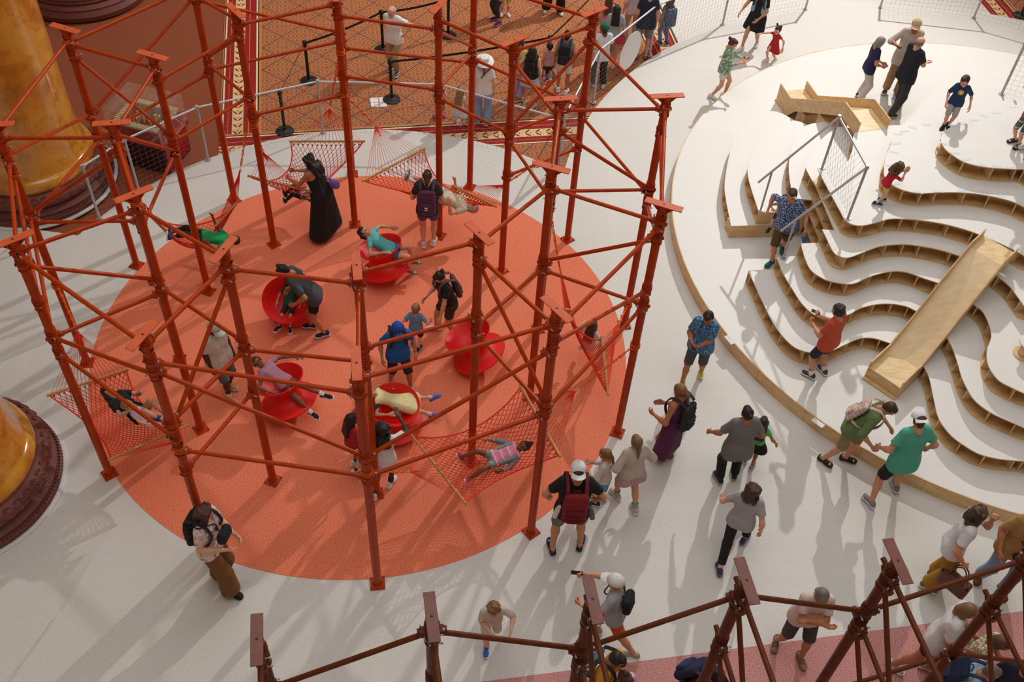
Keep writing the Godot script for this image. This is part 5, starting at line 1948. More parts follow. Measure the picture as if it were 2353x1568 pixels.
		if d.has("skirt_of_top"):
			skirt_bones(b, J, d.skirt_of_top)
			skin_later(nmn, b, cell * 1.05, 0.0062 * H, cloth(tp[0]), root, xf_floor(d, J))
		else: skin_later(nmn, b, cell, 0.0062 * H, cloth(tp[0]), root)
	if d.has("jacket"):   # open jacket: sleeves and two side panels
		var jk: Array = d.jacket
		var b := []
		for nm in ["l", "r"]:
			var s := 1.0 if nm == "l" else -1.0
			var sh: Vector3 = J["sh" + nm]
			b.append([sh, J["el" + nm], 0.034 * H, 0.033 * H])
			b.append([J["el" + nm], J["el" + nm].lerp(J["wr" + nm], jk[1]), 0.031 * H, 0.028 * H, true])
			for k in 5: b.append([chest + B * Vector3(s * 0.085 * H, -0.05 * H - 0.05 * H * k, -0.02 * H), chest + B * Vector3(s * 0.085 * H, -0.05 * H - 0.05 * H * k, 0.025 * H), 0.034 * H, 0.034 * H])
		skin_later("jacket", b, cell, 0.006 * H, cloth(jk[0]), root)
	if d.has("bot"):
		var bt: Array = d.bot        # [kind, cloth, length]
		var b := []
		for q in [[0.14, 0.042, 0.059], [0.0, 0.047, 0.063]]:
			var c: Vector3 = pel + B * Vector3(0, torso * q[0], 0)
			b.append([c - B.x * q[1] * H * g, c + B.x * q[1] * H * g, q[2] * H * g + 0.003 * H, q[2] * H * g + 0.003 * H])
		var fy := -1e9
		if bt[0] == "skirt":
			skirt_bones(b, J, bt)
			fy = xf_floor(d, J)
		else:
			var ln: float = bt[2] if bt.size() > 2 else 2.0
			var fl: float = bt[3] if bt.size() > 3 else 1.0
			for nm in ["l", "r"]:
				var hj: Vector3 = J["hj" + nm]
				var kn: Vector3 = J["kn" + nm]
				var an: Vector3 = J["an" + nm]
				b.append([hj, hj.lerp(kn, minf(ln, 1.0)), 0.052 * H * (0.55 + 0.45 * g) + 0.002 * H, lerpf(0.05, 0.0405, clampf(ln, 0, 1)) * H * fl, ln <= 1.0])
				if ln > 1.0: b.append([kn, kn.lerp(an, ln - 1.0), 0.0425 * H * fl, 0.0355 * H * fl * fl, true])
		skin_later({"pants": "trousers", "shorts": "shorts", "skirt": "skirt"}[bt[0]], b, cell, 0.006 * H, cloth(bt[1]), root, fy)
	for nm in ["l", "r"]:
		var fx: Transform3D = J["ft" + nm]
		if shoe[0] == "shoe":
			var so := obj("shoe", heads.shoe, cloth(shoe[1]), root, fx)
			obj("sole", heads.sole, cloth(shoe[2] if shoe.size() > 2 else "f0f0ee"), so)
			obj("laces", heads.laces, cloth(shoe[3] if shoe.size() > 3 else shoe[1]), so)
		elif shoe[0] == "sandal":
			var so := obj("sandal", heads.strap, cloth(shoe[1]), root, fx)
			obj("sole", heads.sole, cloth(shoe[2] if shoe.size() > 2 else shoe[1]), so)
	if d.has("sock"):
		for nm in ["l", "r"]:
			var b := MB.new()
			var an: Vector3 = J["an" + nm]
			var kn: Vector3 = J["kn" + nm]
			b.tube(an, an.lerp(kn, 0.28), 0.026 * H, 0.029 * H, 12, false)
			obj("sock", b, cloth(d.sock), root)
	J.root = root
	return J


func xf_floor(d: Dictionary, J: Dictionary) -> float:
	return d.hemcut * J.H if d.has("hemcut") else -1e9


func skirt_bones(b: Array, J: Dictionary, sp: Array) -> void:   # ["skirt", cloth, hem height, flare]
	var H: float = J.H
	var hem: float = sp[2] * H
	var fl: float = sp[3]
	var p: Vector3 = J.pel
	var m: Vector3 = (J.anl + J.anr) * 0.5
	var kk: Vector3 = (J.knl + J.knr) * 0.5
	var wide: float = absf(J.anl.x - J.anr.x) * 0.5
	for k in 9:
		var s := k / 8.0
		var y := lerpf(p.y, hem, s)
		var c := p.lerp(Vector3(m.x, hem, m.z), s) if sp.size() < 5 else p.lerp(kk, s)
		if sp.size() < 5: c.y = y
		var w: float = lerpf(0.05, 0.05 * fl + wide / H * 0.4, s) * H * J.g
		var r: float = lerpf(0.066, 0.06 * fl, s) * H * J.g
		b.append([c - Vector3(w, 0, 0), c + Vector3(w, 0, 0), r, r])


# a rucksack on the back of figure J
func backpack(J: Dictionary, label: String, main: String, second: String, size := 1.0, front := false) -> void:
	var xf: Transform3D = J.xf
	var H: float = J.H
	var B: Basis = J.B
	var s := size * (0.45 + 0.32 * H)
	var at: Vector3 = J.chest + B * Vector3(0, -0.15 * H, -0.062 * H * J.g - 0.075 * s)
	if front: at = J.chest + B * Vector3(0, -0.15 * H, 0.062 * H * J.g + 0.075 * s)
	var t := thing("backpack", label, "backpack", xf * Transform3D(B, at), "rucksacks worn by visitors")
	var b := []
	for k in 6:
		var y := lerpf(-0.18, 0.19, k / 5.0)
		b.append([Vector3(-0.085, y, 0), Vector3(0.085, y, 0), 0.052 if k < 5 else 0.042, 0.052 if k < 5 else 0.042])
	skin_later("pack_body", scaled(b, s), 0.017, 0.008, cloth(main), t)
	var p := []
	for k in 3: p.append([Vector3(-0.06, -0.15 + k * 0.07, -0.055), Vector3(0.06, -0.15 + k * 0.07, -0.055), 0.034, 0.034])
	skin_later("front_pocket", scaled(p, s), 0.015, 0.007, cloth(second), t)
	var h := MB.new()
	var hp := PackedVector3Array()
	for k in 7: hp.append(Vector3(cos(PI * k / 6.0) * 0.04, 0.23 + sin(PI * k / 6.0) * 0.035, 0.03) * s)
	h.sweep(hp, 0.008, 5)
	obj("grab_handle", h, cloth(second), t)
	for e in [1.0, -1.0]:
		var q := MB.new()
		var pts := PackedVector3Array()
		var sh := Vector3(e * 0.06 * H, 0.165 * H, 0.062 * H + 0.075 * s)
		var z: float = 0.062 * H * J.g + 0.075 * s
		for c in [Vector3(e * 0.06 * H, 0.155 * H, 0.01), Vector3(e * 0.062 * H, 0.196 * H, z * 0.72), Vector3(e * 0.066 * H, 0.175 * H, z * 1.38), Vector3(e * 0.072 * H, 0.09 * H, z * 1.72), Vector3(e * 0.085 * H, 0.01, z * 1.5), Vector3(e * 0.09 * H, -0.05 * H, z * 0.9), Vector3(e * 0.07 * H, -0.075 * H, z * 0.25)]: pts.append(c if not front else Vector3(c.x, c.y, -c.z))
		var sm := PackedVector3Array()
		for k in pts.size() - 1:
			for m in 4: sm.append(pts[k].cubic_interpolate(pts[k + 1], pts[maxi(k - 1, 0)], pts[mini(k + 2, pts.size() - 1)], m / 4.0))
		sm.append(pts[pts.size() - 1])
		for w in [-0.014, 0.0, 0.014]:
			var o := PackedVector3Array()
			for k in sm: o.append(k + Vector3(w, 0, 0))
			q.sweep(o, 0.011, 6)
		obj("shoulder_strap", q, cloth(second), t)


func scaled(b: Array, s: float) -> Array:
	var o := []
	for q in b: o.append([q[0] * s, q[1] * s, q[2] * s, q[3] * s])
	return o


# a soft bag at a place given in the figure's own space
func pouch(J: Dictionary, called: String, label: String, c: Vector3, size: Vector3, col: String, strap := true) -> void:
	var t := thing(called, label, "bag", J.xf * Transform3D(J.B, c), "bags carried by visitors")
	var b := []
	var r := minf(size.x, minf(size.y, size.z)) * 0.5
	for k in 3:
		var y := lerpf(-size.y * 0.5 + r, size.y * 0.5 - r, k / 2.0)
		b.append([Vector3(-size.x * 0.5 + r, y, -size.z * 0.5 + r), Vector3(size.x * 0.5 - r, y, size.z * 0.5 - r), r * 0.9, r * 0.9])
		b.append([Vector3(-size.x * 0.5 + r, y, size.z * 0.5 - r), Vector3(size.x * 0.5 - r, y, -size.z * 0.5 + r), r * 0.9, r * 0.9])
	skin_later("pouch_body", b, 0.016, 0.006, cloth(col), t)
	if strap:
		var inv: Basis = J.B.inverse()
		var pts := PackedVector3Array()
		var far: Vector3 = J.shl if c.x < 0 else J.shr
		var H: float = J.H
		for q in [Vector3(0, size.y * 0.4, 0), inv * (J.chest + J.B * Vector3(c.x * 0.5, -0.1 * H, 0.075 * H) - c), inv * (J.chest + J.B * Vector3(0, -0.02 * H, 0.068 * H) - c), inv * (far + J.B * Vector3(0, 0.052 * H, 0) * 1.0 - c) * 1.0, inv * (J.chest + J.B * Vector3(0, -0.05 * H, -0.078 * H) - c), Vector3(0, size.y * 0.4, 0)]: pts.append(q)
		var m := MB.new()
		var sm := PackedVector3Array()
		for k in pts.size() - 1:
			for j in 5: sm.append(pts[k].cubic_interpolate(pts[k + 1], pts[maxi(k - 1, 0)], pts[mini(k + 2, pts.size() - 1)], j / 5.0))
		m.sweep(sm, 0.009, 5)
		obj("shoulder_strap", m, cloth(col), t)


func held(called: String, label: String, J: Dictionary, hand: String, size: Vector3, col: String, off := Vector3.ZERO) -> void:
	var b := MB.new()
	b.box(Transform3D(), size, 0.006)
	var hb: Basis = J["hb" + hand]
	var o := obj(called, b, mat("held_" + col, Color(col), 0.3), self, J.xf * Transform3D(hb, J["hand" + hand] + hb * off))
	tag(o, label, {"phone": "phone", "water_bottle": "bottle"}.get(called, "thing"))


# places a figure so that its head (at height h above the floor) shows at a picture point; used where the frame cuts the feet off
func under(x: float, y: float, h: float, f: float) -> Transform3D:
	var p := P(x, y, h)
	return Transform3D(Basis(Vector3.UP, deg_to_rad(f)), Vector3(p.x, 0.007, p.z))


# a figure lying with its back on something: feet and head ends, and the way its front faces
func lying(feet: Vector3, head: Vector3, front := Vector3.UP) -> Transform3D:
	var y := (head - feet).normalized()
	var z := (front - y * front.dot(y)).normalized()
	return Transform3D(Basis(y.cross(z), y, z), feet)


func people() -> void:
	make_templates()
	var J: Dictionary
	var cross_l := [-0.15, -0.12, 0.115]
	var cross_r := [0.15, -0.14, 0.125]
	# --- on the carpet
	J = person({"label": "bald man in white polo and khaki trousers standing on the carpet", "at": [908, 166, -0.035], "H": 1.6, "f": -18, "g": 1.15, "skin": 0, "hair": ["fringe", "silver"], "top": ["f4f4f2", 0.62, -0.14], "bot": ["pants", "b49a72", 1.95, 1.05], "shoe": ["shoe", "2c5a94", "e8eef4"], "la": [0.06, -0.2, -0.03], "lp": [1, 0, -0.4], "ra": [-0.02, -0.27, -0.06], "hd": [-10, 18], "lf": [0.05, 0, 0.04], "rf": [-0.06, 0, -0.05]})
	person({"label": "person in dark leggings and navy sneakers standing at the carpet's far part", "at": [1143, 52, -0.035], "H": 1.6, "f": -50, "skin": 1, "hair": ["pony", "dark"], "top": ["7c7f86", 0.6], "bot": ["pants", "33303c", 1.7, 0.92], "shoe": ["shoe", "2b3350", "d06a8a"]})
	person({"label": "child in a yellow shirt beside the dark leggings", "at": [1158, 34, -0.035], "H": 1.05, "f": 20, "skin": 0, "hair": ["short", "fair"], "top": ["d8b040", 0.6], "bot": ["shorts", "d8b040", 0.7], "shoe": ["shoe", "e8e4de"]})
	person({"label": "person in wide black trousers and white shoes on the carpet", "at": [1272, 28, -0.035], "H": 1.62, "f": 5, "fem": true, "skin": 0, "hair": ["long", "brown"], "top": ["26262a", 0.6], "bot": ["pants", "141416", 1.95, 1.4], "shoe": ["shoe", "f0efec"], "lf": [0.09, 0, 0.02], "rf": [-0.11, 0, -0.03]})
	person({"label": "small dark haired child in a white top with pink clogs behind the post", "at": [1006, 270, -0.035], "H": 1.02, "f": 60, "skin": 1, "hair": ["short", "dark"], "top": ["e6e0da", 0.8], "bot": ["shorts", "202024", 0.8], "shoe": ["shoe", "e0509a", "e0509a"], "la": [-0.05, -0.2, 0.18]})
	person({"label": "fair haired toddler in a pale checked dress by the carpet edge", "at": [1056, 284, -0.035], "H": 0.87, "f": 165, "fem": true, "skin": 0, "hair": ["long", "blond"], "top": ["check:f2f0f4,dfe2ec,c9d2e4", 0.3], "topname": "dress", "skirt_of_top": ["skirt", "", 0.24, 1.55], "shoe": ["shoe", "f0e6e2"], "faceless": true})
	J = person({"label": "woman in white hat, white top and blue jeans at the fence", "at": [1108, 284, -0.035], "H": 1.55, "f": 178, "fem": true, "skin": 0, "hair": ["braid", "fair"], "hat": ["sun", "f0ece8"], "top": ["eceae8", 0.6, -0.08], "bot": ["pants", "fine:6f8fb4,86a4c6,9ab4d2", 1.97, 1.22], "shoe": ["shoe", "8fa6c4", "d8d8d8"], "faceless": true, "la": [-0.0, -0.2, 0.14], "hd": [10, 0]})
	pouch(J, "shoulder_bag", "small black bag at the hip of the woman in the white hat", Vector3(0.15, 0.72, 0.1), Vector3(0.16, 0.13, 0.08), "1c1a1c")
	person({"label": "woman in yellow top and lilac trousers behind the scaffold post", "at": [1186, 228, -0.035], "H": 1.48, "f": 130, "fem": true, "skin": 1, "hair": ["long", "red"], "top": ["e6cf74", 0.6], "bot": ["pants", "b7a6cc", 1.9, 1.15], "shoe": ["shoe", "b08a58"], "la": [0.05, -0.18, 0.15]})
	J = person({"label": "woman with long dark hair in black top and denim skirt", "at": [1214, 246, -0.035], "H": 1.43, "f": 168, "fem": true, "skin": 0, "hair": ["long", "black"], "top": ["1d1c20", 0.0, -0.02], "bot": ["skirt", "b8cbe2", 0.36, 1.12], "hemcut": 0.36, "shoe": ["shoe", "d8c0b0"], "faceless": true, "la": [0.08, -0.2, 0.1]})
	backpack(J, "small black rucksack on the long haired woman in the denim skirt", "17171a", "222226", 0.85)
	person({"label": "child in pink shirt and dark green shorts in the queue", "at": [1257, 190, -0.035], "H": 0.97, "f": 190, "skin": 1, "hair": ["short", "black"], "top": ["c9969a", 0.7], "bot": ["shorts", "1f4a34", 0.85], "shoe": ["shoe", "d0463c", "f0f0f0"], "sock": "dfe0e4", "faceless": true})
	J = person({"label": "woman in sleeveless blue top and white shorts in the queue", "at": [1290, 213, -0.035], "H": 1.47, "f": 172, "fem": true, "skin": 2, "hair": ["bun", "dark"], "top": ["5f7ca8", 0.0, -0.04], "bot": ["shorts", "ece9ec", 0.72, 1.2], "shoe": ["shoe", "e8e4e0"], "faceless": true})
	backpack(J, "black rucksack on the woman in the sleeveless blue top", "1b1b1f", "26262b", 1.0)
	person({"label": "person in green cap, white shirt and black trousers by the fence", "at": [1374, 200, -0.035], "H": 1.5, "f": 195, "skin": 3, "hair": ["short", "black"], "hat": ["cap", "1f6a4c"], "top": ["eeeef0", 0.6, -0.16], "bot": ["pants", "17171a", 1.98, 1.18], "shoe": ["shoe", "e6e6e6"], "faceless": true, "la": [0.02, -0.17, 0.14]})
	person({"label": "woman in grey top and bright red skirt behind the round sign", "at": [1400, 153, -0.035], "H": 1.48, "f": 175, "fem": true, "skin": 1, "hair": ["long", "dark"], "top": ["a9b4ba", 0.55, -0.04], "bot": ["skirt", "cf1f3c", 0.42, 1.5], "hemcut": 0.42, "shoe": ["shoe", "f0eef0"], "faceless": true})
	person({"label": "girl with reddish hair and pink top in the queue", "at": [1386, 112, -0.035], "H": 1.3, "f": 175, "fem": true, "skin": 0, "hair": ["long", "chest"], "top": ["d794ac", 0.6], "bot": ["shorts", "c87a98", 0.7], "shoe": ["shoe", "e8dede"], "faceless": true})
	person({"label": "man in navy polo and grey shorts seen from behind at the fence", "at": [1472, 132, -0.035], "H": 1.66, "f": 182, "g": 1.2, "skin": 1, "hair": ["short", "brown"], "top": ["20263a", 0.6, -0.16], "bot": ["shorts", "6e7278", 0.95, 1.1], "shoe": ["sandal", "6a4a3a"], "faceless": true, "lf": [0.07, 0, -0.02]})
	person({"label": "person in a pale pink shirt beside the man in navy polo", "at": [1446, 96, -0.035], "H": 1.52, "f": 190, "skin": 0, "hair": ["short", "grey"], "top": ["d9c6cc", 0.9], "bot": ["pants", "b8aaa2", 1.9], "shoe": ["shoe", "9a8a80"], "faceless": true})
	J = person({"label": "child in grey hoodie and jeans behind the mesh fence", "at": [1524, 103, -0.035], "H": 1.15, "f": 205, "skin": 0, "hair": ["curlybob", "chest"], "top": ["8b8f96", 1.9], "bot": ["pants", "fine:4a6a98,5f80ae,6c8cb8", 1.9], "shoe": ["shoe", "40404a"], "faceless": true})
	backpack(J, "blue and yellow patterned rucksack on the child behind the fence", "leaf:2c4a78,c9a648,39689c", "leaf:2c4a78,c9a648,39689c", 1.15)
	# --- on the white floor at the back
	J = person({"label": "woman in black dress and denim vest walking with a toddler", "at": [1724, 108], "H": 1.52, "f": -32, "fem": true, "g": 1.12, "skin": 1, "hair": ["bob", "brown"], "top": ["17171b", 0.6, -0.1], "topname": "dress", "skirt_of_top": ["skirt", "", 0.3, 1.1], "hemcut": 0.3, "shoe": ["shoe", "efece6"], "la": [-0.02, -0.24, 0.14], "ra": [-0.13, -0.24, 0.1], "lf": [0.05, 0, -0.1], "rf": [-0.07, 0, 0.16], "rt": [-0.2, 0, 1]})
	backpack(J, "dark rucksack on the woman in the denim vest", "2a2e33", "30353a", 0.9)
	var vb := []
	for s in [-1.0, 1.0]: vb.append([J.chest + J.B * Vector3(s * 0.1, -0.04, 0.045), J.chest + J.B * Vector3(s * 0.12, -0.3, 0.06), 0.05, 0.058])
	for s in [-1.0, 1.0]: vb.append([J.chest + J.B * Vector3(s * 0.08, -0.05, -0.04), J.chest + J.B * Vector3(s * 0.09, -0.3, -0.05), 0.07, 0.075])
	skin_later("denim_vest", vb, 0.018, 0.01, cloth("fine:7f9cc0,93aecd,a4bdd8"), J.root)
	person({"label": "toddler in a red dress stretching one arm out", "at": [1770, 140], "H": 0.88, "f": -50, "fem": true, "skin": 0, "hair": ["puffs", "dark"], "top": ["c02230", 0.45], "topname": "dress", "skirt_of_top": ["skirt", "", 0.27, 1.5], "hemcut": 0.27, "shoe": ["shoe", "e8e2dc"], "ra": [-0.22, -0.06, 0.2], "la": [0.16, -0.24, -0.02], "lf": [0.06, 0, -0.1], "rf": [-0.05, 0, 0.08]})
	J = person({"label": "woman in green patterned blouse and white shorts looking at her phone", "at": [1650, 224], "H": 1.45, "f": 72, "fem": true, "g": 1.12, "skin": 0, "hair": ["bunback", "red"], "top": ["leaf:4f8a62,a9c8b0,3c7450,d4e2d4", 1.6, -0.12], "loose": 2.2, "bot": ["shorts", "f2f1f0", 0.55, 1.15], "shoe": ["shoe", "efeae4"], "la": [-0.03, -0.12, 0.2], "ra": [0.02, -0.12, 0.2], "hl": "grip", "hr": "grip", "hd": [0, 28], "lf": [0.05, 0, 0.07], "rf": [-0.06, 0, -0.09]})
	held("phone", "phone held by the woman in the green blouse", J, "l", Vector3(0.012, 0.13, 0.07), "26262a", Vector3(-0.03, 0, 0.02))
	person({"label": "grey haired woman in navy shirt and cream trousers behind the slide", "at": [1972, 228, 0.26], "H": 1.5, "f": 95, "fem": true, "skin": 1, "hair": ["bob", "silver"], "top": ["232a52", 0.6, -0.14], "bot": ["pants", "d9d3cb", 1.95, 1.15], "shoe": ["shoe", "26304a", "f0f0f0"], "la": [-0.08, -0.22, 0.14], "ra": [0.04, -0.24, 0.14], "hd": [15, 25]})
	J = person({"label": "man in beige cap and shirt filming with his phone", "at": [2045, 216, 0.26], "H": 1.8, "f": -12, "skin": 2, "hair": ["short", "dark"], "hat": ["cap", "d6c298"], "top": ["d3c8bd", 1.3, -0.3], "loose": 1.5, "bot": ["pants", "a8845c", 1.95, 1.12], "shoe": ["shoe", "5e5e64", "e8e8e8"], "ra": [-0.04, -0.1, 0.17], "la": [-0.1, -0.11, 0.16], "hr": "grip", "hl": "grip", "hd": [-6, 14]})
	held("phone", "dark phone held up by the man in the beige cap", J, "r", Vector3(0.012, 0.15, 0.075), "1c1c20", Vector3(0.03, -0.02, 0.03))
	person({"label": "bald man in dark navy polo and charcoal jeans with crossed arms", "at": [2048, 262, 0.26], "H": 1.82, "f": 118, "g": 1.12, "skin": 0, "hair": ["fringe", "grey"], "top": ["1f2733", 0.65, -0.16], "bot": ["pants", "403e42", 1.97, 1.05], "shoe": ["shoe", "4a463c", "d0c8a8"], "la": cross_l, "ra": cross_r, "hd": [10, 16], "lf": [0.05, 0, 0.1], "rf": [-0.06, 0, -0.08], "lp": [1, -0.8, 0.2], "rp": [-1, -0.8, 0.2]})
	J = person({"label": "boy in navy t-shirt and light grey shorts on the terrace top", "at": [2173, 290, 1.94], "H": 1.08, "f": -18, "skin": 0, "hair": ["short", "brown"], "top": ["22406e", 0.9, -0.2], "loose": 1.5, "bot": ["shorts", "b9b4ac", 0.95, 1.12], "shoe": ["shoe", "1e1e20", "3a3a3c"], "la": [0.12, -0.27, 0.02], "ra": [-0.06, -0.25, 0.12], "hd": [-35, 24], "lf": [0.03, 0, 0.0], "rf": [-0.04, 0, 0.06]})
	var em := MB.new()
	em.ball(Vector3.ZERO, Vector3(0.05, 0.055, 0.012), 10, 6)
	var eo := obj("yellow_print", em, cloth("e2a838"), J.root, Transform3D(J.B, J.chest + J.B * Vector3(0, -0.09, 0.082)))
	var ec := MB.new()
	ec.ball(Vector3.ZERO, Vector3(0.024, 0.026, 0.012), 10, 6)
	obj("white_print", ec, cloth("f4ead0"), eo, Transform3D(Basis(), Vector3(0, 0.0, 0.006)))
	person({"label": "child in zebra striped shorts raising a hand on the top deck", "at": [2334, 332, 2.22], "H": 1.15, "f": -60, "skin": 0, "hair": ["short", "fair"], "top": ["c05a50", 0.6], "bot": ["shorts", "stripe:1f1f22,e8e6e2,1f1f22,e8e6e2", 0.95, 1.1], "shoe": ["sandal", "201c1c"], "ra": [-0.06, 0.2, 0.16], "hr": "flat"})
	person({"label": "adult in khaki trousers and white sneakers on the top deck", "at": [2362, 352, 2.22], "H": 1.7, "f": -70, "skin": 1, "hair": ["short", "brown"], "top": ["d8d4cc", 0.8], "bot": ["pants", "a89a7c", 1.9], "shoe": ["shoe", "f2f0ec"]})
	person({"label": "little girl in red shirt and yellow shorts covering her face", "at": [2018, 466, 1.66], "H": 0.86, "f": 98, "fem": true, "lean": 16, "skin": 0, "hair": ["curlybob", "chest"], "top": ["d0203e", 0.8, -0.12], "bot": ["shorts", "e6d674", 0.7, 1.1], "shoe": ["shoe", "2a3a5e", "dfe4ee"], "sock": "ecebea", "la": [-0.06, 0.02, 0.2], "ra": [0.06, 0.02, 0.2], "lp": [0.6, -1, 0.1], "rp": [-0.6, -1, 0.1], "hd": [0, 30], "lf": [0.05, 0, 0.05], "rf": [-0.06, 0, -0.08]})
	J = person({"label": "man in navy leaf print shirt and olive shorts on the stair", "at": [1782, 596, 0.26], "H": 1.66, "f": -18, "g": 1.15, "side": 6, "skin": 1, "hair": ["short", "brown"], "top": ["leaf:1f4274,e4e8ee,27508a", 0.8, -0.16], "loose": 1.4, "bot": ["shorts", "5b4a22", 1.0, 1.15], "shoe": ["shoe", "0f6e74", "0f6e74"], "la": [0.13, -0.26, 0.06], "hl": "grip", "ra": [-0.1, -0.2, -0.05], "hd": [-4, 12], "lf": [0.03, 0, -0.18], "rf": [-0.03, 0, 0.1], "rt": [-0.5, 0, 1]})
	var bt := MB.new()
	bt.lathe(PackedVector2Array([Vector2(0.0, -0.11), Vector2(0.036, -0.11), Vector2(0.038, 0.06), Vector2(0.022, 0.085), Vector2(0.022, 0.11), Vector2(0.0, 0.112)]), 16)
	tag(obj("water_bottle", bt, mat("bottle_blue", C(20, 120, 214), 0.2), self, J.xf * Transform3D(Basis(Vector3.BACK, 0.3), J.handl + Vector3(0.0, -0.06, 0))), "blue water bottle in the hand of the man on the stair", "bottle")
	person({"label": "small child clinging behind the man on the stair", "xf": J.xf * Transform3D(Basis(), Vector3(-0.16, 0.4, -0.24)), "H": 0.85, "skin": 0, "hair": ["short", "brown"], "top": ["d8d2c8", 0.5], "bot": ["shorts", "3a3c44", 0.8], "shoe": ["shoe", "20242a", "58b070"], "la": [0.1, 0.04, 0.2], "ra": [-0.08, 0.0, 0.22], "lf": [0.1, 0.15, 0.16], "rf": [-0.12, 0.14, 0.18], "hd": [0, 10]})
	J = person({"label": "man in bright blue printed shirt and grey shorts checking his phone", "at": [1590, 868], "H": 1.63, "f": -22, "g": 1.15, "skin": 2, "hair": ["short", "dark"], "top": ["leaf:1a74ae,1c84be,dfeaf0,1a74ae,14507e", 0.75, -0.18], "loose": 1.3, "bot": ["shorts", "55535a", 0.95, 1.12], "shoe": ["shoe", "d9d44a", "efe6dc", "d8f03a"], "la": [-0.09, -0.17, 0.15], "ra": [0.03, -0.16, 0.15], "hl": "grip", "hr": "grip", "hd": [0, 26], "lf": [0.06, 0, -0.1], "rf": [-0.06, 0, 0.16]})
	held("phone", "dark phone held by the man in the bright blue shirt", J, "r", Vector3(0.012, 0.14, 0.07), "202026", Vector3(0.02, -0.03, 0.02))
	J = person({"label": "man in orange t-shirt and navy shorts standing below the slide", "at": [1872, 866, 0.26], "H": 1.62, "f": -138, "g": 1.1, "skin": 1, "hair": ["curly", "dark"], "top": ["d3563c", 0.7, -0.12], "bot": ["shorts", "1c2340", 0.9, 1.12], "shoe": ["shoe", "504c52", "f0eeec"], "sock": "f0eeee", "la": [-0.02, -0.16, 0.17], "ra": [0.04, -0.14, 0.18], "hl": "grip", "hr": "grip", "hd": [10, 18], "lf": [0.05, 0, 0.02], "rf": [-0.1, 0, -0.02]})
	held("phone", "phone in the hands of the man in the orange t-shirt", J, "r", Vector3(0.012, 0.14, 0.07), "2a2a30", Vector3(0.02, -0.03, 0.02))
	J = person({"label": "man in olive green shirt bending over the platform rim", "at": [1920, 1062], "H": 1.78, "f": 62, "lean": 26, "skin": 1, "hair": ["short", "brown"], "top": ["6d8454", 1.1, -0.14], "loose": 1.3, "bot": ["shorts", "9c8460", 0.95, 1.12], "shoe": ["sandal", "1b1b1e"], "la": [0.05, -0.24, 0.1], "ra": [-0.04, -0.26, 0.06], "hd": [0, 48], "lf": [0.06, 0, 0.06], "rf": [-0.06, 0, -0.1]})
	backpack(J, "flowery pale rucksack on the bending man in green", "floral:d8c4b4,c07a6a,e6dcd0,7c8468,d0908a", "floral:d8c4b4,c07a6a,e6dcd0,7c8468,d0908a", 0.95)
	person({"label": "man in turquoise polo, white cap and black shorts", "at": [2028, 1146], "H": 1.9, "f": -165, "g": 1.05, "lean": 6, "skin": 1, "hair": ["short", "brown"], "hat": ["back", "ecebec"], "top": ["54b49c", 0.65, -0.2], "loose": 1.4, "bot": ["shorts", "1b1a1e", 0.85, 1.15], "shoe": ["shoe", "8c8a90", "e4e4e6"], "faceless": true, "la": [0.07, -0.26, 0.08], "ra": [-0.12, -0.27, 0.02], "hd": [-10, 30], "lf": [0.13, 0, -0.04], "rf": [-0.13, 0, 0.06], "hl": "grip"})
	person({"label": "woman in grey t-shirt and black trousers walking away", "at": [1668, 1110], "H": 1.72, "f": 190, "fem": true, "g": 1.18, "lean": 6, "skin": 2, "hair": ["bunback", "black"], "top": ["7b7878", 0.75, -0.24], "loose": 1.4, "bot": ["pants", "151517", 1.95, 1.05], "shoe": ["shoe", "2c2c30", "b8b0a0"], "faceless": true, "la": [0.11, -0.26, 0.12], "ra": [-0.08, -0.27, 0.06], "lf": [0.06, 0, 0.02], "rf": [-0.08, 0, 0.05]})
	person({"label": "little girl in green top and black skirt beside the woman in grey", "at": [1720, 1064], "H": 1.08, "f": 165, "fem": true, "skin": 2, "hair": ["long", "dark"], "top": ["62c468", 0.5], "bot": ["skirt", "16161a", 0.36, 1.5], "hemcut": 0.36, "shoe": ["shoe", "9a989c"], "faceless": true, "la": [-0.1, -0.2, 0.1], "ra": [-0.16, -0.26, 0.04], "rf": [-0.05, 0, -0.08]})
	person({"label": "curly haired woman in pale grey t-shirt and black trousers striding", "at": [1676, 1266], "H": 1.66, "f": 158, "fem": true, "g": 1.0, "lean": 4, "skin": 0, "hair": ["curlybob", "brown"], "top": ["b3b0b6", 0.6, -0.1], "loose": 1.3, "bot": ["pants", "17171b", 1.8, 1.0], "shoe": ["shoe", "463f66", "7a6a9c"], "faceless": true, "la": [0.12, -0.24, 0.1], "ra": [-0.08, -0.29, -0.04], "lf": [0.02, 0, -0.24], "rf": [-0.08, 0, 0.14], "lt": [0.4, -0.2, 1]})
	J = person({"label": "blond woman in long purple sleeveless dress", "at": [1528, 1054], "H": 1.72, "f": -128, "fem": true, "skin": 2, "hair": ["pony", "fair"], "top": ["5a1c4a", 0.0, -0.05], "topname": "dress", "skirt_of_top": ["skirt", "", 0.13, 1.3], "hemcut": 0.13, "shoe": ["sandal", "8a5a38"], "faceless": true, "la": [0.03, -0.2, 0.13], "ra": [0.05, -0.2, 0.14], "hd": [0, 15], "lf": [0.04, 0, 0.03], "rf": [-0.04, 0, 0.0], "topend": 0.9})
	backpack(J, "black rucksack on the woman in the purple dress", "26282c", "303338", 1.05)
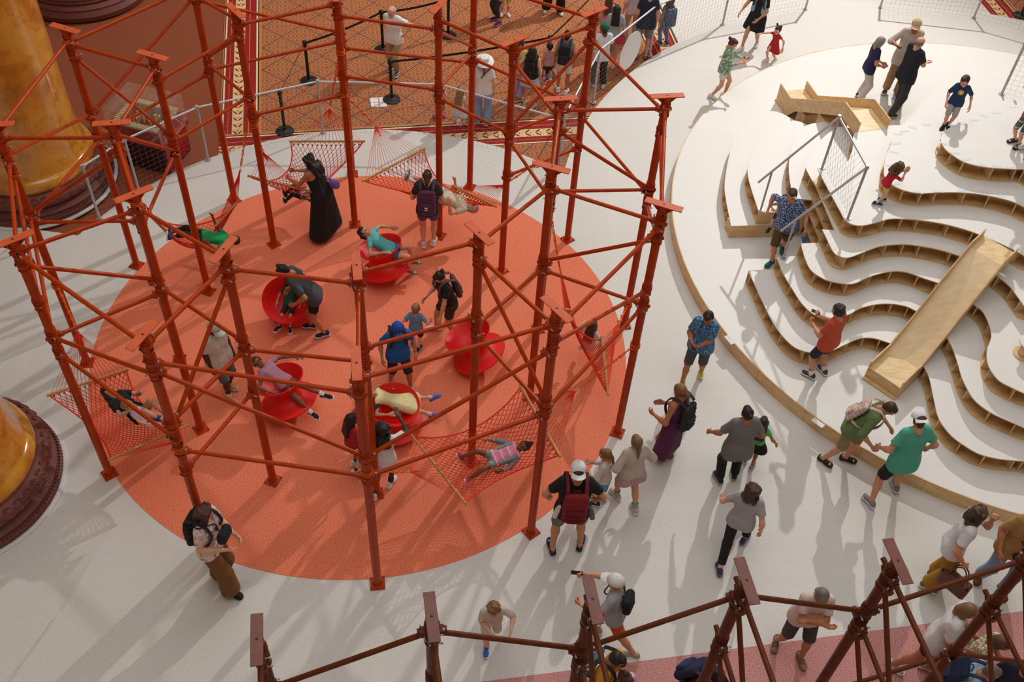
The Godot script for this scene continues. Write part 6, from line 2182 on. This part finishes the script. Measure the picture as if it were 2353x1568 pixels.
	person({"label": "girl in white cardigan and turquoise skirt with a braid", "at": [1376, 1154], "H": 1.28, "f": -108, "fem": true, "skin": 1, "hair": ["braid", "fair"], "top": ["ddd6ce", 1.8, -0.18], "loose": 1.6, "topname": "cardigan", "bot": ["skirt", "4a9cb0", 0.36, 1.25], "hemcut": 0.36, "shoe": ["shoe", "23305c", "f0f0f4"], "la": [0.0, -0.14, 0.18], "ra": [0.06, -0.16, 0.16], "hd": [0, 16]})
	person({"label": "girl in beige jacket and flowery skirt with a long braid", "at": [1434, 1156], "H": 1.58, "f": 205, "fem": true, "skin": 1, "hair": ["braid", "fair"], "top": ["cfc3b6", 1.7, -0.06], "loose": 2.2, "topname": "jacket", "bot": ["skirt", "floral:c9a4ac,a85a78,e0ccc8,8c4a68", 0.4, 1.15], "hemcut": 0.4, "shoe": ["shoe", "dcb8ac", "f4f0ee"], "sock": "7fc0ac", "faceless": true, "la": [0.08, -0.24, 0.08], "ra": [-0.08, -0.26, 0.06], "lf": [0.04, 0, 0.08], "rf": [-0.05, 0, -0.12]})
	J = person({"label": "man in black t-shirt, grey shorts and white cap with red rucksack", "at": [1300, 1262], "H": 1.97, "f": 182, "g": 1.12, "skin": 1, "hair": ["short", "brown"], "hat": ["back", "eceaec"], "top": ["1a191b", 0.65, -0.08], "bot": ["shorts", "7a7876", 0.88, 1.15], "shoe": ["sandal", "22304e"], "faceless": true, "la": [0.075, -0.27, 0.06], "ra": [-0.075, -0.27, 0.06], "lp": [1, -0.2, -0.6], "rp": [-1, -0.2, -0.6], "lf": [0.1, 0, -0.02], "rf": [-0.1, 0, 0.02]})
	backpack(J, "dark red rucksack on the man in the white cap", "8c1a24", "74141e", 1.15)
	for s in [[0.2, "e4dcc8", "pale water bottle in a rucksack side pocket"], [-0.2, "5a6068", "grey water bottle in a rucksack side pocket"]]:
		var wb := MB.new()
		wb.lathe(PackedVector2Array([Vector2(0.0, -0.12), Vector2(0.036, -0.12), Vector2(0.038, 0.05), Vector2(0.026, 0.075), Vector2(0.026, 0.11), Vector2(0.0, 0.112)]), 14)
		tag(obj("water_bottle", wb, mat("bottle_" + s[1], Color(s[1]), 0.35), self, J.xf * Transform3D(J.B * Basis(Vector3.BACK, s[0]), J.chest + J.B * Vector3(s[0] * 1.12, -0.42, -0.2))), s[2], "bottle")
	J = person({"label": "woman in flowery blouse and ochre wide trousers", "at": [512, 1340], "H": 1.88, "f": 78, "fem": true, "g": 1.05, "skin": 0, "hair": ["curlybob", "red"], "top": ["floral:eadfd6,d08a9a,f2ece4,d89a5a,b8486a", 0.62, -0.06], "bot": ["pants", "7a4c1c", 1.95, 1.42], "shoe": ["shoe", "1a1512", "1a1512"], "la": [-0.02, -0.2, 0.14], "ra": [0.04, -0.22, 0.12], "hd": [25, 18], "lf": [0.04, 0, -0.04], "rf": [-0.06, 0, 0.1]})
	backpack(J, "black rucksack on the woman in ochre trousers", "161618", "202024", 1.05)
	pouch(J, "sling_bag", "black sling bag in front of the woman in ochre trousers", J.chest + J.B * Vector3(0.02, -0.26, 0.22), Vector3(0.26, 0.2, 0.13), "18181a")
	person({"label": "fair haired boy in white running over the white floor", "at": [1124, 1474], "H": 1.3, "f": 12, "lean": 14, "skin": 0, "hair": ["curly", "fair"], "top": ["ddd2c8", 0.8, -0.15], "loose": 1.5, "bot": ["shorts", "e2dad2", 0.9, 1.2], "shoe": ["shoe", "2f6cb4", "dfe8f4"], "la": [0.06, -0.13, 0.16], "ra": [0.06, -0.17, 0.14], "hd": [-10, 24], "lf": [0.05, 0.12, -0.2], "rf": [-0.04, 0, 0.08]})
	J = person({"label": "man in white cap, grey shirt and orange shorts holding out a phone", "at": [1398, 1478], "H": 1.68, "f": -112, "lean": 8, "skin": 1, "hair": ["short", "grey"], "hat": ["cap", "e6e2de"], "top": ["aeb4bc", 0.6, -0.14], "bot": ["shorts", "dc5a20", 0.75, 1.15], "shoe": ["shoe", "b8a890"], "ra": [0.0, -0.12, 0.26], "la": [0.04, -0.16, 0.2], "hr": "grip", "hl": "grip", "lf": [0.04, 0.03, -0.22], "rf": [-0.05, 0, 0.12]})
	held("phone", "phone held out by the man in orange shorts", J, "r", Vector3(0.012, 0.15, 0.075), "1f2a44", Vector3(0.02, -0.04, 0.03))
	pouch(J, "sling_bag", "black sling bag on the back of the man in orange shorts", J.chest + J.B * Vector3(0.02, -0.16, -0.17), Vector3(0.26, 0.3, 0.12), "1a1a1c")
	J = person({"label": "bearded man in yellow shirt below the brown scaffold", "xf": under(1398, 1500, 1.62, 60), "H": 1.74, "skin": 2, "hair": ["short", "dark"], "top": ["e0a01c", 0.9, -0.16], "bot": ["pants", "3c3c42", 1.9], "shoe": ["shoe", "2a2a2c"], "hd": [10, 24], "lean": 8})
	backpack(J, "blue and black rucksack on the man in yellow", "46708c", "1c1e22", 1.0)
	person({"label": "woman with a hair bun beside the man in yellow", "xf": under(1432, 1552, 1.5, 40), "H": 1.6, "fem": true, "skin": 1, "hair": ["bun", "brown"], "top": ["floral:d8a0b4,f0dce0,9c6ab0", 0.7], "bot": ["pants", "50505a", 1.9], "shoe": ["shoe", "d8d8d8"], "hd": [10, 15]})
	J = person({"label": "person in maroon shirt leaning forward under the brown post", "xf": under(1612, 1522, 1.5, 40), "H": 1.7, "fem": true, "lean": 22, "skin": 2, "hair": ["bunback", "black"], "top": ["761c3c", 0.65], "bot": ["pants", "2a3a5a", 1.9], "shoe": ["shoe", "2c2c30"], "hd": [20, 40], "la": [-0.04, -0.22, 0.16], "ra": [0.02, -0.24, 0.16]})
	backpack(J, "navy rucksack on the person in maroon", "1f2748", "283256", 1.2)
	person({"label": "man in pale pink t-shirt with folded arms and dark grey shorts", "at": [1812, 1486], "H": 1.74, "f": 0, "g": 1.1, "skin": 2, "hair": ["short", "grey"], "top": ["e4cdc6", 0.7, -0.2], "loose": 1.1, "bot": ["shorts", "4b484c", 0.95, 1.2], "shoe": ["sandal", "7d6a50"], "la": cross_l, "ra": cross_r, "hd": [0, 42], "lean": 6, "lf": [0.07, 0, 0.1], "rf": [-0.1, 0, -0.02], "rt": [-0.3, 0, 1], "lp": [1, -0.8, 0.2], "rp": [-1, -0.8, 0.2]})
	J = person({"label": "woman in white t-shirt and ochre trousers resting her chin on her hand", "at": [2132, 1338], "H": 1.9, "f": 72, "fem": true, "skin": 1, "hair": ["curlybob", "brown"], "top": ["e9e6ea", 0.65, -0.08], "loose": 1.4, "bot": ["pants", "a8781a", 1.9, 1.3], "shoe": ["shoe", "8a6a4a"], "la": [-0.05, 0.04, 0.12], "lp": [0.3, -1, 0.3], "hl": "grip", "ra": [-0.05, -0.28, 0.06], "hr": "grip", "hd": [10, 12]})
	# handbag hanging from her hand
	var bag := thing("handbag", "large brown leather handbag held by the woman in ochre trousers", "bag", J.xf * Transform3D(Basis(Vector3.UP, -0.5), J.handr + Vector3(0, -0.4, 0)), "bags carried by visitors")
	var bb := MB.new()
	bb.box(Transform3D(Basis(), Vector3(0, 0.0, 0)), Vector3(0.16, 0.28, 0.42), 0.03)
	obj("bag_body", bb, mat("leather", C(96, 52, 26), 0.45), bag)
	for s in [-1.0, 1.0]:
		var hp := PackedVector3Array()
		for k in 11: hp.append(Vector3(s * 0.06 * (1.0 - sin(PI * k / 10.0) * 0.7), 0.13 + sin(PI * k / 10.0) * 0.25, cos(PI * k / 10.0) * 0.11))
		var hm := MB.new()
		hm.sweep(hp, 0.011, 6)
		obj("handle", hm, mat("leather", Color.WHITE), bag)
	J = person({"label": "man in tan shirt and blue jeans with a shoulder strap", "at": [2272, 1338], "H": 1.9, "f": -12, "g": 1.2, "skin": 2, "hair": ["short", "grey"], "top": ["b28a4e", 0.8, -0.22], "loose": 1.4, "bot": ["pants", "fine:6c88ac,8099ba,8ea6c4", 1.95, 1.1], "shoe": ["shoe", "8c4a1c", "5a3014"], "la": [-0.06, -0.2, 0.14], "ra": [-0.05, -0.26, 0.1], "hd": [0, 24], "lf": [0.08, 0, 0.06], "rf": [-0.08, 0, -0.02]})
	pouch(J, "camera_bag", "small black camera bag in front of the man in tan", J.pel + Vector3(0.02, 0.02, 0.2), Vector3(0.18, 0.12, 0.1), "18181a")
	J = person({"label": "woman in white t-shirt and black shorts with sunglasses on her head", "at": [2098, 1542], "H": 1.9, "f": 60, "fem": true, "skin": 2, "hair": ["bob", "fair"], "top": ["e7e5e8", 0.7, -0.16], "loose": 1.5, "bot": ["shorts", "26282a", 0.5, 1.15], "shoe": ["shoe", "b8b09c"], "la": [-0.02, -0.2, 0.14], "ra": [0.04, -0.2, 0.16], "hd": [10, 34], "lean": 4, "lf": [0.06, 0, 0.06], "rf": [-0.06, 0, -0.14]})
	var sg := MB.new()
	for s in [-1.0, 1.0]:
		sg.ball(Vector3(s * 0.034, 0.1, 0.07), Vector3(0.028, 0.02, 0.006), 10, 5, Basis(Vector3.RIGHT, -0.8))
		sg.tube(Vector3(s * 0.06, 0.1, 0.065), Vector3(s * 0.084, 0.05, -0.04), 0.003, 0.003, 5)
	var hxf: Transform3D = J.xf * Transform3D(J.HB.scaled_local(ONE * J.hs), J.hc)
	tag(obj("sunglasses", sg, mat("shades", C(30, 70, 60), 0.1), self, hxf), "green mirrored sunglasses pushed up on a woman's hair", "sunglasses")
	person({"label": "woman in flowery dress leaning over under the brown scaffold", "xf": under(2262, 1448, 1.5, 50), "H": 1.66, "fem": true, "lean": 18, "skin": 1, "hair": ["bob", "chest"], "top": ["floral:e2d8c0,5a6a3c,c08a3c,3c3a30,d8c49a", 0.65], "topname": "dress", "skirt_of_top": ["skirt", "", 0.25, 1.3], "hemcut": 0.25, "shoe": ["sandal", "8a6a4a"], "la": [-0.02, -0.22, 0.18], "ra": [0.04, -0.22, 0.18], "hd": [10, 40]})
	J = person({"label": "grey haired man in light blue shirt carrying a navy rucksack", "xf": under(2225, 1530, 1.45, 70), "H": 1.68, "lean": 20, "skin": 1, "hair": ["short", "grey"], "top": ["b4d0de", 0.8], "bot": ["pants", "4a4a52", 1.9], "shoe": ["shoe", "3a3a3c"], "hd": [10, 30], "la": [0.0, -0.2, 0.16]})
	backpack(J, "navy rucksack on the grey haired man in light blue", "1c2a48", "26365a", 1.15)
	person({"label": "person in navy shirt beside the grey haired man", "xf": under(2368, 1530, 1.55, -40), "H": 1.68, "skin": 1, "hair": ["short", "brown"], "top": ["2a2e48", 0.8], "bot": ["pants", "8a8e96", 1.9], "shoe": ["shoe", "3a3a3c"]})
	# --- on the red floor
	J = person({"label": "woman with long black curls in a long black dress", "at": [750, 536], "H": 1.72, "f": -112, "fem": true, "g": 1.2, "lean": 14, "skin": 2, "hair": ["mane", "black"], "top": ["141316", 0.0, -0.05], "topname": "dress", "skirt_of_top": ["skirt", "", 0.05, 1.5], "hemcut": 0.05, "shoe": ["sandal", "151214"], "la": [-0.02, -0.16, 0.24], "hl": "grip", "ra": [0.04, -0.14, 0.25], "hr": "grip", "hd": [6, 28], "topend": 0.72})
	pouch(J, "purple_bag", "small purple bag at the hip of the woman in black", J.pel + Vector3(-0.16, 0.2, -0.16), Vector3(0.12, 0.18, 0.2), "8468b8")
	J = person({"label": "girl in dark grey t-shirt and denim shorts seen from behind", "at": [984, 570], "H": 1.74, "f": 182, "fem": true, "skin": 0, "hair": ["pony", "brown"], "top": ["34363e", 0.65, -0.1], "bot": ["shorts", "fine:404a74,4a5680,56628c", 0.5, 1.15], "shoe": ["shoe", "e6e4e6", "f2f2f2", "b8d8e8"], "faceless": true, "la": [0.0, -0.2, 0.14], "ra": [0.0, -0.2, 0.14], "lf": [0.05, 0, 0.02], "rf": [-0.05, 0, 0.06]})
	backpack(J, "dark purple patterned rucksack on the girl in denim shorts", "fine:3a2038,5c2a4c,301a30,7a3c60", "fine:3a2038,5c2a4c,301a30,7a3c60", 1.12)
	trefoil(J)
	person({"label": "woman in charcoal t-shirt and black shorts bending over a spinning chair", "at": [732, 764], "H": 1.72, "f": -78, "fem": true, "g": 1.0, "lean": 33, "skin": 2, "hair": ["bun", "black"], "top": ["47464e", 0.75, -0.14], "loose": 1.6, "bot": ["shorts", "121214", 0.62, 1.05], "shoe": ["shoe", "22243c", "d8d8de", "e8e8ec"], "la": [0.03, -0.23, 0.0], "ra": [0.0, -0.22, 0.03], "hd": [0, 55], "lf": [0.06, 0, -0.06], "rf": [-0.06, 0, 0.06]})
	J = person({"label": "man in cream t-shirt, pale cap and grey shorts watching", "at": [522, 902], "H": 1.64, "f": 62, "g": 1.25, "skin": 4, "hair": ["short", "black"], "hat": ["cap", "c3bfb6"], "top": ["d6cfc4", 0.75, -0.2], "loose": 1.4, "bot": ["shorts", "5c6066", 1.0, 1.15], "shoe": ["shoe", "c89a6a", "e8dcc8"], "sock": "ecebe8", "hd": [0, 24], "lf": [0.05, 0, -0.02], "rf": [-0.05, 0, 0.08]})
	J = person({"label": "man in bright blue t-shirt and blue cap looking down", "at": [918, 884], "H": 1.5, "f": 20, "g": 1.1, "skin": 2, "hair": ["short", "dark"], "hat": ["cap", "1c44a8", "1c44a8"], "top": ["1a62b8", 0.75, -0.2], "loose": 1.4, "bot": ["shorts", "2a2028", 1.0, 1.2], "shoe": ["shoe", "9a9ca0", "e4e4e6"], "hd": [0, 40], "la": [0.08, -0.28, 0.04], "ra": [-0.08, -0.27, 0.04], "lf": [0.1, 0, 0.1], "rf": [-0.08, 0, -0.06]})
	backpack(J, "dark olive rucksack on the man in bright blue", "3a3628", "2c2a22", 0.9)
	letters(J)
	person({"label": "fair haired toddler in light blue shirt and black shorts", "at": [957, 797], "H": 0.98, "f": 172, "skin": 0, "hair": ["short", "blond"], "top": ["6d9cc0", 0.7, -0.15], "loose": 1.4, "bot": ["shorts", "1c1d20", 0.95, 1.25], "shoe": ["shoe", "34363c", "b0b4bc"], "faceless": true, "la": [0.1, -0.22, 0.04], "ra": [-0.12, -0.2, 0.1], "lf": [0.07, 0, 0.04], "rf": [-0.05, 0, -0.08]})
	J = person({"label": "woman in black crop top and khaki shorts leaning to a chair", "at": [1030, 766], "H": 1.52, "f": -60, "fem": true, "g": 1.25, "lean": 12, "skin": 1, "hair": ["bunback", "dark"], "top": ["1b1a1e", 0.6, 0.08], "bot": ["shorts", "3f3a22", 0.7, 1.15], "shoe": ["shoe", "e8e6e8"], "la": [0.1, -0.3, 0.12], "ra": [0.0, -0.22, 0.14], "hd": [0, 45], "lf": [0.1, 0, -0.04], "rf": [-0.1, 0, 0.1], "rt": [-0.4, 0, 1]})
	backpack(J, "mauve rucksack on the woman in the black crop top", "5a3c40", "6a484c", 0.95)
	person({"label": "girl with long black hair in white shirt beside the scaffold post", "at": [888, 1122], "H": 1.5, "f": 172, "fem": true, "skin": 4, "hair": ["mane", "black"], "top": ["e6e2e4", 0.7, -0.22], "loose": 1.4, "bot": ["shorts", "e2dee0", 0.6, 1.15], "shoe": ["shoe", "e6e6ea", "f4f4f4", "2a3a6c"], "sock": "26366a", "faceless": true, "la": [0.08, -0.28, 0.02], "ra": [0.0, 0.02, 0.24], "hr": "flat", "lf": [0.08, 0, -0.12], "rf": [-0.03, 0, 0.04]})
	person({"label": "girl in red jacket pointing at a chair behind the post", "at": [816, 1078], "H": 1.3, "f": 120, "fem": true, "skin": 4, "hair": ["long", "black"], "top": ["b01c1c", 1.7, -0.2], "bot": ["pants", "d8c8a8", 1.7], "shoe": ["shoe", "e6e6ea"], "la": [0.06, 0.0, 0.28], "hl": "flat"})
	# --- seated in the spinning chairs
	person({"label": "little boy in green shirt sitting in a red spinning chair", "xf": Transform3D(Basis(Vector3.UP, deg_to_rad(-6)), Vector3(seats[0].origin.x, 0, seats[0].origin.z) + Vector3(-0.03, 0, 0.42)), "H": 0.9, "lean": -30, "hip": [0, 0.5, -0.1], "skin": 1, "hair": ["curly", "dark"], "top": ["fine:1f5c46,2a7058,184838", 0.7, -0.05], "bot": ["shorts", "2a2a30", 0.9, 1.15], "shoe": ["shoe", "1c1c20", "f0f0f0"], "la": [0.13, -0.2, 0.14], "ra": [-0.13, -0.2, 0.14], "hd": [0, 38], "lf": [0.1, 0.22, 0.28], "rf": [-0.12, 0.2, 0.28], "lt": [0.3, 0.3, 1], "rt": [-0.3, 0.3, 1]})
	person({"label": "girl in turquoise top lying back in a red spinning chair", "xf": Transform3D(Basis(Vector3.UP, deg_to_rad(88)), Vector3(seats[1].origin.x, 0, seats[1].origin.z) + Vector3(-0.06, 0, -0.06)), "H": 1.35, "lean": -52, "headrel": true, "hip": [0, 0.46, 0.06], "skin": 1, "hair": ["pony", "dark"], "top": ["5cb8b8", 0.5, -0.08], "bot": ["shorts", "4470b4", 0.5, 1.15], "shoe": ["sandal", "7c7058"], "la": [0.12, 0.0, 0.2], "ra": [-0.14, -0.02, 0.18], "hd": [0, -8], "lf": [0.06, 0.2, 0.33], "rf": [-0.06, 0.16, 0.3], "lk": [0.1, 1, 0.6], "rk": [-0.1, 1, 0.6]})
	person({"label": "girl in mauve polo lying back in a red spinning chair", "xf": Transform3D(Basis(Vector3.UP, deg_to_rad(72)), Vector3(seats[2].origin.x, 0, seats[2].origin.z) + Vector3(-0.06, 0, -0.06)), "H": 1.25, "lean": -58, "headrel": true, "hip": [0, 0.5, 0.0], "skin": 3, "hair": ["short", "dark"], "top": ["b0788c", 0.55, -0.06], "bot": ["shorts", "6a4a38", 0.5], "shoe": ["shoe", "1c1c20", "f0f0f0", "f0f0f0"], "sock": "f0f0f0", "la": [0.2, 0.0, 0.22], "ra": [-0.14, -0.1, 0.2], "hd": [-35, 0], "lf": [0.12, 0.3, 0.46], "rf": [-0.1, 0.14, 0.42], "lk": [0.3, 1, 0.5], "rk": [-0.2, 1, 0.5]})
	person({"label": "girl in pale yellow dress lying in a red spinning chair", "xf": Transform3D(Basis(Vector3.UP, deg_to_rad(96)), Vector3(seats[3].origin.x, 0, seats[3].origin.z) + Vector3(0.06, 0, -0.02)), "H": 1.12, "fem": true, "lean": -62, "headrel": true, "hip": [0, 0.52, 0.02], "skin": 1, "hair": ["pony", "dark"], "top": ["e9dca0", 0.2, -0.05], "topname": "dress", "skirt_of_top": ["skirt", "", 0.3, 1.2, "knees"], "shoe": ["shoe", "6a78c8", "6a78c8"], "sock": "e8b8c8", "la": [0.14, -0.1, 0.14], "ra": [-0.14, -0.1, 0.14], "hd": [-30, 0], "lf": [0.14, 0.4, 0.52], "rf": [-0.14, 0.36, 0.52], "lk": [0.2, 1, 0.2], "rk": [-0.2, 1, 0.2], "lt": [0.2, 0.6, 1], "rt": [-0.2, 0.6, 1]})
	# --- in the hammocks
	person({"label": "girl in pink striped top and grey jacket lying in a hammock", "xf": lying(P(1050, 1088, 0.72), P(1203, 1026, 0.86), Vector3(0.1, 1, 0.35)), "H": 1.14, "fem": true, "skin": 3, "hair": ["bun", "black"], "top": ["stripe:d8688c,f0d4d8,d8688c,f0d4d8", 0.3, -0.08], "bot": ["shorts", "7c9c94", 0.5], "shoe": ["shoe", "b03a5c", "e0cdb4"], "lean": -4, "headrel": true, "la": [0.1, -0.26, 0.08], "ra": [-0.12, -0.24, 0.08], "hd": [0, 24], "lf": [0.13, 0.05, 0.02], "rf": [-0.16, 0.08, 0.02], "lt": [0.3, -0.2, 1], "rt": [-0.3, -0.2, 1], "jacket": ["8d8f98", 0.9]})
	person({"label": "person in grey sneakers lying with legs up in a hammock", "xf": lying(P(925, 415, 1.12), P(1050, 462, 0.78), Vector3(0, 1, 0.1)), "H": 1.45, "fem": true, "skin": 0, "hair": ["bob", "silver"], "top": ["d9cdb0", 0.6, -0.1], "bot": ["shorts", "b8a890", 0.7], "shoe": ["shoe", "9a9084", "e4dcd0"], "sock": "eceae8", "lean": -3, "la": [0.1, -0.2, 0.12], "ra": [-0.1, -0.2, 0.12], "lf": [0.05, -0.02, 0.12], "rf": [-0.06, 0.0, 0.04]})
	person({"label": "child in green shirt lying in the steep hammock", "xf": lying(P(382, 540, 1.0), P(505, 545, 0.85), Vector3(0, 1, 0.05)), "H": 1.2, "skin": 3, "hair": ["short", "dark"], "top": ["14924c", 0.6, -0.1], "bot": ["pants", "17171c", 1.6], "shoe": ["shoe", "2450b8", "f0f0f4"], "lean": -8, "la": [0.12, -0.22, 0.1], "ra": [-0.16, -0.16, 0.14]})
	person({"label": "child in dark clothes lying in the hammock held by the woman in black", "xf": lying(P(640, 466, 0.6), P(716, 440, 0.74), Vector3(0, 1, 0.2)), "H": 0.9, "skin": 3, "hair": ["curly", "black"], "top": ["e8e4ea", 0.8, -0.1], "bot": ["pants", "1a1a1e", 1.8], "shoe": ["shoe", "26262a"], "la": [0.12, -0.2, 0.1], "lf": [0.06, 0.1, 0.06], "rf": [-0.06, 0.14, 0.1]})
	person({"label": "woman in black top reclining in a hammock with a child", "xf": lying(P(420, 1002, 0.74), P(262, 922, 1.08), Vector3(0.45, 1, 0.1)), "H": 1.32, "fem": true, "skin": 1, "hair": ["long", "dark"], "top": ["17161a", 0.6, -0.1], "bot": ["shorts", "a0906c", 0.6], "shoe": ["shoe", "c83c80", "e070a8"], "lean": 14, "la": [0.02, -0.2, 0.16], "ra": [-0.05, -0.22, 0.16], "hd": [0, 30], "lf": [0.06, 0.2, 0.12], "rf": [-0.05, 0.16, 0.18], "lk": [0.1, 0.2, 1], "rk": [-0.1, 0.2, 1]})
	person({"label": "fair haired child in pink shirt on a woman's lap in a hammock", "xf": lying(P(398, 998, 0.98), P(312, 946, 1.16), Vector3(-0.1, 1, -0.3)), "H": 0.84, "skin": 0, "hair": ["curly", "blond"], "top": ["dfb4cc", 0.6, -0.1], "bot": ["shorts", "2c4a86", 0.8], "shoe": ["shoe", "26262a"], "faceless": true})
	person({"label": "small child with long hair sitting in a hammock", "xf": Transform3D(Basis(Vector3.UP, deg_to_rad(150)), P(1345, 838)), "H": 1.05, "fem": true, "hip": [0, 0.44, 0], "lean": 6, "skin": 0, "hair": ["long", "brown"], "top": ["ded6c8", 0.9, -0.1], "bot": ["pants", "d8cfc4", 1.6], "shoe": ["shoe", "c8d4e4"], "faceless": true, "lf": [0.16, 0.2, 0.1], "rf": [-0.16, 0.2, 0.1], "la": [0.14, -0.1, 0.14], "ra": [-0.14, -0.1, 0.14]})
	finish_skins()


# three-leaf badge printed on the purple rucksack
func trefoil(J: Dictionary) -> void:
	var b := MB.new()
	for a in [-0.6, 0.0, 0.6]: b.ball(Vector3(sin(a) * 0.026, cos(a) * 0.022 + 0.006, 0), Vector3(0.009, 0.022, 0.002), 8, 4, Basis(Vector3.BACK, -a))
	for k in 3: b.box(Transform3D(Basis(), Vector3(0, -0.012 - k * 0.008, 0)), Vector3(0.05 - k * 0.008, 0.0035, 0.004))
	var o := obj("leaf_badge", b, mat("badge_white", C(240, 240, 240), 0.6), self, J.xf * Transform3D(J.B, J.chest + J.B * Vector3(0, -0.3, -0.32)))
	tag(o, "white three-leaf badge on the purple rucksack", "badge")


# white lettering on the front of the blue cap
func letters(J: Dictionary) -> void:
	var m := TextMesh.new()
	m.text = "NCR"
	m.font_size = 24
	m.pixel_size = 0.0016
	m.depth = 0.003
	m.material = mat("badge_white", C(240, 240, 240), 0.6)
	var hx := Transform3D(J.HB.scaled_local(ONE * J.hs), J.hc)
	inst("cap_lettering", m, J.root, hx * Transform3D(Basis(Vector3.RIGHT, -0.55), Vector3(0, 0.085, 0.086)))
